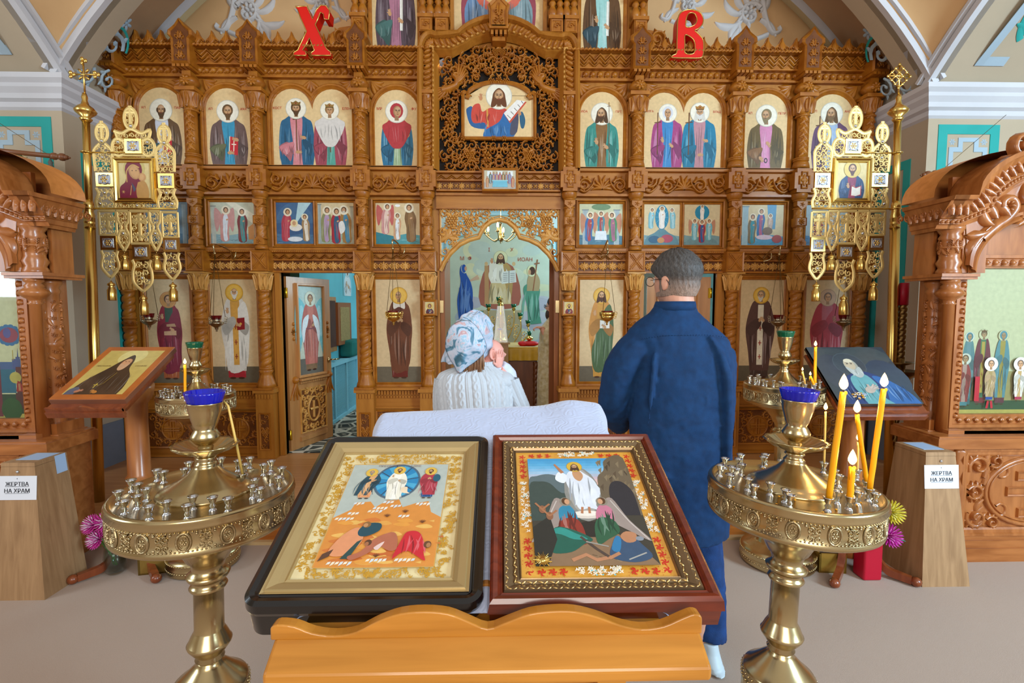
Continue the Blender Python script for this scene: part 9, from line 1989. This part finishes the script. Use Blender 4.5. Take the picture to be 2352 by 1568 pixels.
# altar table
TY=5.9; ax,bx_=W(1152,800,TY).x-.45,W(1240,800,TY).x; zt_=W(1200,797,TY).z
AT=thing('altar_table','altar table under a gold cloth seen through the open gate','table',((ax+bx_)/2,TY+.3,SOL))
g=M(); g.box(ax+.05,bx_-.03,TY+.04,TY+.75,SOL,zt_-.03); 
for x in (bx_-.05,ax+.05): vshaft(g,x,TY+.02,SOL,zt_-.18,.03,90,2,.17,90)
g.build('base',mat('altar_wood','#7a4420',.4,col2='#5f3214',scale=6,stretch=(3,3,.4),coat=.2),AT)
g=M(); nx=60; vs=[]
for j in range(10):
    for i in range(nx+1):
        x=ax-.03+(bx_-ax+.06)*i/nx
        if j<4: vs.append((x,TY+.8-.27*j-.0,zt_)) 
        else: k=j-4; vs.append((x+.004*math.sin(i),TY-.02-.006*math.sin(i*.9)*k*.4,zt_-.032*k))
g.raw(vs,[(j*(nx+1)+i,j*(nx+1)+i+1,(j+1)*(nx+1)+i+1,(j+1)*(nx+1)+i) for j in range(9) for i in range(nx)],True); g.raw([(bx_+.03,TY-.02,zt_),(bx_+.03,TY+.8,zt_),(bx_+.04,TY+.8,zt_-.16),(bx_+.05,TY-.02,zt_-.16)],[(0,1,2,3)],False)
g.build('gold_cloth',mat('gold_cloth','#c9a024',.5,var=.2,scale=12,sheen=.3),AT)
g=M(); c=W(1213,789,TY+.2); R=random.Random(9)
for k in range(9): g.ball((c.x+R.uniform(-.09,.09),c.y+R.uniform(-.05,.05),zt_+.02+R.uniform(0,.02)),(.06,.05,.028),14)
o=g.build('red_cloth',mat('red_cloth','#c80c1c',.5,var=.2,scale=20)); fuse(o,.008,3); tag(o,'crumpled red cloth on the gold altar cloth','cloth')
bz=W(1150,785,TY-.05).z; cx=W(1150,785,TY-.05).x
g=M(); g.box(cx-.09,cx+.09,TY-.16,TY+.04,zt_-.36,bz-.01); g.box(cx-.11,cx+.11,TY-.18,TY+.06,bz-.02,bz); o=g.build('reliquary_stand',mat('stand_wood','#a8875c',.5,var=.1)); tag(o,'light wooden stand under the glass-cased gilt reliquary','stand')
RQ=thing('reliquary','gilt reliquary tower inside a tapering glass case on the altar','reliquary',(cx,TY-.06,bz)); q=TY-.06; hh=W(1150,684,q).z-bz
g=M(); g.lathe([(.06,0),(.06,.03),(.045,.04),(.05,.06),(.03,.09),(.035,.12),(.025,.16),(.04,.2),(.035,.3),(.045,.34),(.02,.4),(.03,.44),(.01,.5),(.015,hh-.06),(.004,hh-.04)],(cx,q,bz),16,tw=lambda r_,z,a:r_*(1+.15*math.cos(4*a))); g.tube([(cx,q,bz+hh-.06),(cx,q,bz+hh+.02)],.006,6); g.tube([(cx-.03,q,bz+hh-.01),(cx+.03,q,bz+hh-.01)],.006,6)
for k in range(10): g.ball((cx+.04*math.cos(k*1.3),q-.01,bz+.08+.03*k),.010,6)
g.build('gilt_tower',GOLD,RQ)
g=M(); b_,t_=.085,.035; A=[(cx+sx*b_,q+sy*b_,bz) for sx,sy in ((-1,-1),(1,-1),(1,1),(-1,1))]+[(cx+sx*t_,q+sy*t_,bz+hh*.82) for sx,sy in ((-1,-1),(1,-1),(1,1),(-1,1))]; g.raw(A,[(0,1,5,4),(1,2,6,5),(2,3,7,6),(3,0,4,7),(4,5,6,7)],False); g.build('glass_case',GLASS,RQ)
g=M(); 
for i in range(4): g.tube([A[i],A[i+4]],.004,5)
g.build('case_edges',mat('white_edge','#dfe8ee',.3),RQ)
g=M(); g.ball((cx-.01,q-.05,bz+.155),(.03,.015,.012),10); g.build('blue_gem',GLASSB,RQ)
# seven branched candlestick behind
cy=TY+1.1; CD=thing('candelabrum','seven-branched gilt candelabrum with green glass cups behind the altar','candelabrum',(W(1148,780,cy).x,cy,SOL)); cx=PW[CD.name].x
g=M(); g.lathe([(.18,0),(.16,.04),(.06,.1),(.03,.2),(.04,.3),(.025,.4),(.025,W(1148,790,cy).z-SOL),(.04,W(1148,780,cy).z-SOL),(.02,W(1148,700,cy).z-SOL)],(cx,cy,SOL),16)
cups=[(1146,690),(1122,706),(1180,706),(1104,722),(1195,726),(1090,742),(1213,743)]
for (px,py) in cups[1:]:
    p=W(px,py+8,cy); zb=W(1148,770,cy).z-.1*(1 if abs(px-1148)>40 else 0); g.tube(cr([(cx,cy,zb),((cx+p.x)/2,cy,zb-.06),(p.x,cy,(zb+p.z)/2),(p.x,cy,p.z)],5),.009,6)
    s1=1 if p.x>cx else -1
    for k in range(3): g.tube([(a[0]+0,cy,a[1]) for a in spiral(p.x-s1*.06,p.z-.1-.07*k,.04,1.2,k,s1,10)],.006,5)
g.build('branches',GOLD,CD)
for (px,py) in cups:
    p=W(px,py,cy); g=M(); g.lathe([(.01,-.05),(.03,-.03),(.02,-.01),(.035,0)],p,12); g.build('socket',GOLD,CD); g=M(); g.lathe([(0,0),(.03,0),(.042,.05),(.035,.05)],p,14); g.build('green_cup',GLASSG,CD)
g=M(); p=W(1216,768,TY+.25); g.lathe([(.035,0),(.02,.02),(.01,.05),(.045,.08),(.05,.1),(.02,.11),(.02,.13)],(p.x,p.y,zt_),14); Lm=thing('altar_lamp','small gilt footed lamp with a green glass standing by the red cloth','lamp',(p.x,p.y,zt_)); g.build('foot',GOLD,Lm); g=M(); g.lathe([(0,.12),(.02,.12),(.028,.18),(.02,.18)],(p.x,p.y,zt_),12); g.build('green_glass',GLASSG,Lm)
g=M(); p=W(1035,760,6.1); g.raw([(p.x-.12,6.2,p.z-.02),(p.x+.02,6.0,p.z-.06),(p.x+.09,6.05,p.z+.0),(p.x-.05,6.25,p.z+.05)],[(0,1,2,3)],False); o=g.build('open_book',PAPER); mod(o,'SOLIDIFY',thickness=.03); tag(o,'white open book on a stand at the left inside the altar','book')
g=M(); g.box(p.x-.14,p.x+.06,6.05,6.3,SOL,p.z-.08); tag(g.build('book_stand',DW),'wooden stand holding the white open book inside the altar','stand')
# chandelier
YH=6.3; c=W(1150,548,YH); CH=thing('chandelier','small brass chandelier with lit bulbs hanging inside the altar','chandelier',tuple(c)); g=M()
g.lathe([(.004,-.06),(.012,-.05),(.006,-.04),(.04,-.02),(.05,0),(.02,.02),(.03,.05),(.015,.08),(.022,.11),(.012,.15),(.02,.18),(.01,.2)],c,16); g.tube([c+Vector((0,0,.2)),(c.x,c.y,5.0)],.005,6); g.build('central_stem',BRASS,CH)
for k in range(6):
    a=k*PI/3+.35; d=Vector((math.cos(a),math.sin(a),0)); P=cr([tuple(c+d*r_+Vector((0,0,z))) for r_,z in ((.03,.0),(.09,-.03),(.15,.0),(.2,.04),(.21,.06))],5); g=M(); g.tube(P,.007,6); e=Vector(P[-1]); g.lathe([(.008,-.01),(.028,0),(.026,.006),(.01,.008),(.01,.05),(0,.05)],e,12); g.build('arm',BRASS,CH)
    g=M(); g.lathe([(.008,.05),(.013,.07),(.011,.09),(.002,.115)],e,10); g.build('bulb',mat('bulb','#fff0c0',.4,emit='#ffd890',es=30),CH)
l=bpy.data.lights.new('chandelier_light','POINT'); l.energy=9; l.color=(1,.82,.55); l.shadow_soft_size=.15; o=bpy.data.objects.new('chandelier_light',l); COL.objects.link(o); o.location=c+Vector((0,0,.16))
# ================= things on the floor and by the walls =================
def mum(g,c,r,seed,T=None,mi=(0,1)):
    R=random.Random(seed); nrm_=Vector((R.uniform(-.6,.6),-1,R.uniform(.1,.8))).normalized(); t1=nrm_.cross(Vector((0,0,1))).normalized(); t2=nrm_.cross(t1)
    for lay in range(6):
        n=22-3*lay
        for k in range(n):
            a=2*PI*k/n+lay*.4; el=.12+lay*.26; d=(t1*math.cos(a)+t2*math.sin(a))*math.cos(el)+nrm_*math.sin(el); L_=r*(1-.06*lay); p=[Vector(c)+d*L_*t+nrm_*r*.25*t*t for t in (.1,.5,.85,1)]
            g.tube(p,[r*.03,r*.075,r*.06,r*.01],5,flat=.5,m=mi[(k+lay)%2] if lay>1 else mi[0])
def stem(g,a,b): g.tube([a,Vector(a).lerp(Vector(b),.5)+Vector((.01,0,0)),b],.0035,6)
GR=mat('stem_green','#4e8a3a',.5)
vb=Fz(252,1325); vx,vy=vb.x,vb.y+.05; VS=thing('glass_vase','clear glass vase of water with pink chrysanthemums at the left lectern foot','vase',(vx,vy,0)); g=M(); vh=W(250,1240,vy).z
g.lathe([(0,.004),(.04,.004),(.052,.02),(.06,.1),(.052,vh*.8),(.056,vh),(.052,vh),(.047,vh*.8),(.054,.1),(.045,.025),(0,.02)],(vx,vy,0),28); g.build('glass',GLASS,VS)
g=M(); g.lathe([(0,.022),(.044,.024),(.053,.1),(.048,.16),(0,.16)],(vx,vy,0),24); g.build('water',glass('water','#e4efec',.2),VS)
for k,(px,py) in enumerate(((215,1205),(240,1200),(226,1238))):
    p=W(px,py,vy-.03); Fl=thing('chrysanthemum',('pink chrysanthemum, upper left bloom in the glass vase','pink and white chrysanthemum, upper right bloom in the glass vase','pale pink chrysanthemum drooping lowest over the vase rim')[k],'flower',tuple(p),'pink chrysanthemums in the glass vase'); g=M(); mum(g,p,.062,k+1); g.build('bloom',[mat('petal_magenta','#d23ea0',.6),mat('petal_white','#f4d8ea',.6)],Fl); g=M(); stem(g,p,(vx+.01*k-.01,vy,.05)); g.build('stem',GR,Fl)
rb=Fz(2002,1332); rx_,ry_=rb.x,rb.y+.04; RV=thing('red_vase','square red vase with two chrysanthemums at the right lectern foot','vase',(rx_,ry_,0)); g=M(); z=W(2000,1232,ry_).z; g.box(rx_-.055,rx_+.055,ry_-.05,ry_+.05,0,z); o=g.build('body',mat('red_vase','#b30f2c',.4),RV); mod(o,'BEVEL',width=.012,segments=3)
for k,(px,py,cA,cB,lab) in enumerate(((2046,1176,'#dccb3a','#f0e88a','yellow chrysanthemum above the magenta one, beside the near right stand'),(2040,1230,'#c427a0','#e884cc','magenta chrysanthemum over the red vase'))):
    p=W(px,py,ry_-.1); Fl=thing('chrysanthemum',lab,'flower',tuple(p)); g=M(); mum(g,p,.07,k+11); g.build('bloom',[mat('pet_a%d'%k,cA,.6),mat('pet_b%d'%k,cB,.6)],Fl); g=M(); stem(g,p,(rx_,ry_,z-.02)); 
    g.build('stem',GR,Fl)
    if k: g=M(); q=W(2080,1243,ry_-.1); g.tube([p,p.lerp(q,.5)+Vector((0,0,.005)),q],[.004,.014,.003],6,flat=.3); g.build('leaf',mat('teal_leaf','#1f9c8c',.5),Fl)
for (px,py,w_,d_,h_,lab,c) in ((352,1318,.2,.22,.12,'open gold-sided box on the carpet behind the glass vase','#9a7c3c'),(1916,1316,.16,.2,.12,'gold-sided box on the carpet behind the right lectern foot','#b08a3c')):
    p=Fz(px,py); B=thing('gold_box',lab,'box',(p.x,p.y+d_/2,0),rz=.18 if px<1000 else -.1); g=M(); 
    for a in ((-w_/2,w_/2,-d_/2,-d_/2+.012,0,h_),(-w_/2,w_/2,d_/2-.012,d_/2,0,h_),(-w_/2,-w_/2+.012,-d_/2,d_/2,0,h_),(w_/2-.012,w_/2,-d_/2,d_/2,0,h_),(-w_/2,w_/2,-d_/2,d_/2,0,.01)): g.box(*a)
    g.build('case',mat('box%d'%px,c,.3,.6),B,world=False); g=M(); g.box(-w_/2+.012,w_/2-.012,-d_/2+.012,d_/2-.012,.01,h_*.8); g.build('dark_lining',mat('dark_lining','#1f2230',.6),B,world=False)
# tall twisted candle holder by the right wall
x,y=W(2075,700,3.7).x,3.7; TC=thing('floor_candlestick','tall twisted bronze candlestick with a thick red candle, right of the banner pole','candlestick',(x,y,0)); g=M(); z1=W(2075,700,y).z; zd=W(2075,850,y).z
BZ=mat('dark_bronze','#8a6a3c',.35,.9,var=.2); g.lathe([(.14,0),(.12,.03),(.05,.06),(.03,.1),(.022,.12)],(x,y,0),20); vshaft(g,x,y,.12,W(2066,1115,y).z,.018,110,2,.2,80); vshaft(g,x,y,W(2070,1020,y).z+.02,zd-.1,.018,110,2,.2,60); 
for z in (W(2066,1110,y).z,W(2070,1010,y).z): g.lathe([(.018,-.08),(.03,-.05),(.022,-.02),(.04,0),(.022,.02),(.03,.05),(.018,.08)],(x,y,z),16)
g.lathe([(.02,-.11),(.05,-.09),(.1,-.04),(.13,0),(.125,.0),(.06,-.03),(.03,-.02),(.035,.04),(.09,.06),(.085,.065),(.03,.05),(.03,.09)],(x,y,zd),24); vshaft(g,x,y,zd+.08,z1,.028,150,2,.16,120); g.tube([(x,y,.05),(x,y,z1)],.012,8); g.build('stem',BZ,TC); g=M(); g.lathe([(.032,z1),(.032,W(2075,650,y).z),(.025,W(2075,650,y).z+.002),(0,W(2075,650,y).z-.01)],(x,y,0),18); g.build('red_candle',mat('red_wax','#b00f28',.45),TC)
# flags on horizontal poles
for s1,A_,B_,Yf,lab in ((-1,(20,348),(146,361),3.9,'green and gold fringed church flag on a wooden rod, left wall'),(1,(2262,383),(2128,401),4.0,'dark green church flag on a wooden rod, behind the right icon case')):
    a,b=W(*A_,Yf),W(*B_,Yf); F=thing('church_flag',lab,'flag',tuple(b)); d=(b-a); a2=a-d*1.2 if s1<0 else Vector((a.x+.35,4.29,a.z+.02)); g=M(); g.tube([a2,b-d.normalized()*.06],.018,12); T=d.normalized()
    for k,(t,r_) in enumerate(((.07,.03),(.04,.022),(.01,.032),(-.02,.02),(-.045,.008))): g.ball(b-T*t,(r_,r_*.9,r_*.9),10)
    g.build('rod',mat('rod_wood','#7a4a2c',.4),F)
    g=M(); e0=.55 if s1<0 else .35; p1=a2.lerp(b,.66) if s1<0 else a.lerp(b,.43); p0=a2 if s1<0 else a; n=20; Ln=.55 if s1<0 else .3; vs=[]
    for i in range(n+1):
        for j in range(8): p=p0.lerp(p1,i/n); vs.append((p.x,p.y+.012*math.sin(i*.9)*j/7,p.z-.01-Ln*j/7))
    g.raw(vs,[(i*8+j,i*8+j+1,(i+1)*8+j+1,(i+1)*8+j) for i in range(n) for j in range(7)],True); o=g.build('cloth',mat('flag_green','#1f4a2c',.7,col2='#6a6420',scale=14,sheen=.2),F); mod(o,'SOLIDIFY',thickness=.004)
    g=M()
    for k in range(26): z=p1.z-.02-Ln*k/26; g.tube([(p1.x,p1.y,z),(p1.x+(.03 if s1<0 else -.03),p1.y,z-.012)],.006,5)
    g.build('fringe',mat('gold_fringe','#b8a070',.7),F)
    g=M(); q=b-T*.10; g.tube([q,q-Vector((0,0,.05))],.006,6); g.lathe([(.022,-.2),(.024,-.12),(.012,-.06),(.016,-.05),(.008,-.03)],tuple(q),12); g.build('tassel',mat('grey_tassel','#5c564c',.8),F)
    g=M(); g.tube([q,(a2.x,a2.y+.1,a2.z+.42) if s1<0 else (a.x+.25,a.y+.1,a.z+.45)],.002,5); g.build('cord',MAT['dark_chain'],F)
